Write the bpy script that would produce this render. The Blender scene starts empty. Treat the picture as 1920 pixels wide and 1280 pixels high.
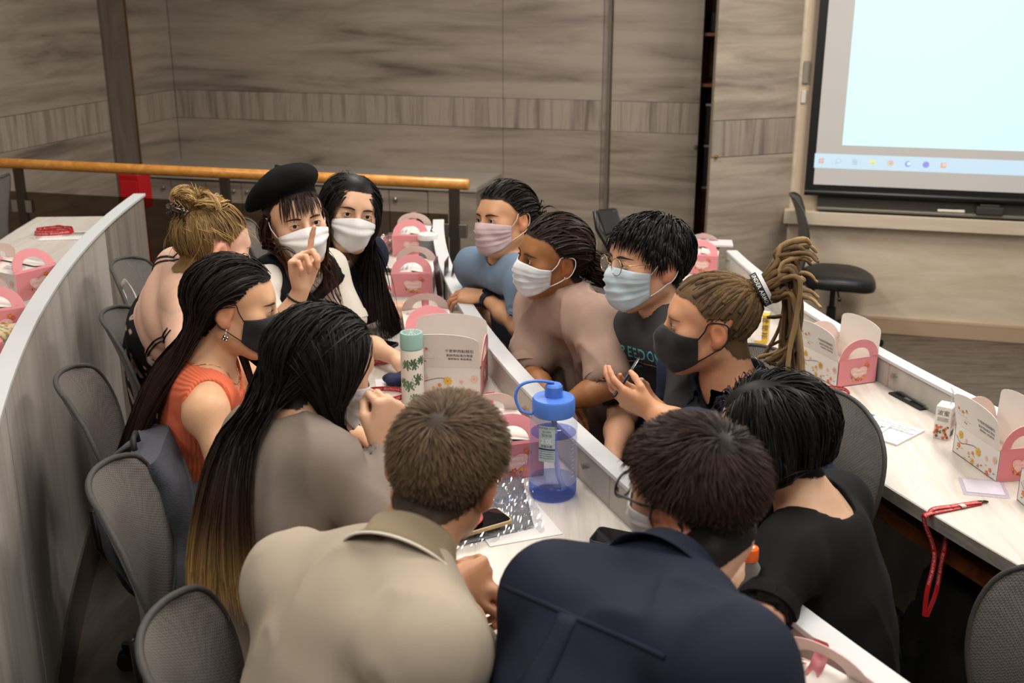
import bpy, bmesh, math, random
import numpy as np
from mathutils import Vector, Matrix
random.seed(7)
RNG = np.random.default_rng(11)
SC = bpy.context.scene
COL = SC.collection
R = math.radians
# ---------------------------------------------------------------- camera, world, lights, exposure
FPX = 2064.0
PITCH = R(18.0)
CAMZ = 1.90
cam_d = bpy.data.cameras.new('camera'); cam = bpy.data.objects.new('camera', cam_d); COL.objects.link(cam)
cam_d.sensor_width = 36.0; cam_d.lens = FPX / 1920 * 36.0
cam.location = (0, 0, CAMZ); cam.rotation_euler = (R(90) - PITCH, 0, 0)
cam_d.clip_start = 0.05; cam_d.clip_end = 60
cam_d.dof.use_dof = True; cam_d.dof.focus_distance = 2.75; cam_d.dof.aperture_fstop = 5.0
SC.camera = cam
w = bpy.data.worlds.new('world'); SC.world = w; w.use_nodes = True
w.node_tree.nodes['Background'].inputs[0].default_value = (1.0, 0.95, 0.90, 1)
w.node_tree.nodes['Background'].inputs[1].default_value = 0.42
def area(name, loc, sx, sy, power, color=(1, .93, .85), aim=None):
    l = bpy.data.lights.new(name, 'AREA'); l.shape = 'RECTANGLE'; l.size = sx; l.size_y = sy
    l.energy = power; l.color = color
    o = bpy.data.objects.new(name, l); COL.objects.link(o); o.location = loc
    if aim is not None:
        o.rotation_euler = (Vector(aim) - Vector(loc)).to_track_quat('-Z', 'Y').to_euler()
    return o
for lx, ly, lp in ((-2.3, 1.0, 24), (-2.3, 4.2, 30), (-0.2, 0.6, 26), (-0.2, 2.6, 42), (-0.4, 5.4, 60), (1.9, 0.9, 40), (1.9, 3.2, 60), (2.2, 5.4, 70)):
    area('ceiling_light', (lx, ly, 2.98), .6, 1.2, lp)
SC.view_settings.view_transform = 'Standard'; SC.view_settings.look = 'None'
SC.view_settings.gamma = 1.0; SC.view_settings.use_curve_mapping = False
SC.view_settings.exposure = -0.15
# ---------------------------------------------------------------- helpers
CP, SP = math.cos(PITCH), math.sin(PITCH)
def ray(px, py):
    u = (px - 960) / FPX; v = (py - 640) / FPX
    return Vector((u, CP - v * SP, -SP - v * CP))
def J(px, py, d):                       # a point read off the photograph at its own distance
    r = ray(px, py); return Vector((r.x * d, r.y * d, CAMZ + r.z * d))
def atz(px, py, z):
    r = ray(px, py); d = (z - CAMZ) / r.z; return Vector((r.x * d, r.y * d, z))
CX, CY = 8.55, 5.5                      # centre of the curved rows
RL, RC, RR = 10.22, 8.90, 7.50          # panel radii of the three rows
def pol(r, deg, z=0.0):
    a = R(deg); return Vector((CX - r * math.cos(a), CY + r * math.sin(a), z))
def topol(p):
    dx, dy = CX - p[0], p[1] - CY
    return math.hypot(dx, dy), math.degrees(math.atan2(dy, dx))
MATS = {}
def ntree(name):
    m = bpy.data.materials.new(name); m.use_nodes = True
    nt = m.node_tree; b = nt.nodes['Principled BSDF']; return m, nt, b
def srgb(c):
    if isinstance(c, str):
        c = [int(c[i:i+2], 16) / 255 for i in (0, 2, 4)]
    return tuple((x / 12.92 if x <= .04045 else ((x + .055) / 1.055) ** 2.4) for x in c) + (1.0,)
def setp(b, **k):
    for n, v in k.items():
        n = n.replace('_', ' ')
        for key in (n, n.title()):
            if key in b.inputs: b.inputs[key].default_value = v; break
        else:
            for i in b.inputs:
                if i.name.lower() == n.lower(): i.default_value = v
def mat(name, col, rough=.5, metal=0, bump=None, var=None, trans=0, alpha=1, emit=None, spec=.5, sheen=0, sss=0, ior=1.45, coat=0):
    """bump=(scale, strength[, (sx,sy,sz)]), var=(scale, amount[, (sx,sy,sz)])"""
    if name in MATS: return MATS[name]
    m, nt, b = ntree(name); c = srgb(col)
    b.inputs['Base Color'].default_value = c; b.inputs['Roughness'].default_value = rough; b.inputs['Metallic'].default_value = metal
    b.inputs['Transmission Weight'].default_value = trans; b.inputs['Alpha'].default_value = alpha; b.inputs['IOR'].default_value = ior
    b.inputs['Specular IOR Level'].default_value = spec; b.inputs['Coat Weight'].default_value = coat
    if sheen: b.inputs['Sheen Weight'].default_value = sheen; b.inputs['Sheen Roughness'].default_value = .5
    if sss:
        b.inputs['Subsurface Weight'].default_value = sss; b.inputs['Subsurface Radius'].default_value = (.012, .005, .003); b.inputs['Subsurface Scale'].default_value = 1
    if emit: b.inputs['Emission Color'].default_value = srgb(emit[0]); b.inputs['Emission Strength'].default_value = emit[1]
    def coord(sc):
        tc = nt.nodes.new('ShaderNodeTexCoord'); mp = nt.nodes.new('ShaderNodeMapping')
        nt.links.new(tc.outputs['Object'], mp.inputs[0]); mp.inputs['Scale'].default_value = sc; return mp
    if var:
        n = nt.nodes.new('ShaderNodeTexNoise'); n.inputs['Scale'].default_value = var[0]; n.inputs['Detail'].default_value = 4
        nt.links.new(coord(var[2] if len(var) > 2 else (1, 1, 1)).outputs[0], n.inputs[0])
        mx = nt.nodes.new('ShaderNodeMixRGB'); mx.inputs[1].default_value = tuple(x * (1 - var[1]) for x in c[:3]) + (1,)
        mx.inputs[2].default_value = tuple(min(1, x * (1 + var[1])) for x in c[:3]) + (1,)
        nt.links.new(n.outputs['Fac'], mx.inputs[0]); nt.links.new(mx.outputs[0], b.inputs['Base Color'])
    if bump:
        n = nt.nodes.new('ShaderNodeTexNoise'); n.inputs['Scale'].default_value = bump[0]; n.inputs['Detail'].default_value = 5
        nt.links.new(coord(bump[2] if len(bump) > 2 else (1, 1, 1)).outputs[0], n.inputs[0])
        bp = nt.nodes.new('ShaderNodeBump'); bp.inputs['Strength'].default_value = bump[1]; bp.inputs['Distance'].default_value = .01
        nt.links.new(n.outputs['Fac'], bp.inputs['Height']); nt.links.new(bp.outputs[0], b.inputs['Normal'])
    MATS[name] = m; return m
def wood(name, cols, scale, stretch, rough=.45, contrast=(.35, .7), bumps=.05, rot=(0, 0, 0), detail=7, dist=1.2, second=None):
    """grain: noise stretched along one axis and run through a ramp"""
    if name in MATS: return MATS[name]
    m, nt, b = ntree(name)
    tc = nt.nodes.new('ShaderNodeTexCoord'); mp = nt.nodes.new('ShaderNodeMapping')
    mp.inputs['Scale'].default_value = stretch; mp.inputs['Rotation'].default_value = rot
    nt.links.new(tc.outputs['Object'], mp.inputs[0])
    n = nt.nodes.new('ShaderNodeTexNoise'); n.inputs['Scale'].default_value = scale; n.inputs['Detail'].default_value = detail
    n.inputs['Roughness'].default_value = .62; n.inputs['Distortion'].default_value = dist
    nt.links.new(mp.outputs[0], n.inputs[0])
    r = nt.nodes.new('ShaderNodeValToRGB'); e = r.color_ramp.elements
    ps = np.linspace(contrast[0], contrast[1], len(cols))
    e[0].position = ps[0]; e[0].color = srgb(cols[0]); e[1].position = ps[-1]; e[1].color = srgb(cols[-1])
    for p_, c_ in zip(ps[1:-1], cols[1:-1]):
        x = e.new(p_); x.color = srgb(c_)
    nt.links.new(n.outputs['Fac'], r.inputs[0])
    out = r.outputs[0]
    if second:
        n2 = nt.nodes.new('ShaderNodeTexNoise'); n2.inputs['Scale'].default_value = second[0]; n2.inputs['Detail'].default_value = 3
        mp2 = nt.nodes.new('ShaderNodeMapping'); mp2.inputs['Scale'].default_value = second[1]; mp2.inputs['Rotation'].default_value = rot
        nt.links.new(tc.outputs['Object'], mp2.inputs[0]); nt.links.new(mp2.outputs[0], n2.inputs[0])
        mx = nt.nodes.new('ShaderNodeMixRGB'); mx.blend_type = 'MULTIPLY'
        r2 = nt.nodes.new('ShaderNodeValToRGB'); r2.color_ramp.elements[0].position = .3; r2.color_ramp.elements[1].position = .7
        g = second[2]; r2.color_ramp.elements[0].color = (g, g, g, 1)
        nt.links.new(n2.outputs['Fac'], r2.inputs[0]); mx.inputs[0].default_value = 1
        nt.links.new(out, mx.inputs[1]); nt.links.new(r2.outputs[0], mx.inputs[2]); out = mx.outputs[0]
    nt.links.new(out, b.inputs['Base Color']); b.inputs['Roughness'].default_value = rough
    bp = nt.nodes.new('ShaderNodeBump'); bp.inputs['Strength'].default_value = bumps; bp.inputs['Distance'].default_value = .01
    nt.links.new(n.outputs['Fac'], bp.inputs['Height']); nt.links.new(bp.outputs[0], b.inputs['Normal'])
    MATS[name] = m; return m
def glassy(name, col, mixfac=.12, rough=.05, tint=(1, 1, 1, 1), spec=.5, metal=0):
    """thin clear sheet: transparent with a glossy share"""
    if name in MATS: return MATS[name]
    m = bpy.data.materials.new(name); m.use_nodes = True; nt = m.node_tree; nt.nodes.clear()
    o = nt.nodes.new('ShaderNodeOutputMaterial'); t = nt.nodes.new('ShaderNodeBsdfTransparent'); t.inputs[0].default_value = tint
    p = nt.nodes.new('ShaderNodeBsdfPrincipled'); p.inputs['Base Color'].default_value = srgb(col); p.inputs['Roughness'].default_value = rough; p.inputs['Metallic'].default_value = metal
    fr = nt.nodes.new('ShaderNodeLayerWeight'); fr.inputs[0].default_value = .25
    ma = nt.nodes.new('ShaderNodeMath'); ma.operation = 'MULTIPLY_ADD'; ma.inputs[1].default_value = spec; ma.inputs[2].default_value = mixfac; ma.use_clamp = True
    mx = nt.nodes.new('ShaderNodeMixShader')
    nt.links.new(fr.outputs['Facing'], ma.inputs[0]); nt.links.new(ma.outputs[0], mx.inputs[0])
    nt.links.new(t.outputs[0], mx.inputs[1]); nt.links.new(p.outputs[0], mx.inputs[2]); nt.links.new(mx.outputs[0], o.inputs[0])
    MATS[name] = m; return m

class MB:
    def __init__(s): s.v = []; s.f = []; s.m = []; s.cur = 0; s.T = None
    def add(s, vs, fs, mi=None):
        o = len(s.v)
        if s.T is not None: vs = [s.T @ Vector(x) for x in vs]
        s.v.extend([tuple(x) for x in vs])
        for f in fs: s.f.append([i + o for i in f]); s.m.append(s.cur if mi is None else mi)
        return s
    def hexa(s, p, mi=None):           # 8 points: 4 below, 4 above
        return s.add(p, [(3, 2, 1, 0), (4, 5, 6, 7), (0, 1, 5, 4), (1, 2, 6, 5), (2, 3, 7, 6), (3, 0, 4, 7)], mi)
    def box(s, c, d, rz=0, mi=None, M=None):
        x, y, z = d[0] / 2, d[1] / 2, d[2] / 2
        p = [Vector(q) for q in ((-x, -y, -z), (x, -y, -z), (x, y, -z), (-x, y, -z), (-x, -y, z), (x, -y, z), (x, y, z), (-x, y, z))]
        rot = M if M is not None else Matrix.Rotation(rz, 3, 'Z')
        return s.hexa([rot @ q + Vector(c) for q in p], mi)
    def tube(s, pts, rad, n=8, cap=True, mi=None, flat=None, closed=False):
        pts = [Vector(p) for p in pts]; N = len(pts)
        if not hasattr(rad, '__len__'): rad = [rad] * N
        vs = []; fs = []; up = None
        for i, p in enumerate(pts):
            t = (pts[(i + 1) % N] - pts[i - 1]) if closed else (pts[min(i + 1, N - 1)] - pts[max(i - 1, 0)])
            if t.length < 1e-9: t = Vector((0, 0, 1))
            t.normalize()
            if up is None:
                up = Vector((0, 0, 1)) if abs(t.z) < .9 else Vector((1, 0, 0))
            a = t.cross(up)
            if a.length < 1e-6: a = t.orthogonal()
            a.normalize(); b = a.cross(t).normalized(); up = b
            for k in range(n):
                w_ = 2 * math.pi * k / n; fx = 1 if flat is None else flat
                vs.append(p + a * (math.cos(w_) * rad[i]) + b * (math.sin(w_) * rad[i] * fx))
        M_ = N if closed else N - 1
        for i in range(M_):
            for k in range(n):
                j = (i + 1) % N
                fs.append((i * n + k, i * n + (k + 1) % n, j * n + (k + 1) % n, j * n + k))
        if cap and not closed:
            fs.append(tuple(range(n - 1, -1, -1))); fs.append(tuple((N - 1) * n + k for k in range(n)))
        return s.add(vs, fs, mi)
    def lathe(s, prof, n=24, c=(0, 0, 0), M=None, mi=None, mis=None):   # prof: (r, z)
        vs = []; fs = []; c = Vector(c)
        for r, z in prof:
            for k in range(n):
                a = 2 * math.pi * k / n; q = Vector((r * math.cos(a), r * math.sin(a), z))
                vs.append((M @ q if M is not None else q) + c)
        for i in range(len(prof) - 1):
            for k in range(n):
                fs.append((i * n + k, i * n + (k + 1) % n, (i + 1) * n + (k + 1) % n, (i + 1) * n + k))
        o = len(s.f); s.add(vs, fs, mi)
        if mis is not None:
            for i in range(len(prof) - 1):
                for k in range(n): s.m[o + i * n + k] = mis[i]
        return s
    def prism(s, poly, dvec, mi=None):  # planar polygon of 3D points, extruded by dvec
        n = len(poly); d = Vector(dvec); p = [Vector(q) for q in poly]
        fs = [tuple(range(n - 1, -1, -1)), tuple(range(n, 2 * n))]
        fs += [(i, (i + 1) % n, n + (i + 1) % n, n + i) for i in range(n)]
        return s.add(p + [q + d for q in p], fs, mi)
    def arc(s, prof, a0, a1, n, mi=None):  # closed (r, z) polygon swept about the rows' centre
        k = len(prof); vs = []; fs = []
        for i in range(n + 1):
            a = a0 + (a1 - a0) * i / n
            for r, z in prof: vs.append(pol(r, a, z))
        for i in range(n):
            for j in range(k):
                fs.append((i * k + j, i * k + (j + 1) % k, (i + 1) * k + (j + 1) % k, (i + 1) * k + j))
        fs.append(tuple(range(k - 1, -1, -1))); fs.append(tuple(n * k + j for j in range(k)))
        return s.add(vs, fs, mi)
    def grid(s, P, mi=None, flip=False, closeu=False):   # P[i][j] points
        a, b = len(P), len(P[0]); vs = [q for row in P for q in row]; fs = []
        for i in range(a if closeu else a - 1):
            for j in range(b - 1):
                i2 = (i + 1) % a
                q = (i * b + j, i * b + j + 1, i2 * b + j + 1, i2 * b + j); fs.append(q[::-1] if flip else q)
        return s.add(vs, fs, mi)
def tag(o, label=None, cat=None, group=None, kind=None):
    if label: o['label'] = label
    if cat: o['category'] = cat
    if group: o['group'] = group
    if kind: o['kind'] = kind
    return o
def mesh_from(name, v, f, mats, mi=None, smooth=False, recalc=False):
    me = bpy.data.meshes.new(name); me.from_pydata([tuple(x) for x in v] if not isinstance(v, np.ndarray) else v.tolist(), [], f if isinstance(f, list) else f.tolist())
    for m_ in (mats if isinstance(mats, (list, tuple)) else [mats]): me.materials.append(m_)
    if mi is not None and len(me.polygons) == len(mi): me.polygons.foreach_set('material_index', np.asarray(mi, np.int32))
    if recalc:
        bm = bmesh.new(); bm.from_mesh(me); bmesh.ops.recalc_face_normals(bm, faces=bm.faces[:]); bm.to_mesh(me); bm.free()
    if smooth is True: me.polygons.foreach_set('use_smooth', np.ones(len(me.polygons), bool))
    me.update()
    if smooth not in (True, False):
        me.polygons.foreach_set('use_smooth', np.ones(len(me.polygons), bool)); me.set_sharp_from_angle(angle=R(smooth))
    return me
def link(name, me, parent=None, local=False):
    o = bpy.data.objects.new(name, me); COL.objects.link(o)
    if parent is not None:
        o.parent = parent
        if not local:
            L = Vector((0, 0, 0)); q = parent
            while q is not None: L += q.location; q = q.parent
            o.location = -L
    return o
def obj(name, mb, mats, parent=None, smooth=False, local=False, recalc=True, bevel=0, subd=0, solid=0):
    me = mesh_from(name, mb.v, mb.f, mats, mb.m, smooth, recalc)
    o = link(name, me, parent, local)
    if solid:
        md = o.modifiers.new('solid', 'SOLIDIFY'); md.thickness = solid; md.offset = 0
    if bevel:
        md = o.modifiers.new('bevel', 'BEVEL'); md.width = bevel; md.segments = 2; md.limit_method = 'ANGLE'; md.angle_limit = R(40)
    if subd:
        md = o.modifiers.new('subd', 'SUBSURF'); md.levels = subd; md.render_levels = subd
    return o
def thing(name, label, cat, loc=(0, 0, 0), rz=0, group=None, kind=None):
    o = bpy.data.objects.new(name, None); COL.objects.link(o); o.location = loc; o.rotation_euler = (0, 0, rz)
    o.empty_display_size = .05
    return tag(o, label, cat, group, kind)
def struct(name, mb, mats, **k):
    o = obj(name, mb, mats, **k)
    if o.parent is None: o['kind'] = 'structure'
    return o
def dup(root, loc, rz=0, label=None, group=None):
    def cp(o, par):
        c = o.copy(); COL.objects.link(c); c.parent = par
        for ch in kids.get(o.name, ()): cp(ch, c)
        return c
    kids = {}
    def walk(o):
        kids[o.name] = list(o.children)
        for ch in o.children: walk(ch)
    walk(root)
    r = cp(root, None); r.location = loc; r.rotation_euler = (0, 0, rz)
    if label: r['label'] = label
    if group: r['group'] = group
    return r
def textmesh(body, size=.01, align='CENTER', mats=None, font=None, shear=0, spacing=1, bold=0):
    """flat lettering -> list of verts/faces in the xy plane"""
    cu = bpy.data.curves.new('t', 'FONT'); cu.body = body; cu.size = size; cu.align_x = align; cu.align_y = 'CENTER'
    cu.shear = shear; cu.space_character = spacing; cu.resolution_u = 2; cu.offset = bold
    o = bpy.data.objects.new('t', cu); COL.objects.link(o)
    me = bpy.data.meshes.new_from_object(o.evaluated_get(bpy.context.evaluated_depsgraph_get()))
    v = [tuple(q.co) for q in me.vertices]; f = [tuple(p.vertices) for p in me.polygons]
    bpy.data.objects.remove(o); bpy.data.curves.remove(cu); bpy.data.meshes.remove(me)
    return v, f
def bez(p, n):                          # Catmull-Rom through points
    p = [Vector(q) for q in p]; out = []
    for i in range(len(p) - 1):
        a, b, c, d = p[max(i - 1, 0)], p[i], p[i + 1], p[min(i + 2, len(p) - 1)]
        for k in range(n):
            t = k / n
            out.append(.5 * ((2 * b) + (c - a) * t + (2 * a - 5 * b + 4 * c - d) * t * t + (3 * b - a - 3 * c + d) * t ** 3))
    out.append(p[-1]); return out
# ================================================================ the room
M_WALL = wood('wall_laminate', ['5f544a', '82766a', '94887b', '9f9386'], .95, (.8, .8, 7.5), .5, (.30, .60), .02, detail=5, dist=.5)
M_BAND = wood('wall_laminate_upright', ['6c6156', '8a7e72', 'a09487', '8f8375'], 3.0, (6.0, 6.0, .35), .5, (.3, .68), .03, dist=.6)
M_WALLD = wood('wall_laminate_leaf', ['776b5e', '918576', 'a39686', 'b0a393'], 1.5, (.8, .8, 6.5), .5, (.30, .64), .02, detail=6, dist=.7)
M_DARKW = wood('pilaster_laminate', ['574e44', '665c52', '72685d'], 2.0, (3, 3, .5), .5)
M_FLOOR = wood('floor_planks', ['413830', '5d5349', '6f6458', '50473e'], 2.6, (1.2, 7.0, 1.2), .42, (.3, .72), .05, rot=(0, 0, R(14)), second=(4.0, (.5, 6, 1), .72))
M_FLOORD = wood('floor_planks_dark', ['37302a', '4a4139', '5a5047'], 2.6, (7.0, 1.2, 1.2), .42, (.3, .72), .05, rot=(0, 0, R(-14)))
M_DESK = wood('desk_laminate', ['b9b2a9', 'c6c0b8', 'cec9c1'], 7.0, (5.0, .35, 1.0), .34, (.3, .7), .01, rot=(0, 0, R(-14)))
M_PANEL = wood('desk_panel_laminate', ['a19a91', 'aea79f', 'bab4ac', 'b2aaa1'], 2.0, (4.0, 4.0, .3), .42, (.3, .7), .01, dist=.6)
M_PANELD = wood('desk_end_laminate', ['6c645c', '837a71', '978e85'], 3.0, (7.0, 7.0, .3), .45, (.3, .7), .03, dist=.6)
M_EDGE = mat('desk_edge_band', 'c3c6c8', .45)
M_EDGED = wood('desk_front_edge', ['7b766f', '908a83', 'a09a92'], 6.0, (1, 1, 6), .45)
M_CREAM = mat('cream_paint', 'cdb9a0', .6, bump=(60, .03))
M_CREAMW = wood('cream_laminate', ['c3b39c', 'cfc0aa', 'd8cbb8'], 1.4, (1.0, 1.0, 6.0), .45, (.3, .7), .02)
M_BLACK = mat('black_plastic', '161616', .42)
M_STEEL = mat('brushed_steel', 'b4b4b0', .3, 1)
M_BROWNM = mat('bronze_metal', '4b443d', .4, .6)
M_RAIL = wood('rail_beech', ['b5762e', 'c98a3d', 'd79b50'], 3.0, (6, 1, 6), .3, (.3, .7), .01, rot=(0, 0, R(14)))
M_REDWOOD = wood('reddish_cabinet_wood', ['5b2f1a', '78401f', '8f5029'], 3, (1, 6, 6), .4)
W0 = Vector((2.39, 7.09, 0)); WE = Vector((math.cos(R(14.7)), -math.sin(R(14.7)), 0)); WN = Vector((-WE.y * -1 * -1, -WE.x, 0))
WN = Vector((-math.sin(R(14.7)), -math.cos(R(14.7)), 0))
ZF = -.33                                # front floor
def wallpt(px, py=300, off=0.0):         # s along the front wall plane for a pixel column
    r = ray(px, py); n = WN
    P = W0 + WN * off; d = (P.x * n.x + P.y * n.y) / (r.x * n.x + r.y * n.y)
    q = Vector((r.x * d, r.y * d, CAMZ + r.z * d)); s = (q - W0).dot(WE); return s, q.z
def WP(s, z, off=0.0): return W0 + WE * s + WN * off + Vector((0, 0, z))
# floors: three curved tiers and the low front floor
A0, A1 = -46, 1.0
struct('floor', MB().add([(-7, -3, ZF), (9, -3, ZF), (9, 12, ZF), (-7, 12, ZF)], [(0, 1, 2, 3)]), M_FLOOR)
def tier(r0, r1, z, nm):
    mb = MB().arc([(r0, ZF - .01), (r1, ZF - .01), (r1, z), (r0, z)], A0, A1, 60); return struct(nm, mb, M_FLOORD)
tier(RR - .04, 13.2, -.165, 'floor_tier_lower'); tier(RC - .04, 13.2, 0, 'floor_tier_middle'); tier(RL - .02, 13.2, .165, 'floor_tier_upper')
struct('trim_1', MB().arc([(9.83, 0), (9.855, 0), (9.855, .006), (9.83, .006)], -30, -2, 40), M_STEEL)
# --- wooden back wall, panel by panel
sL, _ = wallpt(335, 250); sA, _ = wallpt(943, 200); sB, _ = wallpt(1128, 200); sC, _ = wallpt(1146, 200); sD, _ = wallpt(1312, 200); sE, _ = wallpt(1492, 200)
_, zb1 = wallpt(940, 184); _, zb0 = wallpt(940, 240)
ZT = 3.05
def slab(mb, s0, s1, z0, z1, off, th=.02):
    mb.hexa([WP(s0, z0, off), WP(s1, z0, off), WP(s1, z0, off - th), WP(s0, z0, off - th), WP(s0, z1, off), WP(s1, z1, off), WP(s1, z1, off - th), WP(s0, z1, off - th)]); return mb
wb = struct('wall_back', slab(MB(), sL - .1, sD, ZF, ZT, -.018, .1), M_WALL)
g = .0012
for s0, s1 in ((sL, sA), (sA, sB), (sC, sD)):
    for z0, z1, m_ in ((ZF, zb0, M_WALL), (zb0, zb1, M_BAND), (zb1, ZT, M_WALL)):
        obj('wall_panel', slab(MB(), s0 + g, s1 - g, z0 + g, z1 - g, 0), m_, wb, bevel=.002)
# recessed vertical channel between the panels
obj('wall_channel', slab(MB(), sB + .01, sB + (sC - sB) * .45, ZF, ZT, -.02, .012), M_BROWNM, wb)
obj('wall_channel', slab(MB(), sB + (sC - sB) * .5, sC - .01, ZF, ZT, .01, .03), M_DARKW, wb)
# --- left wall with its pilaster
LC = WP(sL, 0); LD = Vector((-math.sin(R(15.6)), -math.cos(R(15.6)), 0)); LN = Vector((math.cos(R(15.6)), -math.sin(R(15.6)), 0))
def LP(t, z, off=0.0): return LC + LD * t + LN * off + Vector((0, 0, z))
def lwt(px, py):
    r = ray(px, py); d = (LC.x * LN.x + LC.y * LN.y) / (r.x * LN.x + r.y * LN.y); q = Vector((r.x * d, r.y * d, 0)); return (q - LC).dot(LD)
def lslab(mb, t0, t1, z0, z1, off, th=.02):
    mb.hexa([LP(t0, z0, off), LP(t1, z0, off), LP(t1, z0, off - th), LP(t0, z0, off - th), LP(t0, z1, off), LP(t1, z1, off), LP(t1, z1, off - th), LP(t0, z1, off - th)]); return mb
tp1, tp0 = lwt(200, 165), lwt(243, 165)
wl = struct('wall_left', lslab(MB(), 0, 10, ZF, ZT, -.018, .1), M_WALL)
for t0, t1 in ((.0, tp0), (tp1, tp1 + 1.7), (tp1 + 1.7, tp1 + 3.6), (tp1 + 3.6, 9.5)):
    for z0, z1, m_ in ((ZF, zb0, M_WALL), (zb0, zb1, M_BAND), (zb1, ZT, M_WALL)):
        obj('wall_panel', lslab(MB(), t0 + g, t1 - g, z0 + g, z1 - g, 0), m_, wl, bevel=.002)
obj('pilaster_panel', lslab(MB(), tp0, tp1, ZF, ZT, .02, .06), M_DARKW, wl)
obj('edge_strip', lslab(MB(), tp0 - .012, tp0, ZF, ZT, .03, .05), mat('brass_strip', '8a6a35', .35, .8), wl)
# --- cream front wall, ledge, whiteboard tray, skirting
wf = struct('wall_front', slab(MB(), sE + .02, sE + 6.5, ZF, ZT, 0, .1), M_CREAM)
zl = wallpt(1700, 400)[1]; zl2 = wallpt(1700, 425)[1]
s6, _ = wallpt(1478, 400)
struct('trim_2', slab(MB(), sE - .02, sE + 6.5, zl2 - .0, zl, .10, .11), M_CREAMW, bevel=.004)
lowp = struct('wall_lower', slab(MB(), sE, sE + 6.5, ZF, zl2, .015, .02), M_CREAMW)
bb = struct('baseboard_front', slab(MB(), sE, sE + 6.5, ZF, ZF + .10, .03, .02), mat('skirting', 'b49a80', .5), bevel=.004)
obj('skirting_cap', slab(MB(), sE, sE + 6.5, ZF + .10, ZF + .118, .032, .02), mat('skirting_cap', 'c2aa90', .5), bb)
s7, z7 = wallpt(1533, 372); _, z8 = wallpt(1533, 388)
tr = thing('whiteboard_tray', 'grey metal marker tray rail running under the projection screen', 'tray', WP(s7, z8), kind=None)
obj('rail', slab(MB(), s7, s7 + 5, z8 + .02, z8 + .075, .045, .045), mat('tray_grey', '57534d', .4, .4), tr)
obj('lip', slab(MB(), s7, s7 + 5, z8, z8 + .018, .1, .1), mat('tray_light', '8b867d', .35, .5), tr, bevel=.003)
er = MB(); es, ez = wallpt(1855, 385, .06); er.box(WP(es, z8 + .0445, .085), (.16, .06, .05), -R(14.7)); er.box(WP(es, z8 + .075, .08), (.12, .045, .02), -R(14.7))
tag(obj('board_eraser', er, mat('eraser_felt', '3a3733', .8), bevel=.008), 'dark board eraser lying on the marker tray', 'eraser')
mk = MB(); ms, _ = wallpt(1780, 395, .09); mk.tube([WP(ms - .07, z8 + .030, .085), WP(ms + .05, z8 + .030, .085), WP(ms + .052, z8 + .030, .085), WP(ms + .09, z8 + .030, .085)], [.010, .010, .0115, .0115], 10)
tag(obj('board_marker', mk, mat('marker_white', 'd9d2c4', .4), smooth=40), 'pale whiteboard marker lying on the tray beside the eraser', 'marker')
# small switch plates by the corner of the cream wall
s9, z9 = wallpt(1489, 178, .02); _, z9b = wallpt(1489, 135, .02)
tag(obj('wall_switch', slab(MB(), sE + .03, sE + .06, z9 - .05, z9 + .03, .015, .015), mat('switch_white', 'd8d2c8', .4), bevel=.003), 'small white switch on the cream wall beside the wooden leaf', 'switch')
tag(obj('wall_box', slab(MB(), sE + .03, sE + .065, z9b - .07, z9b + .07, .02, .02), mat('box_grey', '8b857b', .4), bevel=.003), 'narrow grey wall box above the white switch', 'wall box')
# --- AV closet opening and its half-open leaf
cl = thing('closet', 'reddish wood equipment closet seen through the gap beside the open leaf', 'closet', WP(sD, ZF))
dC = .55
cb = MB()
slab(cb, sD - .02, sD, ZF, ZT, -.03, dC)
slab(cb, sE, sE + .02, ZF, ZT, -.03, dC)
slab(cb, sD, sE, ZF, ZT, -dC - .02, .02)
obj('carcass', cb, M_REDWOOD, cl)
for zz in (wallpt(1325, 158)[1], wallpt(1325, 62)[1], wallpt(1325, 455)[1]):
    obj('shelf', slab(MB(), sD, sE, zz - .02, zz, -.04, dC - .02), M_REDWOOD, cl)
zr0, zr1 = wallpt(1325, 362)[1], wallpt(1325, 196)[1]
rk = thing('equipment_rack', 'black equipment rack with steel trim inside the dark closet', 'rack', WP(sD + .1, zr0))
obj('cabinet_body', slab(MB(), sD + .03, sE - .1, zr0 + .002, zr1, -.12, .4), M_BLACK, rk, bevel=.006)
for zz in (zr0 + .01, zr1 - .02, (zr0 + zr1) / 2): obj('trim_bar', slab(MB(), sD + .03, sE - .1, zz, zz + .012, -.112, .01), M_STEEL, rk)
dv = MB(); zz = wallpt(1325, 62)[1]; slab(dv, sD + .03, sE - .1, zz + .001, zz + .13, -.15, .3)
tag(obj('audio_unit', dv, mat('unit_dark', '23211f', .4), bevel=.005), 'dark audio unit on the upper closet shelf', 'audio unit')
hinge = WP(sE + .005, 0, .01); la = R(14.7) + R(21)
wleaf = .02
for _i in range(200):                     # leaf width so that its free edge meets the photographed column
    e_ = hinge + Vector((-math.cos(la - R(14.7)), -math.sin(la - R(14.7)), 0)) * wleaf
    d_ = e_.y / (CP - ((220 - 640) / FPX) * SP)
    if e_.x / d_ * FPX + 960 < 1336: break
    wleaf += .005
ldir = Vector((-math.cos(la - R(14.7)), -math.sin(la - R(14.7)), 0)); lnrm = Vector((ldir.y, -ldir.x, 0))
if lnrm.y > 0: lnrm = -lnrm
dr = thing('door_1', None, None, hinge + Vector((0, 0, ZF)), kind='structure')
def leaf(t0, t1, z0, z1, th0, th1):
    h = hinge; p = lambda t, z, o: h + ldir * t + lnrm * o + Vector((0, 0, z))
    return MB().hexa([p(t0, z0, th0), p(t1, z0, th0), p(t1, z0, th1), p(t0, z0, th1), p(t0, z1, th0), p(t1, z1, th0), p(t1, z1, th1), p(t0, z1, th1)])
dmid = hinge + ldir * wleaf
dd = dmid.y / (CP - ((260 - 640) / FPX) * SP)
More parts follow.
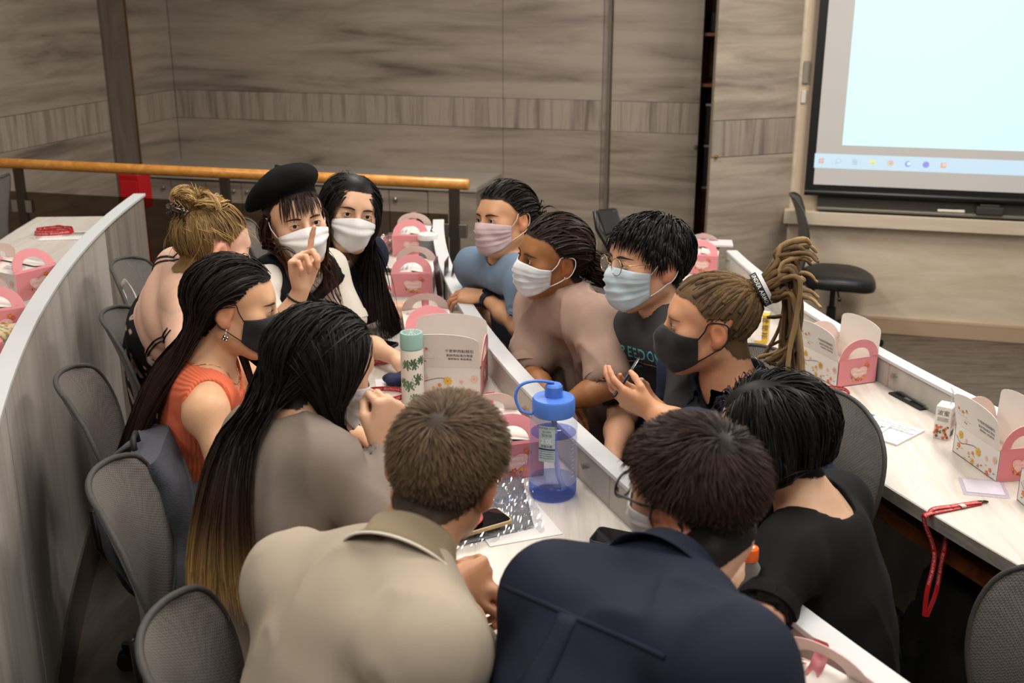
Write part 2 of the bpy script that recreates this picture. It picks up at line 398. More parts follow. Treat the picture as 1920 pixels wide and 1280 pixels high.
zlt = CAMZ + ray(1337, 226).z * dd; zlb = CAMZ + ray(1337, 298).z * dd
obj('core', leaf(0, wleaf, ZF + .02, ZT, -.022, -.002), mat('leaf_edge', '8a7c6b', .5), dr)
for z0, z1, m_ in ((ZF + .02, zlb, M_WALLD), (zlb, zlt, M_BAND), (zlt, ZT, M_WALLD)):
    obj('leaf_panel', leaf(.002, wleaf - .002, z0 + .002, z1 - .002, -.002, .006), m_, dr, bevel=.002)
kb = MB(); kp = hinge + ldir * (wleaf - .035) + Vector((0, 0, zlb + .008)) + lnrm * .006
kb.lathe([(0, 0), (.009, 0), (.012, .006), (.012, .014), (.007, .02), (0, .02)], 14, kp, lnrm.to_track_quat('Z', 'Y').to_matrix())
obj('knob', kb, mat('brass', 'b08a35', .25, .9), dr, smooth=40)
zk = wallpt(1310, 275)[1]
kb = MB(); kb.lathe([(0, 0), (.01, 0), (.013, .008), (.013, .016), (.007, .022), (0, .022)], 14, WP(sD - .015, zk, 0), WN.to_track_quat('Z', 'Y').to_matrix())
obj('door_knob', kb, M_STEEL, wb, smooth=40)
struct('trim_3', slab(MB(), sE - .005, sE + .03, ZF, ZT, .004, .1), M_CREAMW)
# --- projection screen
def WQ(px, py, off): s, z = wallpt(px, py, off); return s, z
so = .09
sx0, sz0 = WQ(1508, 358, so); sx1, sz1 = WQ(1524, 345, so)
scr = thing('projection_screen', 'pull-down projection screen with black border showing a pale blue slide', 'screen', WP(sx0, sz0, so))
SW, SH = 3.3, 2.35
def sq(s0, s1, z0, z1, off, mi=None, mb=None): return slab(mb or MB(), s0, s1, z0, z1, off, .004)
obj('border', slab(MB(), sx0, sx0 + SW, sz0, sz0 + SH, so, .006), M_BLACK, scr)
bw = sx1 - sx0 + .004
m, nt, b = ntree('projected_grey'); b.inputs['Base Color'].default_value = srgb('8f8b86'); b.inputs['Roughness'].default_value = .8
b.inputs['Emission Color'].default_value = srgb('c4beb8'); b.inputs['Emission Strength'].default_value = .58; MATS['projected_grey'] = m
obj('canvas', slab(MB(), sx0 + bw, sx0 + SW - bw, sz1, sz0 + SH - bw, so + .003, .004), m, scr)
wb2 = MB(); wb2.tube([WP(sx0, sz0 - .005, so), WP(sx0 + SW, sz0 - .005, so)], .022, 10)
obj('weight_bar', wb2, mat('bar_black', '1f1e1e', .35, .3), scr, smooth=40)
def slide(name, s0, s1, z0, z1, col, e, d=.0012, off=0.0):
    mm = mat('projected_' + name, '707878', .8, emit=(col, e)); return obj(name, slab(MB(), s0, s1, z0, z1, so + .003 + d + off, .0008), mm, scr)
c0, cz0 = WQ(1579, 272, so); t0_, tz0 = WQ(1526, 314, so); _, tz1 = WQ(1526, 287, so)
slide('slide', c0, sx0 + SW - bw - .12, cz0, sz0 + SH - .25, 'cdeef5', 1.12)
tb = slide('taskbar', t0_, sx0 + SW - bw - .01, tz0, tz1, 'c0dbee', 1.05)
def icon(px, parts):
    s_, _ = WQ(px, 300, so); zc = (tz0 + tz1) / 2
    for kind, dx, dz, a, b_, col in parts:
        mb = MB(); o_ = so + .0052
        if kind == 'b': slab(mb, s_ + dx - a, s_ + dx + a, zc + dz - b_, zc + dz + b_, o_, .0008)
        elif kind == 'c':
            mb.prism([WP(s_ + dx + a * math.cos(k / 16 * 6.2832), zc + dz + a * math.sin(k / 16 * 6.2832), o_ + .0006 * b_) for k in range(16)], WN * .0006)
        ic = obj('icon', mb, mat('icon_' + col, col, .8, emit=(col, .5)), tb)
q = .0085
icon(1540, [('b', i * q, j * q, .007, .007, 'c99f93') for i in (-1, 1) for j in (-1, 1)])
icon(1571, [('c', .004, .004, .016, 0, '9fb7c6'), ('c', .004, .004, .012, 1, 'bcd8ec'), ('b', -.012, -.014, .004, .004, '9fb7c6')])
icon(1603, [('b', 0, 0, .016, .004, '9fb7c6'), ('b', 0, .013, .016, .003, '9fb7c6'), ('b', 0, -.013, .016, .003, '9fb7c6')])
icon(1637, [('b', 0, 0, .018, .012, 'd8d98a'), ('b', -.008, .013, .009, .004, 'd8d98a'), ('b', 0, -.004, .008, .005, '8fc0dc')])
icon(1670, [('c', 0, 0, .019, 0, 'd9a08f'), ('c', -.002, -.004, .014, 1, 'd6c98a'), ('c', 0, 0, .008, 2, '8fb0e0')])
icon(1703, [('c', 0, 0, .019, 0, '8e9be0'), ('c', .006, .002, .011, 1, 'd0e4ee')])
icon(1737, [('c', 0, 0, .020, 0, '8d8fdc'), ('b', -.003, 0, .009, .006, 'e3eaf5'), ('b', .011, 0, .003, .004, 'e3eaf5')])
icon(1770, [('b', 0, 0, .016, .016, 'c7a89a'), ('c', .004, .002, .010, 1, 'e6c2b0')])
# ceiling and the walls behind the photographer close the room
struct('ceiling', MB().box((1, 3.5, 3.1), (18, 20, .06)), mat('ceiling_white', 'c9c3ba', .8))
# ================================================================ low cabinet under the back wall
zc = wallpt(800, 318)[1]; sc1, _ = wallpt(940, 322)
def depth_to(px, py, z):                 # distance in front of the wall plane of the point seen at height z
    p = atz(px, py, z); return (p - W0).dot(WN)
dcab = depth_to(905, 353, zc)
sc0 = sL + .002
cab = thing('wall_cabinet', 'long low wood-grain cabinet with pale top under the back wall', 'cabinet', WP((sc0 + sc1) / 2, ZF, dcab / 2))
obj('body', slab(MB(), sc0, sc1 - .03, ZF, zc - .03, dcab - .03, dcab - .04), M_WALL, cab)
obj('worktop', slab(MB(), sc0, sc1, zc - .03, zc, dcab, dcab - .003), mat('cabinet_top', 'a39c93', .4, var=(8, .06)), cab, bevel=.003)
npan = 8; wdt = (sc1 - .34 - sc0) / npan
for i in range(npan):
    a_, b_ = sc0 + i * wdt, sc0 + (i + 1) * wdt
    d_ = obj('door', slab(MB(), a_ + .003, b_ - .003, ZF + .08, zc - .045, dcab - .012, .018), M_WALL, cab, bevel=.002)
    kx = b_ - .05 if i % 2 == 0 else a_ + .05
    kb = MB().lathe([(0, 0), (.007, 0), (.013, .012), (.013, .02), (0, .026)], 12, WP(kx, zc - .1, dcab - .012), WN.to_track_quat('Z', 'Y').to_matrix())
    obj('knob', kb, M_STEEL, d_, smooth=40)
obj('end_panel', slab(MB(), sc1 - .335, sc1 - .002, ZF, zc - .032, dcab - .012, .018), M_WALL, cab)
# red extinguisher cabinet in the corner
ra, rb = atz(232, 385, ZF + .28), atz(276, 385, ZF + .28)
rbx = thing('extinguisher_box', 'red box standing in the far corner behind the smoked glass railing', 'red box', J(254, 360, 7.0))
c_ = J(254, 352, 7.0); rz_ = -R(14.7); m_red = mat('red_enamel', 'b3151c', .35)
z0_ = J(254, 392, 7.0).z
obj('body', MB().box((c_.x, c_.y, (J(254, 322, 7).z + z0_) / 2), (.15, .14, J(254, 322, 7).z - z0_), rz_), m_red, rbx, bevel=.01)
obj('foot', MB().hexa([Vector((c_.x + a * .06, c_.y + b * .05, ZF)) for a, b in ((-1, -1), (1, -1), (1, 1), (-1, 1))] + [Vector((c_.x + a * .035, c_.y + b * .035, z0_)) for a, b in ((-1, -1), (1, -1), (1, 1), (-1, 1))]), m_red, rbx)
obj('door', MB().box(Vector((c_.x, c_.y, (J(254, 330, 7).z + z0_) / 2)) + WN * .072, (.12, .006, .17), rz_), mat('red_door', 'c41f26', .3), rbx, bevel=.003)
# ================================================================ handrail with smoked glass
ZR = .955
rA, rB = atz(-160, 298, ZR), atz(880, 346, ZR)
rail = thing('handrail', 'round beech handrail on bronze posts with smoked glass below', 'handrail', (rB.x, rB.y, ZF))
rd = (rA - rB).normalized(); rlen = (rA - rB).length + 3.0
mb = MB().tube([rB, rB + rd * .006, rB + rd * .012, rB + rd * rlen], [.019, .026, .028, .028], 20)
obj('rail_bar', mb, M_RAIL, rail, smooth=50)
posts = []
def rail_t(px, py):
    p = atz(px, py, ZR); return (p - rB).dot(rd)
for px, py in ((838, 352), (388, 335)): posts.append(rail_t(px, py))
posts.append(posts[1] * 2 - posts[0])
rp = R(90) - math.atan2(rd.x, rd.y) + 0
rz_r = math.atan2(rd.y, rd.x)
for t in posts:
    c_ = rB + rd * t; obj('post', MB().box((c_.x, c_.y, (ZF + ZR - .02) / 2), (.05, .03, ZR - .02 - ZF), rz_r), M_BROWNM, rail, bevel=.003)
    nrm = Vector((-rd.y, rd.x, 0))
    for sgn in (-1, 1):
        for zz in (.72, .1):
            cc = c_ + rd * sgn * .045; obj('glass_clamp', MB().box((cc.x, cc.y, zz), (.04, .03, .07), rz_r), M_STEEL, rail, bevel=.003)
m_smoke = glassy('smoked_glass', '2b231b', .04, .03, (.52, .47, .42, 1), .25)
edges = [posts[0] - .0] + posts[1:] + [rlen]
for i in range(3):
    a_, b_ = posts[i] + .035, (posts[i + 1] - .035 if i < 2 else rlen)
    pa, pb = rB + rd * a_, rB + rd * b_; nn = Vector((-rd.y, rd.x, 0)) * .005
    zt_ = .80
    obj('glass_panel', MB().hexa([Vector((q.x, q.y, z)) + o for z in (-.2, zt_) for q, o in ((pa, nn), (pb, nn), (pb, -nn), (pa, -nn))]), m_smoke, rail)
# ================================================================ the three curved desks
ACR = glassy('acrylic', 'e8e8e6', .05, .06, (.97, .97, .96, 1), .3)
def desk(nm, label, rp, zfl, a0, a1, seams, dep=.46, under=True, acr=(), endcol=None):
    zt_ = zfl + .75; zp = zt_ + .10
    d_ = thing(nm, label, 'desk', pol(rp + .2, (a0 + a1) / 2, zfl))
    n = max(8, int(abs(a1 - a0) * 1.6))
    obj('desktop', MB().arc([(rp + .02, zt_ - .035), (rp + dep, zt_ - .035), (rp + dep, zt_), (rp + .02, zt_)], a0, a1, n), M_DESK, d_, bevel=.003)
    obj('front_edge', MB().arc([(rp + dep, zt_ - .037), (rp + dep + .004, zt_ - .037), (rp + dep + .004, zt_ - .001), (rp + dep, zt_ - .001)], a0, a1, n), M_EDGED, d_)
    ss = [a0] + list(seams) + [a1]
    for i in range(len(ss) - 1):
        gg = .02
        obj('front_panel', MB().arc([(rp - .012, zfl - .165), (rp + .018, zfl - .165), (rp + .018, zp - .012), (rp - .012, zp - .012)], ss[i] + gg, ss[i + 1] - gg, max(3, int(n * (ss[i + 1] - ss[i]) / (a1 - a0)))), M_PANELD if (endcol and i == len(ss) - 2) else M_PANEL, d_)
    obj('top_trim', MB().arc([(rp - .022, zp - .012), (rp + .030, zp - .012), (rp + .030, zp), (rp - .022, zp)], a0, a1, n), M_EDGE, d_, bevel=.002)
    # supports and the shelf under the top
    for a in np.linspace(a0 + .15, a1 - .15, max(3, int(abs(a1 - a0) / 7))):
        obj('support_panel', MB().arc([(rp + .03, zfl), (rp + dep - .12, zfl), (rp + dep - .12, zt_ - .036), (rp + .03, zt_ - .036)], a - .1, a + .1, 1), M_PANEL, d_)
    if under:
        obj('under_shelf', MB().arc([(rp + .03, zt_ - .16), (rp + dep - .08, zt_ - .16), (rp + dep - .08, zt_ - .145), (rp + .03, zt_ - .145)], a0, a1, n), M_REDWOOD, d_)
        obj('shelf_lip', MB().arc([(rp + dep - .085, zt_ - .16), (rp + dep - .07, zt_ - .16), (rp + dep - .07, zt_ - .115), (rp + dep - .085, zt_ - .115)], a0, a1, n), M_REDWOOD, d_)
    for k in range(len(acr) - 1):
        pane = obj('acrylic_pane', MB().arc([(rp + .024, zt_ + .004), (rp + .028, zt_ + .004), (rp + .028, zp - .016), (rp + .024, zp - .016)], acr[k] + .04, acr[k + 1] - .04, 8), ACR, d_)
        for e in (acr[k + 1] - .25,):
            nrm_ = (pol(rp + 1, e) - pol(rp, e)).normalized()
            obj('standoff', MB().lathe([(0, -.01), (.007, -.01), (.007, .004), (.009, .005), (.009, .010), (0, .011)], 12, pol(rp + .028, e, zt_ + .055), nrm_.to_track_quat('Z', 'Y').to_matrix()), M_STEEL, pane, smooth=40)
    return d_
def ang(px, py, z): return topol(atz(px, py, z))[1]
aC = ang(826, 411, .85)
desk('curved_desk', 'long curved pale desk that the group leans over', RC, 0, -42, aC, [-34, -27.5, -21, -14.5, -8], acr=[-34, -29.0, -24, -20.0, ang(872, 575, .8), ang(822, 500, .8), aC])
aL = ang(306, 362, 1.015)
desk('curved_desk', 'curved desk with tall pale panel facing the row of mesh chairs', RL, .165, -24, aL, [-18, ang(80, 620, .8), ang(203, 500, .85)], acr=[-24, -18, -12, -6, aL], endcol=True)
aR = ang(1356, 469, .685)
desk('curved_desk', 'curved desk nearest the screen holding a handbook and open boxes', RR, -.165, -44, aR, [-37, -30, -24, -18, -12, -6], dep=.50, acr=[-34, -27.5, ang(1697, 690, .65), -14, -8, aR])
# ================================================================ mesh-back office chairs
def mesh_mat():
    m, nt, b = ntree('chair_mesh'); b.inputs['Base Color'].default_value = srgb('6a6763'); b.inputs['Roughness'].default_value = .7
    tc = nt.nodes.new('ShaderNodeTexCoord'); ck = nt.nodes.new('ShaderNodeTexChecker'); ck.inputs['Scale'].default_value = 260
    nt.links.new(tc.outputs['Object'], ck.inputs[0]); ck.inputs[1].default_value = srgb('75716c'); ck.inputs[2].default_value = srgb('56524e')
    nt.links.new(ck.outputs[0], b.inputs['Base Color'])
    bp = nt.nodes.new('ShaderNodeBump'); bp.inputs['Strength'].default_value = .35; bp.inputs['Distance'].default_value = .002
    nt.links.new(ck.outputs[1], bp.inputs['Height']); nt.links.new(bp.outputs[0], b.inputs['Normal'])
    ma = nt.nodes.new('ShaderNodeMath'); ma.operation = 'MULTIPLY_ADD'; ma.inputs[1].default_value = .2; ma.inputs[2].default_value = .80
    nt.links.new(ck.outputs[1], ma.inputs[0]); nt.links.new(ma.outputs[0], b.inputs['Alpha']); MATS['chair_mesh'] = m; return m
M_MESH = mesh_mat(); M_RIM = mat('chair_rim', '3f3d3b', .6, bump=(400, .3)); M_SEAT = mat('seat_vinyl', '19191b', .42, bump=(90, .08)); M_CHB = mat('chair_black', '141415', .38)
BK = [(-.150, .395, .10), (-.215, .43, .13), (-.250, .50, .155), (-.255, .58, .185), (-.245, .66, .215), (-.245, .74, .235), (-.258, .82, .240), (-.280, .89, .225), (-.302, .94, .185), (-.315, .968, .12)]
def build_chair(label):
    t = thing('office_chair', label, 'chair', group='mesh-back office chairs')
    def pt(i, s): y, z, w_ = BK[i]; return Vector((s * w_, y + .055 * s * s * min(1, w_ / .2), z - .012 * s * s))
    ss = np.linspace(-1, 1, 13); P = []
    prof = bez([Vector((b[0], b[1], b[2])) for b in BK], 3)
    for q in prof: P.append([Vector((s * q.z * 1.08, q.x + .055 * s * s * min(1, q.z / .2), q.y - .012 * s * s)) for s in ss])
    bk = obj('backrest', MB().grid(P), M_MESH, t, smooth=True, local=True, solid=.006)
    rim = [P[i][0] for i in range(len(P))] + P[-1][1:-1] + [P[i][-1] for i in range(len(P) - 1, -1, -1)]
    obj('rim', MB().tube(rim, .0065, 8), M_RIM, bk, smooth=True, local=True)
    n = 28; rows = []
    for r_, z_ in ((.0, .405), (.85, .405), (.97, .42), (1.0, .445), (.97, .475), (.86, .488), (.5, .482), (0, .478)):
        row = []
        for k in range(n + 1):
            a = 2 * math.pi * k / n; c, s_ = math.cos(a), math.sin(a); e = 3.2
            sx = abs(c) ** (2 / e) * (1 if c > 0 else -1); sy = abs(s_) ** (2 / e) * (1 if s_ > 0 else -1)
            row.append(Vector((sx * .235 * r_, sy * .225 * r_ + .03, z_ + (.0 if r_ < .9 else 0) - .03 * max(0, sy) ** 2 * r_)))
        rows.append(row)
    obj('seat', MB().grid(rows), M_SEAT, t, smooth=True, local=True)
    arm = MB().tube([(0, -.02, .385), (0, -.12, .375), (0, -.21, .41), (0, -.262, .50), (0, -.268, .60)], [.03, .03, .028, .024, .018], 10, flat=.6)
    obj('back_bracket', arm, M_CHB, t, smooth=True, local=True)
    obj('stem', MB().lathe([(.0, .10), (.030, .10), (.030, .25), (.018, .255), (.018, .37), (.05, .375), (.09, .385), (.09, .405), (0, .405)], 18), M_CHB, t, smooth=40, local=True)
    bs = MB()
    bs.lathe([(0, .07), (.045, .07), (.045, .12), (0, .125)], 16)
    for k in range(5):
        a = 2 * math.pi * k / 5 + .3; d = Vector((math.cos(a), math.sin(a), 0)); bs.tube([d * .02 + Vector((0, 0, .105)), d * .18 + Vector((0, 0, .098)), d * .31 + Vector((0, 0, .078))], [.028, .023, .016], 8, flat=.6)
    obj('base', bs, M_CHB, t, smooth=40, local=True)
    for k in range(5):
        a = 2 * math.pi * k / 5 + .3; c = Vector((math.cos(a) * .31, math.sin(a) * .31, .028)); cb = MB()
        q = Matrix.Rotation(a + .6, 3, 'Z') @ Matrix.Rotation(R(90), 3, 'X')
        for o_ in (-.012, .012): cb.lathe([(0, -.008), (.027, -.008), (.028, 0), (.027, .008), (0, .008)], 14, c + q @ Vector((0, 0, o_)), q)
        cb.tube([c + Vector((0, 0, .0)), c + Vector((0, 0, .055))], .010, 8); obj('caster', cb, M_CHB, t, smooth=40, local=True)
    lv = MB().tube([(.09, .02, .385), (.22, .02, .375), (.275, .02, .372)], [.006, .006, .012], 8); obj('lever', lv, M_CHB, t, smooth=True, local=True)
    return t
ch0 = build_chair('x'); used = [False]
def chair(p, face, label, z=0.0):
    c = ch0 if not used[0] else dup(ch0, (0, 0, 0)); used[0] = True
    c.location = (p[0], p[1], z); c.rotation_euler = (0, 0, R(face - 90)); c['label'] = label; return c
chair((-1.09, 3.80), 6, 'grey mesh office chair with white strap beside the curved wood panel')
chair((-.91, 3.20), 14, 'grey mesh office chair behind the blonde woman in floral dress')
chair((-.83, 2.66), 17, 'grey mesh office chair with grey backpack behind the woman in orange')
chair((-.53, 2.06), 14, 'grey mesh office chair behind the woman in grey blazer')
chair((-.25, 1.50), 12, 'grey mesh office chair cut off at the bottom edge behind polo man')
chair((-.84, 4.52), 10, 'grey mesh office chair mostly hidden behind the beret woman')
chair((.26, 4.06), 232, 'grey mesh office chair behind the woman in blue-grey tee', -.165)
chair((.57, 3.12), 214, 'grey mesh office chair behind the man in FREEDOM shirt', -.165)
chair((.34, 3.55), 222, 'grey mesh office chair hidden behind the woman in tan shirt', -.165)
chair((.66, 2.74), 214, 'grey mesh office chair behind the man with dreadlocks and black bob', -.165)
chair((.88, 1.73), 200, 'dark mesh office chair in the bottom corner beside hanging red lanyard', -.165)
chair((-2.45, 4.6), 180, 'grey chair back behind the far desk at the photo edge', .165)
chair((2.06, 6.82), -12, 'grey office chair with black seat standing before the cream wall', ZF)
# folding trolley chair by the wall
fc = thing('folding_chair', 'black folding chair with silver legs leaning near the wooden wall', 'chair', J(1150, 560, 5.6))
def F(px, py, d=5.6): return J(px, py, d)
bx = MB(); a_, b_, c_, d_ = F(1116, 395), F(1152, 392), F(1163, 432), F(1134, 445); n_ = Vector((.02, .05, 0))
obj('backrest', MB().hexa([d_, c_, c_ + n_, d_ + n_, a_, b_, b_ + n_, a_ + n_]), M_CHB, fc, bevel=.012)
obj('upper_frame', MB().tube([F(1116, 396), F(1121, 430), F(1138, 458), F(1150, 480)], .014, 8), M_CHB, fc, smooth=True)
for q in ([F(1160, 430), F(1171, 470), F(1176, 500)], [F(1146, 470), F(1160, 510)]): obj('upper_leg', MB().tube(q, .010, 8), M_STEEL, fc, smooth=True)
obj('hinge', MB().lathe([(0, -.02), (.02, -.02), (.02, .02), (0, .02)], 14, F(1146, 490), Matrix.Rotation(R(90), 3, 'X')), M_CHB, fc, smooth=40)
for q0, q1 in (((1146, 490), (-.05, 0)), ((1162, 505), (.08, 0)), ((1146, 490), (.05, .14)), ((1162, 505), (.14, .14))):
    p0 = F(*q0); p1 = Vector((p0.x + q1[0], p0.y + q1[1], ZF + .005)); obj('leg', MB().tube([p0, p1], .011, 8), M_STEEL, fc, smooth=True)
obj('seat', MB().box(F(1158, 525) , (.34, .30, .03), -.3), M_CHB, fc, bevel=.012)
# ================================================================ people: signed-distance bodies meshed with surface nets
def nrm0(a): return a / (np.linalg.norm(a, axis=-1, keepdims=True) + 1e-12)
def V3(p): return np.array([p[0], p[1], p[2]], float)
def nrm(a): a = np.asarray(a, float); return a / (np.linalg.norm(a) + 1e-12)
def cone(a, b, ra, rb=None, k=.02, op='u'): return ('c', V3(a), V3(b), float(ra), float(ra if rb is None else rb), k, op)
def ell(c, r, M=None, k=.02, op='u'): return ('e', V3(c), np.asarray(r, float), np.eye(3) if M is None else np.asarray(M, float), k, op)
def half(n, p, k=.004): n = nrm(n); return ('h', n, float(np.dot(n, V3(p))), None, None, k, 'i')      # keeps n.x < n.p
def pbox(p, pad):
    if p[0] == 'c': r = max(p[3], p[4]); return np.minimum(p[1], p[2]) - r - pad, np.maximum(p[1], p[2]) + r + pad
    if p[0] == 'e': e = np.sqrt(((p[3] * p[2][None, :]) ** 2).sum(1)); return p[1] - e - pad, p[1] + e + pad
    return None
def pdist(p, X, Y, Z):
    if p[0] == 'c':
        a, b = p[1], p[2]; ab = b - a; L = float(ab @ ab) + 1e-12
        t = np.clip(((X - a[0]) * ab[0] + (Y - a[1]) * ab[1] + (Z - a[2]) * ab[2]) / L, 0, 1)
        return np.sqrt((X - a[0] - t * ab[0]) ** 2 + (Y - a[1] - t * ab[1]) ** 2 + (Z - a[2] - t * ab[2]) ** 2) - (p[3] + (p[4] - p[3]) * t)
    if p[0] == 'e':
        c, r, M = p[1], p[2], p[3]; x, y, z = X - c[0], Y - c[1], Z - c[2]
        q = [x * M[0, i] + y * M[1, i] + z * M[2, i] for i in range(3)]
        k0 = np.sqrt(sum((q[i] / r[i]) ** 2 for i in range(3))); k1 = np.sqrt(sum((q[i] / r[i] ** 2) ** 2 for i in range(3))) + 1e-9
        return k0 * (k0 - 1) / k1
    return p[1][0] * X + p[1][1] * Y + p[1][2] * Z - p[2]
def comb(d, e, k, op):
    if op == 's': e = -e; op = 'i'
    if op == 'u':
        h = np.maximum(k - np.abs(d - e), 0) / k; return np.minimum(d, e) - h * h * k * .25
    h = np.maximum(k - np.abs(d - e), 0) / k; return np.maximum(d, e) + h * h * k * .25
def sdf(prims, P):
    P = np.asarray(P, float); d = np.full(P.shape[:-1], 1.0)
    for p in prims: d = comb(d, pdist(p, P[..., 0], P[..., 1], P[..., 2]), p[5], p[6] if p[0] == 'c' else p[-1])
    return d
def k_of(p): return p[5] if p[0] in 'ch' else p[4]
def op_of(p): return p[-1]
def sdf(prims, P):
    P = np.asarray(P, float); d = np.full(P.shape[:-1], 1.0)
    for p in prims: d = comb(d, pdist(p, P[..., 0], P[..., 1], P[..., 2]), k_of(p), op_of(p))
    return d
def sgrad(prims, P, e=.004):
    g = np.stack([sdf(prims, P + np.eye(3)[i] * e) - sdf(prims, P - np.eye(3)[i] * e) for i in range(3)], -1)
    return g / (np.linalg.norm(g, axis=-1, keepdims=True) + 1e-9)
def netmesh(prims, lo, hi, h, infl=0.0):
    lo = np.asarray(lo, float); hi = np.asarray(hi, float); n = np.maximum(np.ceil((hi - lo) / h).astype(int) + 1, 4)
    ax = [lo[i] + h * np.arange(n[i]) for i in range(3)]; F = np.full(n, 1.0, np.float32)
    for p in prims:
        bx = pbox(p, k_of(p) + 2.5 * h + abs(infl))
        if bx is None or op_of(p) == 'i': sl = [slice(0, n[i]) for i in range(3)]
        else:
            sl = []
            for i in range(3):
                a = max(0, int((bx[0][i] - lo[i]) / h)); b = min(n[i], int((bx[1][i] - lo[i]) / h) + 2); sl.append(slice(a, max(a, b)))
            if any(s.stop <= s.start for s in sl): continue
        X = ax[0][sl[0]][:, None, None]; Y = ax[1][sl[1]][None, :, None]; Z = ax[2][sl[2]][None, None, :]
        D = pdist(p, X, Y, Z); s3 = tuple(sl); F[s3] = comb(F[s3], D - (infl if op_of(p) == 'u' else 0), k_of(p), op_of(p))
    S = F < 0; m = n - 1
    cnt = np.zeros(m, np.int8)
    for dx in (0, 1):
        for dy in (0, 1):
            for dz in (0, 1): cnt += S[dx:dx + m[0], dy:dy + m[1], dz:dz + m[2]]
    act = (cnt > 0) & (cnt < 8); ci = np.argwhere(act); N = len(ci)
    if N == 0: return np.zeros((0, 3)), np.zeros((0, 4), int)
    idx = np.full(m, -1, np.int32); idx[act] = np.arange(N)
    acc = np.zeros((N, 3)); w_ = np.zeros(N)
    cs = [(a, b, c) for a in (0, 1) for b in (0, 1) for c in (0, 1)]
    for c0 in cs:
        for axs in range(3):
            if c0[axs]: continue
            c1 = list(c0); c1[axs] = 1
            f0 = F[ci[:, 0] + c0[0], ci[:, 1] + c0[1], ci[:, 2] + c0[2]]; f1 = F[ci[:, 0] + c1[0], ci[:, 1] + c1[1], ci[:, 2] + c1[2]]
            k = (f0 < 0) != (f1 < 0); t = np.where(k, f0 / (f0 - f1 + 1e-12), 0)
            pt = np.array(c0, float)[None, :].repeat(N, 0); pt[:, axs] += t
            acc[k] += pt[k]; w_[k] += 1
    vs = lo + (ci + acc / w_[:, None]) * h
    fs = []
    for a in range(3):
        b, c = (a + 1) % 3, (a + 2) % 3
        sl0 = [slice(None)] * 3; sl1 = [slice(None)] * 3; sl0[a] = slice(0, n[a] - 1); sl1[a] = slice(1, n[a])
        e = np.argwhere(S[tuple(sl0)] != S[tuple(sl1)])
        e = e[(e[:, b] > 0) & (e[:, c] > 0) & (e[:, b] < n[b] - 1) & (e[:, c] < n[c] - 1)]
        if not len(e): continue
        def cell(db, dc):
            q = e.copy(); q[:, b] += db; q[:, c] += dc; return idx[q[:, 0], q[:, 1], q[:, 2]]
        qd = np.stack([cell(-1, -1), cell(0, -1), cell(0, 0), cell(-1, 0)], 1)
        ins = S[e[:, 0], e[:, 1], e[:, 2]]; qd[~ins] = qd[~ins][:, ::-1]
        fs.append(qd)
    fs = np.concatenate(fs) if fs else np.zeros((0, 4), int)
    return vs, fs[(fs >= 0).all(1)]
def bounds(prims, pad):
    bs = [pbox(p, pad) for p in prims if p[0] != 'h' and op_of(p) == 'u']
    return np.min([b[0] for b in bs], 0), np.max([b[1] for b in bs], 0)
def vnoise(P, seed=0):                   # smooth value noise in [-1,1]
    P = np.asarray(P, float); i = np.floor(P).astype(np.int64); f = P - i; u = f * f * (3 - 2 * f)
    def hsh(a, b, c):
        h_ = (a * 374761393 + b * 668265263 + c * 2147483647 + seed * 974711) & 0xffffffff
        h_ = ((h_ ^ (h_ >> 13)) * 1274126177) & 0xffffffff; return ((h_ ^ (h_ >> 16)) & 0xffff) / 32767.5 - 1
    r = 0
    for dx in (0, 1):
        for dy in (0, 1):
            for dz in (0, 1):
                r = r + hsh(i[..., 0] + dx, i[..., 1] + dy, i[..., 2] + dz) * (u[..., 0] if dx else 1 - u[..., 0]) * (u[..., 1] if dy else 1 - u[..., 1]) * (u[..., 2] if dz else 1 - u[..., 2])
    return r
def vnormals(v, f):
    a = v[f[:, 2]] - v[f[:, 0]]; b = v[f[:, 3]] - v[f[:, 1]]; fn = np.cross(a, b); n = np.zeros_like(v)
    for j in range(4): np.add.at(n, f[:, j], fn)
    return n / (np.linalg.norm(n, axis=1, keepdims=True) + 1e-12)
def relax(v, f, it=1, lam=.5):
    for _ in range(it):
        s = np.zeros_like(v); c = np.zeros(len(v))
        for j in range(4):
            a, b = f[:, j], f[:, (j + 1) % 4]; np.add.at(s, a, v[b]); np.add.at(s, b, v[a]); np.add.at(c, a, 1); np.add.at(c, b, 1)
        v = v + lam * (s / np.maximum(c, 1)[:, None] - v)
    return v
def npobj(name, v, f, mats, parent, smooth=True, cols=None, mi=None):
    me = bpy.data.meshes.new(name); v = np.asarray(v, np.float32); f = np.asarray(f, np.int32)
    k = f.shape[1]
    me.vertices.add(len(v)); me.vertices.foreach_set('co', v.ravel()); me.loops.add(f.size); me.loops.foreach_set('vertex_index', f.ravel())
    me.polygons.add(len(f)); me.polygons.foreach_set('loop_start', np.arange(0, f.size, k, dtype=np.int32))
    for m_ in (mats if isinstance(mats, (list, tuple)) else [mats]): me.materials.append(m_)
    if mi is not None: me.polygons.foreach_set('material_index', np.asarray(mi, np.int32))
    me.update(calc_edges=True); me.polygons.foreach_set('use_smooth', np.full(len(f), bool(smooth)))
    if cols is not None:
        at = me.attributes.new('Col', 'FLOAT_COLOR', 'POINT'); at.data.foreach_set('color', np.concatenate([cols, np.ones((len(cols), 1))], 1).astype(np.float32).ravel())
    me.validate(); me.update()
    return link(name, me, parent)
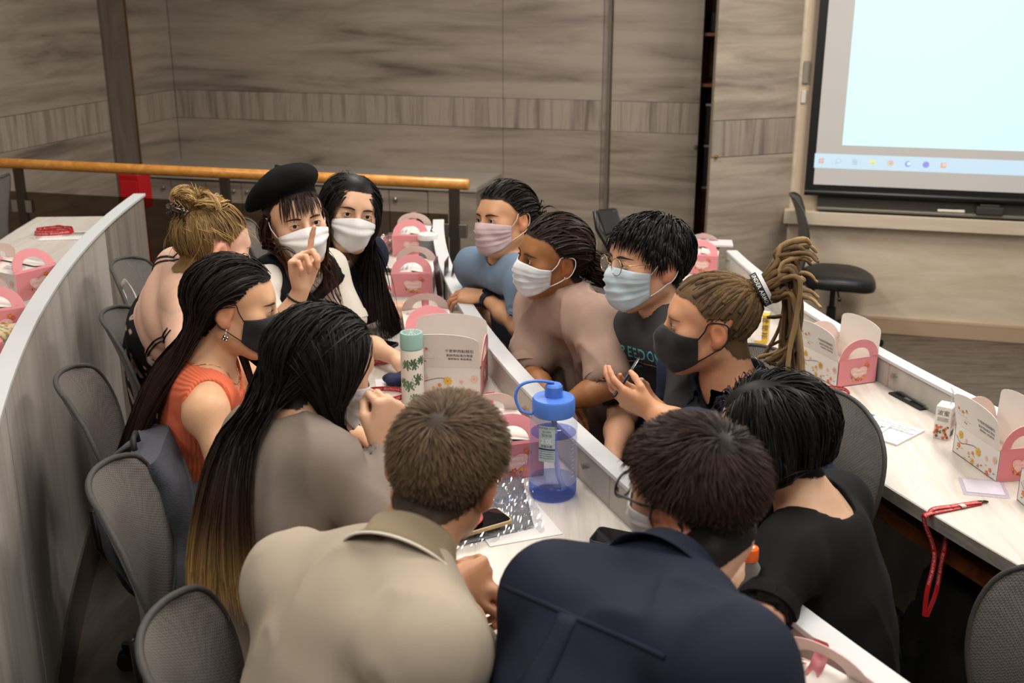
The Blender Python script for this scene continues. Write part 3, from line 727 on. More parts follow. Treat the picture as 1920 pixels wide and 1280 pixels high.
def attr_mat(name, rough=.4, spec=.4, aniso=0, sss=0, bump=None, sheen=0):
    if name in MATS: return MATS[name]
    m, nt, b = ntree(name); a = nt.nodes.new('ShaderNodeAttribute'); a.attribute_name = 'Col'
    nt.links.new(a.outputs['Color'], b.inputs['Base Color']); b.inputs['Roughness'].default_value = rough; b.inputs['Specular IOR Level'].default_value = spec
    if sss: b.inputs['Subsurface Weight'].default_value = sss; b.inputs['Subsurface Radius'].default_value = (.012, .005, .003); b.inputs['Subsurface Scale'].default_value = 1
    if sheen: b.inputs['Sheen Weight'].default_value = sheen
    MATS[name] = m; return m
HAIRM = attr_mat('hair_fibre', .5, .16)
SKINM = attr_mat('skin', .48, .4, sss=.12)
def lin(c): return np.array(srgb(c)[:3])
def cloth(col, rough=.85, wr=.35):
    nm = 'cloth_' + col + str(rough)
    if nm in MATS: return MATS[nm]
    m = mat(nm, col, rough, spec=.2); nt = m.node_tree; b = nt.nodes['Principled BSDF']
    tc = nt.nodes.new('ShaderNodeTexCoord'); n1 = nt.nodes.new('ShaderNodeTexNoise'); n1.noise_type = 'RIDGED_MULTIFRACTAL'; n1.inputs['Scale'].default_value = 7; n1.inputs['Detail'].default_value = 2.5; n1.inputs['Distortion'].default_value = .8
    n2 = nt.nodes.new('ShaderNodeTexNoise'); n2.inputs['Scale'].default_value = 700
    mp = nt.nodes.new('ShaderNodeMapping'); mp.inputs['Scale'].default_value = (1, 1, .6); nt.links.new(tc.outputs['Object'], mp.inputs[0]); nt.links.new(mp.outputs[0], n1.inputs[0]); nt.links.new(tc.outputs['Object'], n2.inputs[0])
    b1 = nt.nodes.new('ShaderNodeBump'); b1.inputs['Strength'].default_value = wr; b1.inputs['Distance'].default_value = .02; b2 = nt.nodes.new('ShaderNodeBump'); b2.inputs['Strength'].default_value = .2; b2.inputs['Distance'].default_value = .002
    nt.links.new(n1.outputs['Fac'], b1.inputs['Height']); nt.links.new(n2.outputs['Fac'], b2.inputs['Height']); nt.links.new(b1.outputs[0], b2.inputs['Normal']); nt.links.new(b2.outputs[0], b.inputs['Normal'])
    return m
# ---------------------------------------------------------------- head
class Head:
    def __init__(s, c, yaw, pitch=0, roll=0, sc=1.0):
        """yaw: direction the face points, degrees from +X towards +Y; pitch: nod down; roll: tilt to the person's right"""
        y, p, r = R(yaw), R(pitch), R(roll)
        f = np.array([math.cos(y) * math.cos(p), math.sin(y) * math.cos(p), -math.sin(p)])
        rt = np.array([math.sin(y), -math.cos(y), 0.0]); up = np.cross(rt, f)
        rt2 = rt * math.cos(r) - up * math.sin(r); up2 = up * math.cos(r) + rt * math.sin(r)
        s.M = np.stack([rt2, f, up2], 1); s.c = V3(c); s.s = sc
    def w(s, p): return s.c + (np.asarray(p, float) * s.s) @ s.M.T
    def d(s, v): return np.asarray(v, float) @ s.M.T
    def l(s, p): return ((np.asarray(p, float) - s.c) @ s.M) / s.s
    def prims(s, eyes=True, k=1):
        w, q, M = s.w, s.s, s.M
        E = lambda c, r, k=.02, op='u', rot=None: ell(w(c), np.array(r) * q, M if rot is None else M @ np.array(rot), k, op)
        C = lambda a, b, ra, rb, k=.02, op='u': cone(w(a), w(b), ra * q, rb * q, k, op)
        P = [E((0, -.012, .028), (.076, .097, .082), .02), E((0, .012, .035), (.068, .078, .065), .03),
             E((0, .028, -.045), (.058, .06, .07), .03), C((-.02, .068, -.098), (.02, .068, -.098), .02, .02, .03)]
        for x in (-1, 1):
            P += [C((x * .05, -.005, -.055), (x * .025, .06, -.098), .02, .018, .03), E((x * .043, .058, -.022), (.026, .024, .024), .03)]
        P += [C((-.03, .08, .022), (.03, .08, .022), .013, .013, .025), C((0, .09, .012), (0, .108, -.028), .0075, .012, .014)]
        for x in (-1, 1): P += [E((x * .0115, .1, -.034), (.008, .010, .007), .008)]
        P += [C((-.017, .09, -.066), (.017, .09, -.066), .010, .010, .012)]
        for x in (-1, 1):
            if eyes:
                P += [E((x * .032, .1, .0), (.017, .016, .012), .014, 's'), E((x * .032, .081, .0), (.0158, .0150, .0132), .006),
                      E((x * .032, .0945, -.0005), (.0142, .0085, .0048), .003, 's')]
            # ear: rim ellipsoid with a hollow
            a = R(12); rot = [[1, 0, 0], [0, math.cos(a), math.sin(a)], [0, -math.sin(a), math.cos(a)]]
            P += [E((x * .079, -.012, -.006), (.011, .020, .031), .008, 'u', rot), E((x * .076, -.008, -.031), (.009, .012, .013), .008),
                  E((x * .0905, -.008, -.002), (.008, .011, .018), .005, 's', rot)]
        return P
HP = [0, 35, 52, 66, 78, 92, 104, 130, 180]; HZ = [.070, .068, .056, .030, .004, -.004, -.040, -.072, -.088]
def hairmask(L, shift=0.0, HZ=HZ):
    phi = np.degrees(np.abs(np.arctan2(L[..., 0], L[..., 1] + .012)))
    return L[..., 2] - (np.interp(phi, HP, HZ) + shift)
def outside(prims, P, off, it=3):
    for _ in range(it):
        d = sdf(prims, P) - off; m_ = d < 0
        if not m_.any(): break
        g = sgrad(prims, P[m_]); P = P.copy(); P[m_] -= g * d[m_][:, None] * 1.02
    return P
def snap(prims, P, off, it=5):
    for _ in range(it): P = P - sgrad(prims, P) * np.clip(sdf(prims, P) - off, -.03, .03)[:, None]
    return P
def ribbons(S, W, normals_from, taper=.25, colr=None, colt=None, var=.25, rng=RNG, colfn=None, vfold=True):
    """S: (N,T,3) strand points, W: width; flat folded ribbons lying on the hair volume"""
    N, T, _ = S.shape; t = np.linspace(0, 1, T)
    tan = np.gradient(S, axis=1); tan /= np.linalg.norm(tan, axis=2, keepdims=True) + 1e-9
    nn = S - normals_from; nn /= np.linalg.norm(nn, axis=2, keepdims=True) + 1e-9
    side = np.cross(tan, nn); side /= np.linalg.norm(side, axis=2, keepdims=True) + 1e-9
    up = np.cross(side, tan)
    wd = (W if np.ndim(W) else np.full(N, W))[:, None] * (1 - (1 - taper) * np.clip((t - .5) / .5, 0, 1) ** 2)[None, :]
    tw = rng.normal(0, .5, N)[:, None, None]; side2 = side * np.cos(tw) + up * np.sin(tw)
    a = S - side2 * wd[..., None] * .5; b = S + side2 * wd[..., None] * .5
    v = np.stack([a, b], 2).reshape(-1, 3)
    base = (np.arange(N)[:, None] * T + np.arange(T - 1)[None, :]) * 2
    f = np.stack([base, base + 1, base + 3, base + 2], -1).reshape(-1, 4)
    tint = 1 + var * rng.uniform(-1, 1, N)
    col = colr[None, None, :] * (1 - t[None, :, None]) + colt[None, None, :] * t[None, :, None] if colfn is None else colfn(S, t)
    col = np.clip(np.broadcast_to(col, (N, T, 3)) * tint[:, None, None], 0, 1)
    return v, f, np.repeat(col.reshape(-1, 3), 2, 0)
class Hair:
    def __init__(s, hd, prims, mask_shift=0.0, HZ=HZ): s.h = hd; s.p = prims; s.parts = []; s.shift = mask_shift; s.HZ = HZ
    def cap(s, hv, hf, col, off=.004, sh=.0):
        L = s.h.l(hv); m_ = hairmask(L, s.shift + sh, s.HZ) > 0
        # ears stay bare
        ear = (np.abs(L[:, 0]) > .074) & (np.abs(L[:, 1] + .012) < .03) & (L[:, 2] < .03); m_ &= ~ear
        keep = m_[hf].all(1); f = hf[keep]; n = vnormals(hv, hf); us = np.unique(f); mp = np.full(len(hv), -1); mp[us] = np.arange(len(us))
        v = hv[us] + n[us] * off; s.parts.append((v, mp[f], np.tile(col, (len(us), 1))))
    def roots(s, n, shift=0.0, sel=None):
        d = RNG.normal(size=(n * 6, 3)); d /= np.linalg.norm(d, axis=1, keepdims=True)
        L = d * np.array([.077, .098, .083]) + np.array([0, -.012, .028])
        L = L[hairmask(L, s.shift + shift, s.HZ) > 0]
        ear = (np.abs(L[:, 0]) > .068) & (np.abs(L[:, 1] + .012) < .02) & (L[:, 2] < .02); L = L[~ear]
        if sel is not None: L = L[sel(L)]
        return L[:n]
    def flow(s, roots, dir0, length, T=12, grav=.25, off=(.004, .02), stiff=.0, wave=0, coll=None, curl=.0, z_stop=None, gdir=None, seed=1, stick=.0, zst=-.1, ramp=1):
        """grow strands from local roots; dir0 local start direction(s); collide with head and body"""
        pr = coll if coll is not None else s.p; N = len(roots)
        P = s.h.w(roots); D = s.h.d(dir0 if np.ndim(dir0) == 2 else np.tile(dir0, (N, 1))); D = D / (np.linalg.norm(D, axis=1, keepdims=True) + 1e-9)
        ln = (length if np.ndim(length) else np.full(N, length)) / (T - 1); lay = RNG.uniform(off[0], off[1], N)
        out = [P]; G = np.array([0, 0, -1.0]) if gdir is None else (nrm(gdir) if np.ndim(gdir) == 1 else gdir / np.linalg.norm(gdir, axis=1, keepdims=True)); ph = RNG.uniform(0, 6.28, N)
        for i in range(T - 1):
            gv = grav * min(1, (i + 1) / ramp); D = D * (1 - gv) + G * gv
            if wave: D = D + wave * (vnoise(P * 18, seed)[:, None] * np.array([1, .3, 0]) + vnoise(P * 18 + 40, seed)[:, None] * np.array([0, 1, 0]))
            D /= np.linalg.norm(D, axis=1, keepdims=True) + 1e-9
            Q = P + D * ln[:, None]; o_ = lay * min(1, (i + 1) / 3)
            if stick:
                nr = s.h.l(Q)[:, 2] > zst
                if nr.any():
                    dq = sdf(s.p, Q[nr]) - o_[nr]; gq = sgrad(s.p, Q[nr]); Q[nr] -= gq * (np.clip(dq, 0, .05) * stick)[:, None]
            Q = outside(pr, Q, o_, 2); D2 = Q - P; D = D2 / (np.linalg.norm(D2, axis=1, keepdims=True) + 1e-9); P = Q; out.append(P)
        return np.stack(out, 1)
    def clump(s, S, M=70, c=.55, start=.35):
        N, T, _ = S.shape; gi = RNG.choice(N, min(M, N), replace=False); d = ((S[:, None, 0] - S[None, gi, 0]) ** 2).sum(-1) + .5 * ((S[:, None, T // 2] - S[None, gi, T // 2]) ** 2).sum(-1)
        near = gi[np.argmin(d, 1)]; t = np.clip((np.linspace(0, 1, T) - start) / (1 - start), 0, 1)[None, :, None]
        return S + (S[near] - S) * t * c * RNG.uniform(.5, 1.2, N)[:, None, None]
    def pull(s, roots, tie, T=10, off=(.004, .014), spread=.012, coll=None):
        N = len(roots); A = s.h.w(roots); B = np.broadcast_to(s.h.w(tie), (N, 3)) + RNG.normal(0, spread, (N, 3)); t = np.linspace(0, 1, T)
        cc = s.h.w((0, -.012, .02)); ct = nrm0((A - cc) + (B - cc) * .8 + s.h.d((0, -.01, .07))) * .125 + cc; tt = t[None, :, None]
        S = A[:, None, :] * (1 - tt) ** 2 + 2 * tt * (1 - tt) * ct[:, None, :] + B[:, None, :] * tt ** 2; lay = RNG.uniform(off[0], off[1], N)
        hp = coll if coll is not None else s.p
        for j in range(T):
            lj = lay * (.4 + .6 * min(1, j / 3))
            if 0 < j < T - 1: S[:, j] = S[:, j] - sgrad(s.p, S[:, j]) * (np.clip(sdf(s.p, S[:, j]) - lj, 0, .05) * .8)[:, None]
            S[:, j] = outside(hp, S[:, j], lj, 5)
        return S
    def add(s, S, W, c0, c1, taper=.25, var=.3, colfn=None):
        s.parts.append(ribbons(S, W, s.h.w((0, -.01, .0))[None, None, :] - np.array([0, 0, .1]) * 0, taper, lin(c0) if c0 is not None else None, lin(c1) if c1 is not None else None, var, colfn=colfn))
    def build(s, parent, name='hair'):
        o = 0; V, F, C_ = [], [], []
        for v, f, c in s.parts: V.append(v); F.append(f + o); C_.append(c); o += len(v)
        return npobj(name, np.concatenate(V), np.concatenate(F), HAIRM, parent, True, np.concatenate(C_))
def comb_back(L, side=.6, back=.4):
    d = np.zeros_like(L); d[:, 0] = np.sign(L[:, 0]) * side; d[:, 1] = -back; d[:, 2] = .15; return d
# ---------------------------------------------------------------- hand
def hand(wr, fw, pn, side, curl=(.5, .5, .55, .6), thumb=(.5, .35), sc=1.0, spread=.06, k=.005, point=None):
    """wr wrist, fw direction of the hand, pn direction the palm faces, side +1 right / -1 left; curl radians per joint"""
    fw = nrm(fw); pn = V3(pn); pn = nrm(pn - fw * (pn @ fw)); ac = nrm(np.cross(pn, fw)) * (-side)   # ac: towards the thumb
    wr = V3(wr); P = []
    L = [(.030, .088, (.040, .024, .019), .0088), (.010, .093, (.045, .028, .021), .009), (-.011, .088, (.041, .026, .020), .0086), (-.030, .078, (.033, .020, .017), .0076)]
    for i, (x, y, ph, r) in enumerate(L):
        kn = wr + (ac * x + fw * y) * sc; P.append(cone(wr + ac * x * .55 * sc + fw * .012 * sc, kn, .0135 * sc, .0115 * sc, .012))
        cu = curl[i] if not isinstance(curl[i], (tuple, list)) else None
        cs = curl[i] if cu is None else (cu, cu * 1.15, cu * .8)
        a = 0; p = kn; lat = spread * (1.5 - i)
        for j in range(3):
            a += cs[j]; d = nrm(fw * math.cos(a) + pn * math.sin(a) + ac * lat * max(0, math.cos(a)))
            q = p + d * ph[j] * sc; P.append(cone(p, q, r * sc * (1 - .06 * j), r * sc * (.92 - .08 * j), .004)); p = q
    b = wr + (ac * .022 + fw * .022 + pn * .006) * sc
    d = nrm(fw * math.cos(thumb[0]) + ac * math.sin(thumb[0]) + pn * .35); q = b + d * .046 * sc; P.append(cone(b, q, .0145 * sc, .0105 * sc, .010))
    d = nrm(d + pn * thumb[1] + fw * .35 - ac * thumb[1]); q2 = q + d * .032 * sc; P.append(cone(q, q2, .0105 * sc, .0092 * sc, .004))
    d = nrm(d + pn * thumb[1] * .6 + fw * .2 - ac * thumb[1]); P.append(cone(q2, q2 + d * .024 * sc, .0092 * sc, .0074 * sc, .004))
    P.append(ell(wr + fw * .045 * sc + pn * .002, np.array([.038, .045, .013]) * sc, np.stack([ac, fw, pn], 1), .012))
    return P
# ---------------------------------------------------------------- body
class Person:
    def __init__(s, label, pel, neck, shL, shR, head, mid=None, elL=None, wrL=None, elR=None, wrR=None, sex='f', skin='c99b7c', floor=0.0, build=1.0, knees=None, feet=None, seat_yaw=0.0):
        s.P, s.N, s.sL, s.sR, s.H = V3(pel), V3(neck), V3(shL), V3(shR), head
        s.skin = skin; s.b = build; s.sex = sex; s.floor = floor
        s.mid = V3(mid) if mid is not None else (s.P + s.N) / 2
        up = nrm(s.N - s.P); rt = nrm(s.sR - s.sL); fw = nrm(np.cross(up, rt)); s.up, s.rt, s.fw = up, rt, fw
        s.arm = {'L': (V3(elL), V3(wrL)) if elL is not None else None, 'R': (V3(elR), V3(wrR)) if elR is not None else None}
        for sd, sh in (('L', s.sL), ('R', s.sR)):
            if s.arm[sd] is not None:
                el, wr = s.arm[sd]; mu, ml = (.285, .25) if sex == 'f' else (.305, .27); d1 = el - sh; l1 = np.linalg.norm(d1)
                if l1 > mu: el = sh + d1 * (mu / l1)
                d2 = wr - el; l2 = np.linalg.norm(d2)
                if l2 > ml: wr = el + d2 * (ml / l2)
                s.arm[sd] = (el, wr)
        s.hands = []; s.handbox = []; s.handside = []; s.fine_arm = 1
        s.root = thing('person', label, 'person', (s.P[0], s.P[1], floor), group=None)
        sy = R(seat_yaw); f2 = np.array([math.cos(sy), math.sin(sy), 0]); r2 = np.array([math.sin(sy), -math.cos(sy), 0])
        s.kn = [s.P + f2 * .40 + r2 * x * .11 + np.array([0, 0, .0]) for x in (-1, 1)] if knees is None else [V3(q) for q in knees]
        s.ft = [np.array([k[0] - f2[0] * .04, k[1] - f2[1] * .04, floor + .08]) for k in s.kn] if feet is None else [V3(q) for q in feet]
        s.f2 = f2; s.r2 = r2
    def spine(s, t): return (1 - t) ** 2 * s.P + 2 * t * (1 - t) * (2 * s.mid - .5 * s.P - .5 * s.N) + t * t * s.N
    def frame(s, t):
        u = nrm(s.spine(min(1, t + .05)) - s.spine(max(0, t - .05)))
        r_h = s.r2; rt = nrm(r_h * (1 - t) + s.rt * t); fw = nrm(np.cross(u, rt)); rt = np.cross(fw, u); return np.stack([rt, fw, u], 1)
    def torso(s, k=.05):
        sw = np.linalg.norm(s.sR - s.sL); b = s.b; f = s.sex == 'f'; P = []
        T_ = ((0, .168, .118, .12), (.14, .150, .108, .12), (.28, .128, .098, .12), (.42, .134, .100, .12), (.56, .146, .104, .12), (.69, .152, .100, .11), (.80, .150, .090, .09)) if f else \
             ((0, .165, .118, .12), (.14, .152, .114, .12), (.28, .146, .112, .12), (.42, .156, .114, .12), (.56, .168, .114, .12), (.69, .172, .108, .11), (.80, .165, .096, .09))
        q_ = sw / (.36 if f else .41)
        for t, x, y, z in T_: P.append(ell(s.spine(t), (x * (b + (q_ - 1) * t), y * b, z), s.frame(t), .015))
        d_ = s.up * .012; e_ = s.rt * .016; P.append(cone(s.sL - d_ + e_ - s.fw * .012, s.sR - d_ - e_ - s.fw * .012, .050 * b, .050 * b, .02)); P.append(ell(s.spine(.88) - s.fw * .006, (.140 * q_, .082 * b, .075), s.frame(.88), .015))
        if f:
            F = s.frame(.62)
            for x in (-1, 1): P.append(ell(s.spine(.62) + F @ np.array([x * .062, .070 * b, 0]), (.052, .042, .058), F, .03))
        nb = s.N
        for q in (s.sL, s.sR): P += [cone(nb - s.up * .008, q + s.up * .002 + (nb - q) * .08, .052 * b, .044 * b, .02)]
        nk0 = s.H.w((0, -.03, -.06)); P += [cone(nb - s.up * .03, nk0, .054 * (1 if f else 1.12), .050 * (1 if f else 1.15), .035)]
        return P
    def armp(s, side, infl=0.0, t0=0.0, t1=2.0, k=.03):
        if s.arm[side] is None: return []
        sh = s.sL if side == 'L' else s.sR; el, wr = s.arm[side]; b = (.9 if s.sex == 'f' else 1.05) * (s.b * .5 + .5); P = []
        up = lambda t: sh + (el - sh) * t; lo = lambda t: el + (wr - el) * t; ru = lambda t: (.044 - .008 * t) * b + infl * (.55 + .45 * min(1, t * 2.2)); rl = lambda t: (.039 - .0135 * t) * b + infl
        a, e = max(0, t0), min(1, t1)
        if e > a: P.append(cone(up(a), up(e), ru(a), ru(e), k))
        a, e = max(0, t0 - 1), min(1, t1 - 1)
        if e > a:
            P.append(cone(lo(a), lo(min(e, .45)), rl(a) * .97, rl(min(e, .45)) * 1.06, k) if a < .45 else cone(lo(a), lo(e), rl(a), rl(e), k))
            if a < .45 < e: P.append(cone(lo(.45), lo(e), rl(.45) * 1.06, rl(e), k))
        return P
    def add_hand(s, side, fw, pn, **kw):
        el, wr = s.arm[side]; hp = hand(wr, fw, pn, 1 if side == 'R' else -1, **kw); s.hands += hp; s.handbox.append((hp, wr)); s.handside.append(side)
    def legs(s, infl=0.0):
        P = []
        for i, x in enumerate((-1, 1)):
            hip = s.P + s.r2 * x * .085 + np.array([0, 0, -.01])
            P += [cone(hip, s.kn[i], .088 * s.b + infl, .056 + infl, .04), cone(s.kn[i], s.ft[i], .054 + infl, .036 + infl, .03)]
        return P
    def shoes(s, col='1c1c1e', cr=.3):
        for i in (0, 1):
            a = s.ft[i].copy(); a[2] = s.floor + .035; pr = [cone(a - s.f2 * .06, a + s.f2 * .12, .034, .030, .02), cone(a, s.ft[i] + np.array([0, 0, .02]), .036, .042, .02), half((0, 0, -1), (0, 0, s.floor + .002), .003)]
            lo, hi = bounds(pr[:2], .02); v, f = netmesh(pr, lo, hi, .012); npobj('shoe', v, f, mat('shoe_' + col, col, .5), s.root)
    def skin_mesh(s, hc=.013, hh=.0042, hhand=.0047, extra=(), eyes=True):
        s.hp = s.H.prims(eyes); nk = s.torso(); arms = s.armp('L') + s.armp('R'); allp = nk + arms + s.hands + s.hp + list(extra)
        # arms end in hands: same field, finer grid near face and hands
        boxes = []; V, F = [], []; o = 0
        c = s.H.c; r = .155 * s.H.s; boxes.append((c - r, c + r, hh))
        for (hp, wr), sd in zip(s.handbox, s.handside):
            lo, hi = bounds(hp + s.armp(sd, 0, 1.0 if s.fine_arm > 0 else 1.5, 2), .012); boxes.append((lo, hi, hhand))
        for bi, (lo, hi, h) in enumerate(boxes):
            near = [p for p in allp if np.all(pbox(p, .05)[0] < hi) and np.all(pbox(p, .05)[1] > lo)]
            v, f = netmesh(near, lo, hi, h); 
            if bi == 0: s.hv, s.hf = v.copy(), f.copy()
            V.append(v); F.append(f + o); o += len(v)
        lo, hi = bounds(allp, .03); v, f = netmesh([p for p in allp], lo, hi, hc)
        cen = v[f].mean(1); keep = np.ones(len(f), bool)
        for l_, h_, hh_ in boxes: keep &= ~((cen > l_ + hh_ * 2.2).all(1) & (cen < h_ - hh_ * 2.2).all(1))
        V.append(v); F.append(f[keep] + o)
        v = np.concatenate(V); f = np.concatenate(F); us = np.unique(f); mp = np.full(len(v), -1); mp[us] = np.arange(len(us)); v = v[us]; f = mp[f]
        sk = lin(s.skin); n = vnoise(v * 28, 5)[:, None] * .05 + vnoise(v * 90, 6)[:, None] * .03
        L = s.H.l(v); red = np.zeros(len(v))
        ear = (np.abs(L[:, 0]) > .074) & (np.abs(L[:, 1] + .01) < .03) & (np.abs(L[:, 2]) < .05); red[ear] = .8
        nose = np.exp(-((L[:, 0] / .02) ** 2 + ((L[:, 1] - .11) / .02) ** 2 + ((L[:, 2] + .03) / .02) ** 2)); red += nose * .5
        for x in (-1, 1): red += .45 * np.exp(-(((L[:, 0] - x * .045) / .022) ** 2 + ((L[:, 1] - .07) / .03) ** 2 + ((L[:, 2] + .03) / .02) ** 2))
        for hp, wr in s.handbox:
            tips = [p[2] for p in hp if p[0] == 'c' and p[4] < .0078]
            for t in tips: red += .5 * np.exp(-((v - t) ** 2).sum(1) / .010 ** 2)
        red = np.clip(red, 0, 1)[:, None]
        col = sk * (1 + n) * (1 - red) + (sk * np.array([1.05, .78, .72])) * red
        lips = np.exp(-((L[:, 0] / .022) ** 2 + ((L[:, 1] - .1) / .012) ** 2 + ((L[:, 2] + .066) / .007) ** 2))[:, None]; col = col * (1 - lips * .7) + lin('a8554a') * lips * .7
        npobj('body', v, f, SKINM, s.root, True, np.clip(col, 0, 1)); s.all = allp
        return s
    def face(s, look=(0, 1, 0), brow='2a2019', iris='2a1a10', lashes=True, brow_th=.0032, brow_up=0.0):
        H = s.H; g = nrm(look); q = Vector(H.d(g)).to_track_quat('Z', 'Y').to_matrix()
        ms = [mat('eye_white', 'd8d2cb', .15, spec=.6), mat('iris_' + iris, iris, .12, spec=.6), mat('pupil', '060505', .1)]
        for x in (-1, 1):
            rr = .0124 * H.s; an = [0, 11, 29, 45, 60, 75, 90, 110, 130, 150, 180]
            mb = MB().lathe([(rr * math.sin(R(a)), rr * math.cos(R(a))) for a in an], 20, H.w((x * .032, .0815, 0)), q, mis=[2, 1] + [0] * 8)
            obj('eye', mb, ms, s.root, smooth=True, recalc=False)
            pts = []; rad = []
            for t in np.linspace(-1, 1, 9):
                pts.append(H.w((x * .032 + t * .0142, .0815 + math.sqrt(max(0, .0152 ** 2 - (t * .0135) ** 2)) * 1.0 + .0004, .0050 * (1 - t * t) - .0004 + (.0008 * t * x)))); rad.append(.0011 * (1.05 - abs(t) * .6) * (1.2 if lashes else .8))
            obj('eyelash', MB().tube(pts, rad, 6), mat('lash', '0f0c0b', .6), s.root, smooth=True)
            # eyebrow: a raised tuft hugging the brow
            o_, d_ = [], np.array([0, -1.0, 0])
            pts = []; rad = []
            for t in np.linspace(0, 1, 10):
                lx = x * (.013 + .040 * t); lz = .0165 + brow_up + .006 * math.sin(t * 2.2) - .006 * t * t
                ys = np.linspace(.13, .03, 60); P = H.w(np.stack([np.full(60, lx), ys, np.full(60, lz)], 1)); dd = sdf(s.hp, P); k = np.argmax(dd < 0); pts.append(H.w((lx, ys[k] + .0002, lz)))
                rad.append(brow_th * (.75 + .5 * math.sin(min(1, t * 1.3) * 2.6)) * (1 - t ** 3 * .75))
            obj('eyebrow', MB().tube(pts, rad, 7, flat=.9), mat('brow_' + brow, brow, .7), s.root, smooth=True)
    def mask(s, kind='surgical', col='dfe3e6', strap='e8e8e8', top=-.006, under=-.118, bulge=.012, strapr=.0016, loops=True):
        H = s.H; nu, nv = 33, 21; th = np.linspace(-1, 1, nu); P = np.zeros((nu, nv, 3))
        tmax = R(68) if kind != 'kf94' else R(64); hpl = s.hp + s.torso()
        for i, a in enumerate(th):
            A = a * tmax; ztop = top - .012 * abs(a) ** 1.5 - (.004 if kind == 'kf94' else .0); zbot = under + .045 * abs(a) ** 1.6
            if kind == 'kf94': ztop = top - .026 * abs(a) ** 1.2; zbot = under + .062 * abs(a) ** 1.2
            for j in range(nv):
                z = zbot + (ztop - zbot) * j / (nv - 1); P[i, j] = (math.sin(A), math.cos(A), z)
        rs = np.linspace(.20, .03, 140); org = np.array([0, .005, 0])
        D = np.zeros((nu, nv))
        pts = np.zeros((nu, nv, 140, 3)); pts[..., 0] = org[0] + P[..., 0, None] * rs; pts[..., 1] = org[1] + P[..., 1, None] * rs; pts[..., 2] = P[..., 2, None]
        dd = sdf(s.hp, H.w(pts.reshape(-1, 3))).reshape(nu, nv, 140); k = np.argmax(dd < 0, axis=2); hit = (dd < 0).any(2); D = np.where(hit, rs[k], 0.0)
        D = np.maximum(D, .045)
        # a sheet spans the hollows: running maximum then blur
        for _ in range(5):
            E = D.copy(); E[1:-1] = np.maximum(D[1:-1], .5 * (D[:-2] + D[2:])); E[:, 1:-1] = np.maximum(E[:, 1:-1], .5 * (E[:, :-2] + E[:, 2:])); D = E
        for _ in range(4): D[1:-1] = (D[:-2] + 2 * D[1:-1] + D[2:]) / 4; D[:, 1:-1] = (D[:, :-2] + 2 * D[:, 1:-1] + D[:, 2:]) / 4
        u = th[:, None]; vv = np.linspace(0, 1, nv)[None, :]
        D = D + .0045 + bulge * (1 - u ** 2) * np.sin(np.pi * np.clip(vv * .95 + .04, 0, 1)) ** 1.0
        if kind == 'surgical':
            for c0 in (.30, .5, .70): D = D + .0035 * np.exp(-((vv - c0) / .035) ** 2) * (1 - u ** 8) - .003 * np.exp(-((vv - c0 - .055) / .03) ** 2) * (1 - u ** 8)
            D = D + .0018 * vnoise(np.stack([np.broadcast_to(u * 6, D.shape), np.broadcast_to(vv * 7, D.shape), np.zeros_like(D)], -1), 3)
        elif kind == 'kf94':
            D = D + .010 * np.exp(-((vv - .56) / .10) ** 2) * (1 - np.abs(u)) - .003 * np.exp(-((vv - .72) / .05) ** 2) * (1 - u ** 2) + .0012 * vnoise(np.stack([np.broadcast_to(u * 5, D.shape), np.broadcast_to(vv * 5, D.shape), np.zeros_like(D)], -1), 9)
        else:
            D = D + .014 * np.exp(-(u / .16) ** 2) * np.sin(np.pi * np.clip(vv, 0, 1))
        Q = np.stack([org[0] + P[..., 0] * D, org[1] + P[..., 1] * D, P[..., 2]], -1)
        W_ = H.w(Q.reshape(-1, 3)).reshape(nu, nv, 3)
        mb = MB().grid([[tuple(W_[i, j]) for j in range(nv)] for i in range(nu)])
        m_ = mat('mask_' + col, col, .75, sheen=.1, bump=(300, .1))
        mo = obj('mask', mb, m_, s.root, smooth=True, recalc=False, solid=.0012)
        mo['label'] = {'kf94': 'folded face mask', 'surgical': 'pleated surgical face mask', 'cloth': 'fitted face mask'}[kind]
        # ear loops
        for x, i in (((-1, 0), (1, nu - 1)) if loops else ()):
            t_, b_ = W_[i, nv - 2], W_[i, 1]
            e0 = H.w((x * .083, .010, .022)); e1 = H.w((x * .088, -.028, .018)); e2 = H.w((x * .086, -.034, -.012)); e3 = H.w((x * .082, -.016, -.036))
            pts = bez([t_, .5 * (t_ + e0) + H.d((x * .005, 0, 0)), e0, e1, e2, e3, .5 * (e3 + b_) + H.d((x * .006, 0, 0)), b_], 5)
            pp = outside(s.hp, np.array([tuple(q) for q in pts]), strapr + .0005, 4); pp[0] = t_; pp[-1] = b_
            obj('ear_loop', MB().tube([tuple(q) for q in pp], strapr, 6), mat('strap_' + strap, strap, .6), mo, smooth=True)
        return mo
    def garment(s, name, prims, col, h=.0082, fold=.004, rough=.85, seed=1, fscale=9.0, matn=None, relaxn=1, stretch=(1, 1, .45), colfn=None, cuts=()):
        lo, hi = bounds([p for p in prims if op_of(p) == 'u'], .03); v, f = netmesh(list(prims) + list(cuts), lo, hi, h); v = relax(v, f, relaxn)
        n = vnormals(v, f); q = (v @ np.stack([s.rt, s.fw, s.up], 1)) * np.array(stretch) * fscale
        q2 = q + vnoise(q * .7, seed + 20)[:, None] * 1.1
        d = ((1 - np.abs(vnoise(q2, seed))) ** 3 * 1.6 - .5) * fold + vnoise(q * 2.1, seed + 3) * fold * .35 + vnoise(q * .45, seed + 7) * fold * .9
        v = v + n * d[:, None]
        if matn is None: matn = cloth(col, rough)
        if colfn is not None: return npobj(name, v, f, attr_mat('cloth_print' + name, rough, .2), s.root, True, colfn(v))
        return npobj(name, v, f, matn, s.root)
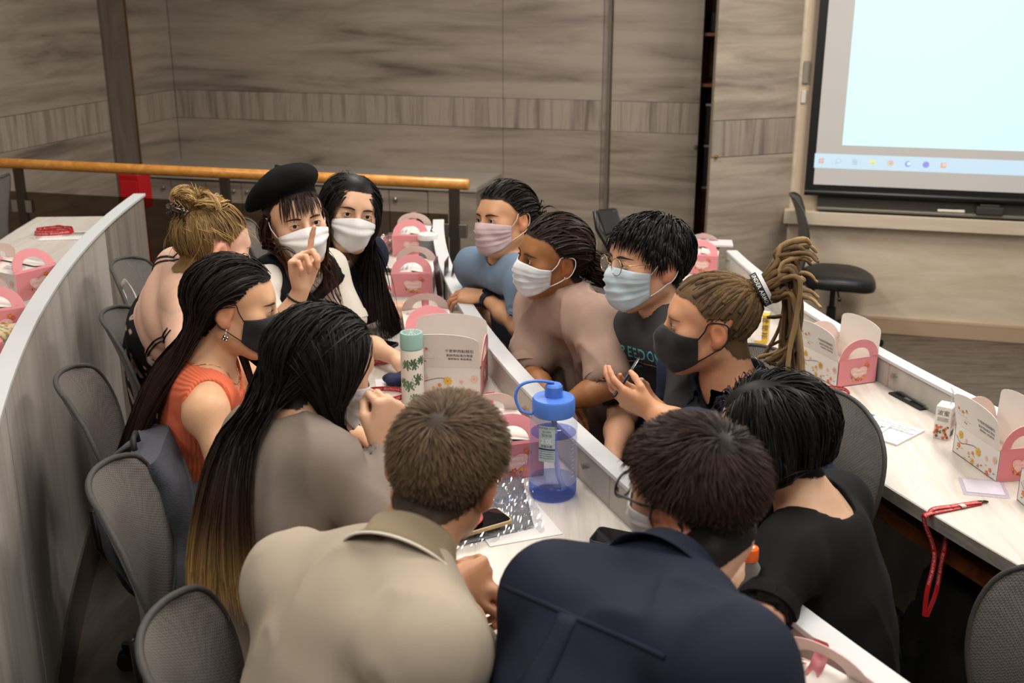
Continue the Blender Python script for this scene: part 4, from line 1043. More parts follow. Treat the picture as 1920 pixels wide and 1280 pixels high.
    def shirt(s, col, sleeve=.62, infl=.013, sl_infl=.017, neck_drop=0.0, neck_r=.062, hem=-.10, name='shirt', collar=False, extra=(), arms=('L', 'R'), drape=0.0, **kw):
        """torso shell with sleeves; sleeve in arm units (1 elbow, 2 wrist)"""
        P = [(p if p[0] != 'c' else p) for p in s.torso()][:-1]
        Q = []
        for p in P:
            if p[0] == 'e': Q.append(ell(p[1], p[2] + infl, p[3], p[4]))
            else: Q.append(cone(p[1], p[2], p[3] + infl, p[4] + infl, .025))
        for sd in arms:
            ar = s.armp(sd, sl_infl, 0, sleeve, .02)
            if ar: c0 = ar[0]; ar[0] = cone(c0[1], c0[2], c0[3], c0[4], .055)
            Q += ar
        if drape:
            for q, x in ((s.sL, -1), (s.sR, 1)):
                a = s.N + (q - s.N) * .80 - s.up * .035; bq = s.P + s.r2 * x * .10 * s.b + s.up * .10
                Q.append(cone(a, bq, .052 + drape * .5, .082 + drape, .04))
            F = s.frame(.7); sw = np.linalg.norm(s.sR - s.sL); Q.append(ell(s.spine(.66) - s.fw * .012, np.array([.150 * s.b, .098 * s.b, .20]) + drape * .5, F, .02)); Q.append(ell(s.spine(.76) - s.fw * .010, np.array([sw * .49, .088 * s.b, .165]) + drape * .4, s.frame(.85), .03))
        Q += list(extra)
        cuts = []
        nk0 = s.H.w((0, -.03, -.06)); ax = nrm(nk0 - s.N)
        cuts.append(('c', s.N + ax * (.012 - neck_drop), nk0 + ax * .1, neck_r, neck_r, .012, 's'))
        for sd in arms:
            if sleeve < 1.98:
                el, wr = s.arm[sd]; sh = s.sL if sd == 'L' else s.sR
                pos = sh + (el - sh) * sleeve if sleeve <= 1 else el + (wr - el) * (sleeve - 1); dr = nrm(el - sh) if sleeve <= 1 else nrm(wr - el)
                rad = ((.044 - .008 * min(1, sleeve)) if sleeve <= 1 else (.039 - .0135 * (sleeve - 1))) * (.9 if s.sex == 'f' else 1.05)
                cuts.append(('c', pos - dr * .012, pos + dr * .08, rad + sl_infl * .30, rad + sl_infl * .30 + .004, .004, 's'))
        for sd in arms:
            if sleeve < 1.6:
                el, wr = s.arm[sd]; sh = s.sL if sd == 'L' else s.sR; dr = nrm(el - sh) if sleeve <= 1 else nrm(wr - el); pos = (sh + (el - sh) * sleeve if sleeve <= 1 else el + (wr - el) * (sleeve - 1))
                rad = ((.044 - .008 * min(1, sleeve)) if sleeve <= 1 else (.039 - .0135 * (sleeve - 1))) * (.9 if s.sex == 'f' else 1.05) * (s.b * .5 + .5) + sl_infl + .001
                qm = Vector(dr).to_track_quat('Z', 'Y').to_matrix(); obj('sleeve_hem', MB().lathe([(rad - .006, -.012), (rad, -.014), (rad + .0015, 0), (rad, .014), (rad - .005, .014), (rad - .006, -.012)], 24, pos, qm), cloth(col, kw.get('rough', .85)), s.root, smooth=40)
        if hem is not None: cuts.append(half(-s.up, s.P + s.up * hem, .01))
        return s.garment(name, Q, col, cuts=cuts, **kw)
    def cover(s, infl=.03, sl=.03):
        Q = []
        for p in s.torso():
            Q.append(ell(p[1], p[2] + infl, p[3], p[4]) if p[0] == 'e' else cone(p[1], p[2], p[3] + infl, p[4] + infl, .025))
        Q[-1] = s.torso()[-1]
        return Q + s.armp('L', sl, 0, 2, .04) + s.armp('R', sl, 0, 2, .04) + s.hp
    def neck_band(s, col, r=.066, drop=.0, th=.0055, tilt=.02):
        nk0 = s.H.w((0, -.03, -.06)); ax = nrm(nk0 - s.N); rt = nrm(s.rt - ax * (s.rt @ ax)); fw = np.cross(ax, rt)
        pts = [tuple(s.N + ax * (.014 - drop - tilt * max(0, math.sin(a)) - .0) + (rt * math.cos(a) + fw * math.sin(a)) * r) for a in np.linspace(0, 2 * math.pi, 33)[:-1]]
        return obj('neck_band', MB().tube(pts, th, 8, closed=True), cloth(col), s.root, smooth=True)
    def trousers(s, col, infl=.012, h=.014, top=.06, name='trousers', **kw):
        P = [ell(s.P, (.165 * s.b + infl, .115 * s.b + infl, .115 + infl), s.frame(0), .05), ell(s.spine(.2), (.135 * s.b + infl, .098 * s.b + infl, .12), s.frame(.2), .05)] + s.legs(infl)
        return s.garment(name, P, col, h=h, cuts=[half(s.up, s.P + s.up * top, .01)], **kw)
# ================================================================ the twelve people
def W3(x, y, z): return np.array([x, y, z], float)
def auto(label, H, pel, byaw, sw=.36, nk=(0, -.035, -.15), sh_drop=.045, shL=None, shR=None, neck=None, **kw):
    N = H.w(nk) if neck is None else V3(neck); pel = V3(pel); up = nrm(N - pel); y = R(byaw); rt = np.array([math.sin(y), -math.cos(y), 0])
    rt = nrm(rt - up * (rt @ up)); fw = np.cross(up, rt)
    L = N - up * sh_drop - rt * sw / 2 if shL is None else V3(shL); Rr = N - up * sh_drop + rt * sw / 2 if shR is None else V3(shR)
    p = Person(label, pel, N, L, Rr, H, seat_yaw=kw.pop('seat_yaw', byaw), **kw)
    if VERBOSE:
        for sd in 'LR':
            if p.arm[sd] is not None:
                sh = p.sL if sd == 'L' else p.sR; el, wr = p.arm[sd]
                print('BONES', label[:30], sd, round(np.linalg.norm(el - sh), 2), round(np.linalg.norm(wr - el), 2), 'sw', round(np.linalg.norm(p.sL - p.sR), 2), 'neck', round(np.linalg.norm(N - H.c), 2), 'torso', round(np.linalg.norm(N - pel), 2))
    return p
VERBOSE = False
HZM = [.070, .068, .056, .030, .004, -.004, -.030, -.052, -.064]
def men_hair(p, c0, c1, top=.055, side=.018, nape=.008, whorl=(0, -.07, .09), n=3400, fwd=.0, lift=.45, w=.0030, wave=.15, sh=0.0, fade=(-.07, .05), fringe=0, hz=HZM, off=(.003, .012), stick=.25):
    h = Hair(p.H, p.hp, sh, hz); h.cap(p.hv, p.hf, lin(c0) * .8, .003)
    L = h.roots(n); wv = np.array(whorl); t = L - wv; nn = L - np.array([0, -.012, .028]); nn /= np.linalg.norm(nn, axis=1, keepdims=True)
    t -= nn * (t * nn).sum(1, keepdims=True); t /= np.linalg.norm(t, axis=1, keepdims=True) + 1e-6
    sw = np.cross(nn, t) * .5; k = np.clip((L[:, 2] - fade[0]) / (fade[1] - fade[0]), 0, 1)
    ln = nape + (side - nape) * np.clip(k * 2, 0, 1) + (top - side) * np.clip(k * 2 - 1, 0, 1); ln = ln * RNG.uniform(.75, 1.15, len(L))
    d = t + sw * np.clip(1 - np.linalg.norm(L - wv, axis=1, keepdims=True) / .08, 0, 1) + nn * lift + np.array([0, fwd, 0]) + RNG.normal(0, .16, L.shape)
    if fringe: ln = ln + fringe * np.clip((L[:, 1] - .02) / .05, 0, 1) * np.clip((L[:, 2] - .04) / .03, 0, 1)
    S = h.flow(L, d, ln, 5, .03, off, wave=wave, stick=stick); h.add(S, RNG.uniform(.6, 1.3, len(L)) * w, c0, c1); return h
def long_hair(p, c0, c1, length=.5, n=3200, part=0.0, coll=None, off=(.004, .026), T=14, grav=.26, w=.0032, wave=.10, colfn=None, side=.8, back=.35, sel=None, cap=True, lenvar=.18, shift=0.0, gdir=None, clumps=90, clamt=.55, sweep=0.0, fb=.6):
    h = Hair(p.H, p.hp, shift); 
    if cap: h.cap(p.hv, p.hf, lin(c0) * .7, .004)
    L = h.roots(n, sel=sel)
    if sel is None: L = np.concatenate([L, h.roots(450, sel=lambda q: (np.abs(q[:, 0] - part) < .022) & (q[:, 2] > .06))])
    sd = np.where(L[:, 0] > part, 1.0, -1.0)
    tp = np.clip((L[:, 2] - .045) / .05, 0, 1); fr = np.clip((L[:, 1] + .02) / .07, 0, 1)
    d = np.stack([sd * side * tp * (.25 + .75 * fr), -back * tp * (1 - fb * fr) - (.35 + sweep) * (1 - tp) * np.maximum(fr, sweep > 0), -(1 - tp) * (1 - .5 * (sweep > 0)) + .1 * tp], 1)
    d += RNG.normal(0, .06, L.shape)
    ln = length * (1 + lenvar * RNG.uniform(-1, .35, len(L)))
    S = h.flow(L, d, ln, T, grav, off, wave=wave, coll=coll if coll is not None else p.all, gdir=gdir(L) if callable(gdir) else gdir, stick=.7, ramp=5 if sweep else 2)
    S = h.clump(S, clumps, clamt)
    h.add(S, RNG.uniform(.6, 1.3, len(L)) * w, c0, c1, .2, .35, colfn); return h, S
def swept_long(p, c0, c1, length, n, target, gdir, off=(.005, .022), w=.0026, T1=8, T2=9, colfn=None, wave=.04, grav=.5, clumps=110, clamt=.5, var=.3, lenvar=.2, coll=None):
    h = Hair(p.H, p.hp); h.cap(p.hv, p.hf, lin(c0) * .7, .004); L = h.roots(n); tg = target(L); S1 = h.pull(L, tg, T1, off, .006)
    E = S1[:, -1]; d0 = p.H.l(E + nrm0(np.broadcast_to(gdir(L), L.shape))) - p.H.l(E)
    S2 = h.flow(p.H.l(E), d0, length * (1 + lenvar * RNG.uniform(-1, .4, len(L))), T2, grav, off, wave=wave, coll=coll if coll is not None else p.all, gdir=gdir(L))
    S = np.concatenate([S1, S2[:, 1:]], 1); S[:, 1:-1] = (S[:, :-2] + 2 * S[:, 1:-1] + S[:, 2:]) / 4
    S = h.clump(S, clumps, clamt, .5); h.add(S, RNG.uniform(.6, 1.3, len(L)) * w, c0, c1, .25, var, colfn); return h
# ---------------------------------------------------------------- blonde woman in floral dress
HA = Head(J(398, 462, 3.05), 38, 16, 0, 1.0)
pa = auto('woman with messy blonde updo and claw clip wearing black floral strap dress', HA, W3(-1.04, 3.18, .54), 22, .35, skin='e2b8a0', nk=(0, -.06, -.135),
          elR=W3(-.74, 2.86, .77), wrR=W3(-.50, 2.98, .79), elL=W3(-.74, 3.44, .80), wrL=W3(-.5, 3.36, .80), mid=W3(-1.06, 3.15, .82))
pa.add_hand('R', (1, .4, -.1), (0, 0, -1)); pa.add_hand('L', (1, -.2, -.1), (0, 0, -1))
pa.skin_mesh(hc=.0075)
pa.face(brow='8a6a45', iris='4a5a66'); pa.mask('surgical', 'd9dde0', loops=False)
def floral(base, cs, sc, seed):
    def fn(v):
        a = vnoise(v * sc, seed); b = vnoise(v * sc * 1.9, seed + 1); c = np.tile(lin(base), (len(v), 1))
        m_ = (a > .32) & (b > -.35); c[m_] = lin(cs[0]); m2 = (a > .5) & (b > .1); c[m2] = lin(cs[1]); return c
    return fn
pa.shirt('151314', sleeve=.05, arms=(), name='dress', fold=.003, infl=.008, colfn=floral('121112', ('b39a8c', '7d655c'), 42, 3), h=.0055, cuts=None) if False else None
dp = [ell(q[1], q[2] + .008, q[3], q[4]) for q in pa.torso()[:4]] + [ell(q[1], q[2] + .008, q[3], q[4]) for q in pa.torso()[4:6]]
pa.garment('dress', dp + pa.legs(.02), '151314', h=.0075, fold=.003, colfn=floral('121112', ('b8a093', '86695f'), 42, 3),
           cuts=[half(nrm(pa.up + pa.fw * -.55), pa.spine(.82) - pa.fw * .02, .006), half((0, 0, -1), (0, 0, .25))])
for x in (-1, 1):                        # thin straps over the shoulder blades
    for off_ in (.085, .105):
        pts = np.array([pa.spine(t) + pa.frame(t) @ np.array([x * (off_ + .012 * i), sy, 0]) for i, (t, sy) in enumerate(((.60, .13), (.8, .13), (.93, .10), (1.02, .02), (.98, -.06), (.85, -.12), (.66, -.16), (.5, -.16)))])
        S_ = np.array([tuple(q) for q in bez([tuple(q) for q in pts], 5)]); S_ = snap(pa.all, S_, .0015, 8)
        for q_ in range(3): S_[1:-1] = (S_[:-2] + 2 * S_[1:-1] + S_[2:]) / 4
        S_ = snap(pa.all, S_, .0012, 5)
        obj('strap', MB().tube([tuple(q) for q in S_], .0042, 6, flat=.5), mat('strap_black', '121112', .6), pa.root, smooth=True)
pa.shoes()
h = Hair(HA, pa.hp); h.cap(pa.hv, pa.hf, lin('7a5f3c'), .004)
tie = (0, -.075, .105); L = h.roots(3400); S = h.pull(L, tie, 10, (.004, .016), .018); h.add(S, RNG.uniform(.6, 1.4, len(L)) * .0020, '765c3a', 'b4945f', .5, .4)
SS = []
for k in range(17):                       # loose curls heaped round the clip
    a = RNG.uniform(0, 6.28); b0 = np.array(tie) + np.array([math.cos(a) * .03, .015 + math.sin(a) * .035, .0]); ax = nrm(np.array([math.cos(a), math.sin(a) * .8 + .2, RNG.uniform(.3, .9)])); bx_ = nrm(np.cross(ax, RNG.normal(size=3))); r_ = RNG.uniform(.014, .026)
    th = np.linspace(-.4, RNG.uniform(3.2, 5.2), 14); crv = b0 + ax * (r_ * (1 - np.cos(th)))[:, None] + bx_ * (r_ * np.sin(th) * 1.3)[:, None]
    jt = RNG.normal(0, .0042, (60, 1, 3)) + RNG.normal(0, .0012, (60, 14, 3)); SS.append(crv[None] + jt)
S = HA.w(np.concatenate(SS)); S = outside(pa.hp, S.reshape(-1, 3), .004, 3).reshape(S.shape); h.add(S, .0016, '8a6c42', 'bf9e68', .6, .3)
L3 = h.roots(110, shift=-.004); d3 = np.stack([np.sign(L3[:, 0]), np.full(len(L3), -.3), RNG.uniform(-.6, .2, len(L3))], 1); S = h.flow(L3, d3, RNG.uniform(.04, .09, len(L3)), 9, .2, (.006, .02), wave=.5, seed=8); h.add(S, .0010, '9a7a48', 'c9a768')
h.build(pa.root)
cm = MB()
for k in range(7):
    a = -1 + k / 3; b_ = np.array([.055 * a, -.115 + .012 * abs(a), .085 - .012 * abs(a)]); 
    q = [HA.w(b_ + np.array(o) * 1.0) for o in ((0, -.012, -.012), (0, -.018, .0), (0, -.012, .014), (0, .0, .022))]; cm.tube([tuple(x) for x in q], [.004, .006, .006, .003], 6)
cm.tube([tuple(HA.w((x, -.130 + .4 * x * x * 8, .087))) for x in np.linspace(-.058, .058, 9)], .007, 8)
cl_ = obj('hair_clip', cm, mat('tortoise', '2b1608', .15, spec=.7, var=(60, .6)), pa.root, smooth=True)
# ---------------------------------------------------------------- orange top
HB = Head(J(436, 572, 2.65), 8, 8, -4, 1.0)
pb = auto('woman with long dark hair and black mask wearing orange ribbed tank top', HB, W3(-.80, 2.60, .53), 16, .35, skin='d8a883', nk=(0, -.05, -.145),
          elR=W3(-.625, 2.25, .755), wrR=W3(-.40, 2.33, .80), elL=W3(-.56, 2.72, .80), wrL=W3(-.36, 2.58, .80), mid=W3(-.79, 2.59, .79))
pb.add_hand('R', (1, .3, -.1), (0, .3, -1)); pb.add_hand('L', (1, -.3, -.1), (0, 0, -1))
pb.skin_mesh(hc=.0068)
pb.face(look=(-.1, 1, -.15), brow='2a1d16'); pb.mask('cloth', '1d1d1f', '141414', strapr=.0013, bulge=.012)
M_RIB = mat('ribbed_orange', 'e07050', .8, spec=.25)
nt = M_RIB.node_tree; tc = nt.nodes.new('ShaderNodeTexCoord'); wv = nt.nodes.new('ShaderNodeTexWave'); wv.inputs['Scale'].default_value = 60; wv.bands_direction = 'DIAGONAL'; wv.inputs['Distortion'].default_value = .4
mp = nt.nodes.new('ShaderNodeMapping'); mp.inputs['Scale'].default_value = (1, 1, .08); nt.links.new(tc.outputs['Object'], mp.inputs[0]); nt.links.new(mp.outputs[0], wv.inputs[0])
bp = nt.nodes.new('ShaderNodeBump'); bp.inputs['Strength'].default_value = .45; bp.inputs['Distance'].default_value = .003; nt.links.new(wv.outputs['Fac'], bp.inputs['Height']); nt.links.new(bp.outputs[0], nt.nodes['Principled BSDF'].inputs['Normal'])
def tank(p, infl, m_, arm_r=.070, hem=.19, neckr=.080, drop=.05, h=.0068, fold=.0018, name='tank_top', col='d8623f', gap=.0):
    Q = [ell(q[1], q[2] + infl, q[3], q[4]) for q in p.torso() if q[0] == 'e']
    for q in (p.sL, p.sR): Q.append(cone(p.N - p.up * .035, p.N + (q - p.N) * .74, .05 + infl, .05 + infl, .05))
    cuts = []
    for sd, q in (('L', p.sL), ('R', p.sR)):
        el = p.arm[sd][0]; o_ = (q - p.N) * .12; cuts.append(('c', q + o_ + p.up * .06, q + o_ * 1.2 + nrm(el - q) * .05 - p.up * .06, arm_r, arm_r * .92, .006, 's'))
    nk0 = p.H.w((0, -.03, -.06)); ax = nrm(nk0 - p.N); cuts.append(('c', p.N - ax * (drop * .3) + p.fw * .03 , nk0 + ax * .1 + p.fw * .03, neckr, neckr + .01, .008, 's'))
    cuts.append(half(-p.up, p.P + p.up * hem, .006))
    return p.garment(name, Q, col, h=h, fold=fold, matn=m_, cuts=cuts, relaxn=1)
tank(pb, .007, M_RIB)
pb.trousers('161618', top=.15); pb.shoes('d8d4cc')
h = swept_long(pb, '120d0b', '33201a', .46, 3900, lambda L: np.where((L[:, :1] < -.045) & (L[:, 1:2] > 0), np.array([[-.078, .0, -.085]]), np.stack([np.clip(L[:, 0] * .9 + .012, -.06, .066), -.095 + .25 * np.abs(L[:, 0]) * (L[:, 0] > 0) * .6, np.full(len(L), -.075)], 1)),
               lambda L: np.where(((L[:, 0] < -.045) & (L[:, 1] > 0))[:, None], np.array([.25, .0, -1.0]), np.array([-.42, .04, -1.0])), coll=pb.cover(.014, .004))
h.build(pb.root)
er = MB(); e0 = HB.w((.082, -.004, -.046))
for k in range(4):
    a = k * math.pi / 2 + .5; c_ = e0 + HB.d((.003, math.cos(a) * .005, math.sin(a) * .005 - .016)); er.lathe([(0, -.0015), (.0042, 0), (0, .0015)], 8, c_, Matrix([list(r) for r in HB.M]) @ Matrix.Rotation(R(90), 3, 'Y'))
er.tube([tuple(e0 + HB.d((.002, 0, 0))), tuple(e0 + HB.d((.003, 0, -.014)))], .0012, 6); er.lathe([(0, -.004), (.004, 0), (0, .004)], 10, e0 + HB.d((.002, .001, .002)))
obj('earring', er, mat('silver', 'd8d8d8', .15, 1), pb.root, smooth=True)
def necklace(p, r=.066, drop=.035, col='c9b27a', th=.0009, pend=True, tilt=.5):
    pts = []
    for k in range(28):
        a = 2 * math.pi * k / 28; q = p.N + p.rt * math.cos(a) * r + p.fw * math.sin(a) * r * 1.05 + p.up * (.035 - (drop + .04) * max(0, math.sin(a)) ** 1.3 * 1.0 - .012 * abs(math.cos(a))); pts.append(q)
    pts = outside(p.all, np.array(pts), th + .0008, 4); mb = MB().tube([tuple(q) for q in pts], th, 5, closed=True)
    if pend: q = pts[7]; mb.lathe([(0, -.003), (.003, 0), (0, .003)], 8, q + p.fw * .002 - p.up * .004)
    return obj('necklace', mb, mat('gold_' + col, col, .2, 1), p.root, smooth=True)
necklace(pb, .068, .05)
# ---------------------------------------------------------------- grey blazer
HC = Head(J(600, 688, 2.14), 42, 18, 4, 1.02)
pc = auto('woman in grey blazer with long dark hair fading to blonde ends', HC, W3(-.46, 1.84, .55), 45, .34, skin='d6a888', neck=J(552, 800, 2.13), shL=J(478, 812, 2.30), shR=J(612, 872, 2.00),
          elR=J(712, 985, 1.97), wrR=J(722, 846, 2.08), elL=W3(-.44, 2.32, .80), wrL=W3(-.24, 2.34, .80), mid=W3(-.46, 1.86, .82), build=.95)
pc.add_hand('R', (.15, .35, 1), (-.5, .8, .1), curl=(1.25, 1.3, 1.3, 1.3), thumb=(.5, .8)); pc.add_hand('L', (1, .1, -.1), (0, 0, -1))
pc.skin_mesh(eyes=False); pc.mask('surgical', 'd9dde0', loops=False)
pc.shirt('7d7269', sleeve=1.86, infl=.014, sl_infl=.016, neck_r=.07, hem=-.12, name='blazer', drape=.008, fold=.006, seed=4, rough=.8)
pc.trousers('2a2826', top=.1); pc.shoes()
def ombre(S, t):
    z = S[:, :, 2]; k = np.clip((HC.c[2] - .10 - z) / .22, 0, 1)[..., None]; k2 = np.clip((HC.c[2] - .23 - z) / .13, 0, 1)[..., None]
    c = lin('130f0d') * (1 - k) + lin('4a3222') * k; return c * (1 - k2) + lin('b8935c') * k2
h = swept_long(pc, '130f0d', 'a8834e',   .42, 4300, lambda L: np.where((L[:, :1] > .03), np.array([[.088, -.005, -.09]]) + 0 * L, np.where((L[:, :1] < -.045) & (L[:, 1:2] > .02), np.array([[-.08, .0, -.08]]), np.stack([np.clip(L[:, 0] * 1.0, -.065, .065), np.full(len(L), -.098), np.full(len(L), -.07)], 1))),
               lambda L: np.where((L[:, 0] > .03)[:, None], np.array([.10, -.05, -1.0]), np.array([.22, -.22, -1.0])), colfn=ombre, off=(.005, .022), coll=pc.cover(.034, .034))
h.build(pc.root)
# ---------------------------------------------------------------- beige polo
HD = Head(J(834, 878, 1.66), 74, 12, 10, .99)
pd = auto('man with cropped brown hair in beige polo shirt seen from behind', HD, W3(-.27, 1.34, .55), 52, .41, sex='m', skin='bd8a68', neck=J(758, 1058, 1.58), shL=J(548, 1086, 1.69), shR=J(814, 1222, 1.41),
          elL=J(640, 1190, 1.92), wrL=J(830, 1110, 2.02), elR=J(900, 1240, 1.80), wrR=J(842, 1098, 1.98), mid=W3(-.25, 1.34, .85), build=1.05)
pd.add_hand('R', (.6, .6, -.1), (-.5, .5, -.3), curl=(1.0, 1.1, 1.1, 1.1), thumb=(.2, .5)); pd.add_hand('L', (.9, .2, -.05), (.2, -.3, -.8), curl=(.9, .95, 1.0, 1.0), thumb=(.3, .4))
pd.skin_mesh(eyes=False)
pd_shirt = pd.shirt('a89c8b', sleeve=.72, infl=.013, sl_infl=.018, neck_r=.060, hem=-.12, name='polo_shirt', drape=.02, fold=.004, seed=6, rough=.85)
pd.trousers('2c2c30', top=.1); pd.shoes()
def collar(p, col, r=.074, ht=.045, lean=.012, piping=None, open_=.0, name='collar', off=-.012, th=.006, wide=1.0):
    nk0 = p.H.w((0, -.03, -.06)); ax = nrm(nk0 - p.N); rt = nrm(p.rt - ax * (p.rt @ ax)); fw = np.cross(ax, rt); rows = []
    n = 40; P = []
    for k in range(n + 1):
        a = R(90) + open_ + (2 * math.pi - 2 * open_) * k / n; e = rt * math.cos(a) + fw * math.sin(a); fr = max(0, math.sin(a))
        col_ = []
        for t, rr in ((0, r + .004), (.5, r - .003), (1, r - .002), (1.06, r + .003), (.95, r + .008), (.45, r + .012), (.0, r + .014 + lean)):
            col_.append(tuple(p.N + ax * (off + ht * t * (1 - .35 * fr)) + e * rr * wide - ax * .02 * fr))
        P.append(col_)
    o_ = obj(name, MB().grid(P), mat('cloth_' + col, col, .85, spec=.25, bump=(600, .2)), p.root, smooth=True, recalc=False, solid=.002)
    if piping: obj('piping', MB().tube([q[-1] for q in P], .0022, 6), mat('piping_' + piping, piping, .8), o_, smooth=True)
    return o_
collar(pd, '8b7d66', .063, .055, .016, 'd9d2c6')
men_hair(pd, '3d3024', '6a5640', top=.034, side=.012, nape=.004, whorl=(-.005, -.075, .085), n=9500, lift=.26, w=.0014, wave=.10).build(pd.root)
# ---------------------------------------------------------------- navy shirt
HE = Head(J(1306, 922, 1.62), 136, 2, -8, .98)
pe = auto('man with glasses and mask in dark navy shirt with back pleat', HE, W3(-.0, 1.06, .56), 62, .42, sex='m', skin='c1957a', neck=J(1244, 1098, 1.52), shL=J(1036, 1116, 1.58), shR=J(1380, 1262, 1.30),
          elL=J(985, 1330, 1.66), wrL=J(1150, 1180, 1.98), elR=J(1440, 1400, 1.42), wrR=J(1330, 1180, 1.80), mid=W3(.07, 1.13, .86), build=1.08)
pe.add_hand('L', (.7, .5, -.1), (0, 0, -1)); pe.add_hand('R', (-.3, .9, -.1), (0, 0, -1))
pe.skin_mesh(); pe.face(brow='1d1512', lashes=False); pe.mask('surgical', 'd5d6d8', '17171a', strapr=.0018)
pe_shirt = pe.shirt('1b2030', sleeve=1.2, infl=.017, sl_infl=.022, neck_r=.060, hem=-.12, name='shirt', drape=.02, fold=.006, seed=9, rough=.75)
collar(pe, '1b2030', .063, .05, .014)
pe.trousers('202024', top=.1); pe.shoes()
men_hair(pe, '17100e', '36241c', top=.048, side=.014, nape=.006, whorl=(.0, -.05, .098), n=8500, lift=.32, w=.0016, wave=.18, fade=(-.05, .07), off=(.003, .012)).build(pe.root)
# ---------------------------------------------------------------- black dress
HF = Head(J(1448, 815, 2.14), 150, 12, 0, .98)
pf = auto('woman with black bob haircut in black dress seen from behind', HF, W3(.66, 1.84, .37), 150, .34, skin='d8ae8f', floor=-.165, nk=(0, -.055, -.15),
          elL=J(1432, 1150, 1.92), wrL=J(1372, 1040, 2.1), elR=W3(.50, 2.26, .72), wrR=W3(.42, 2.1, .88), mid=W3(.64, 1.87, .66))
pf.add_hand('L', (-.5, .7, .2), (-.5, -.2, -.8)); pf.add_hand('R', (-.7, .3, -.1), (0, 0, -1))
pf.skin_mesh(eyes=False); pf.mask('surgical', 'd9dde0')
pf.shirt('111113', sleeve=.85, infl=.013, sl_infl=.022, neck_r=.082, neck_drop=.01, hem=-.14, name='dress', fold=.004, seed=12, rough=.8, extra=pf.legs(.03), h=.0095)
pf.shoes()
def bob(S, t): return np.broadcast_to(lin('0d0b0b') * (1 - t[None, :, None]) + lin('1c1614') * t[None, :, None], S.shape)
h, S = long_hair(pf, '0d0b0b', '1a1513', .25, 4000, part=-.02, off=(.006, .03), T=12, wave=.06, side=.7, back=.45, lenvar=.12, coll=pf.cover(.026, .02), w=.0024, clamt=.3); h.build(pf.root)
# ---------------------------------------------------------------- dreadlocks
HG = Head(J(1332, 604, 2.60), 176, 0, 0, 1.0)
pg = auto('man with blond dreadlocks tied up and black mask wearing navy shirt', HG, W3(.76, 2.66, .37), 205, .41, sex='m', skin='cb9673', floor=-.165, nk=(0, -.055, -.155),
          elL=J(1300, 825, 2.38), wrL=J(1226, 772, 2.47), elR=W3(.42, 2.72, .78), wrR=J(1214, 752, 2.58), mid=W3(.70, 2.62, .66))
pg.add_hand('L', (-.88, .30, .36), (.1, .8, .6), curl=(.30, .35, .38, .42), thumb=(.6, .5), sc=.86); pg.add_hand('R', (-.85, -.15, .45), (.1, -.8, .5), curl=(.35, .4, .45, .5), thumb=(.6, .5), sc=.86)
pg.skin_mesh(5); pg.face(look=(0, 1, .05), brow='6b4e30', iris='4a5a60', lashes=False); pg.mask('cloth', '1b1b1d', '121212', strapr=.0018, under=-.125)
pg.shirt('232d44', sleeve=1.05, infl=.020, sl_infl=.024, neck_r=.078, neck_drop=.03, hem=-.12, drape=.01, fold=.005, seed=15)
collar(pg, '232d44', .080, .045, .016, None, .55)
pg.trousers('25262a', top=.1); pg.shoes(); necklace(pg, .078, .07)
hg = Hair(HG, pg.hp, -.0); hg.cap(pg.hv, pg.hf, lin('5a4630'), .003)
L = hg.roots(1500); tieG = (0, -.108, .080); S = hg.pull(L, tieG, 9, (.002, .010), .012); hg.add(S, RNG.uniform(.6, 1.3, len(L)) * .0030, '4f3d2a', '735c3e', .6, .35)
hgo = hg.build(pg.root)
M_DREAD = attr_mat('dreadlock_fibre', .85, .15)
def dread(pts, r0, parent, c0, c1, seed):
    P = np.array([tuple(q) for q in bez(pts, 6)]); n = len(P); t = np.linspace(0, 1, n); ns = 7
    rr = r0 * (1 + .22 * vnoise(np.stack([t * 9 + seed * 3.1, t * 0, t * 0], 1), seed)) * (1 - .45 * t ** 4)
    mb = MB().tube([tuple(q) for q in P], list(rr), ns); v = np.array(mb.v); v = v + RNG.normal(0, r0 * .10, v.shape)
    cc = np.repeat(lin(c0)[None] * (1 - t[:, None] ** 1.5) + lin(c1)[None] * t[:, None] ** 1.5, ns, 0) * (1 + .35 * vnoise(v * 160, seed))[:, None]
    me = mesh_from('dreadlock', v, mb.f, M_DREAD, None, True); at = me.attributes.new('Col', 'FLOAT_COLOR', 'POINT'); at.data.foreach_set('color', np.concatenate([np.clip(cc, 0, 1), np.ones((len(cc), 1))], 1).astype(np.float32).ravel())
    return link('dreadlock', me, parent)
rg = np.random.default_rng(5); pgc = pg.cover(.035, .03)
Ls = hg.roots(700); Ls = Ls[np.argsort(rg.random(len(Ls)))]; pick = []
for q in Ls:                              # locks lying on the scalp, drawn back to the band
    if all(np.linalg.norm(q - o) > .0175 for o in pick): pick.append(q)
for i, q in enumerate(pick[:75]):
    S = hg.pull(q[None] * 1.0, tieG, 6, (.005, .009), .010)[0]; dread([tuple(x) for x in S], .0058, hgo, '574431', '77603f', i)
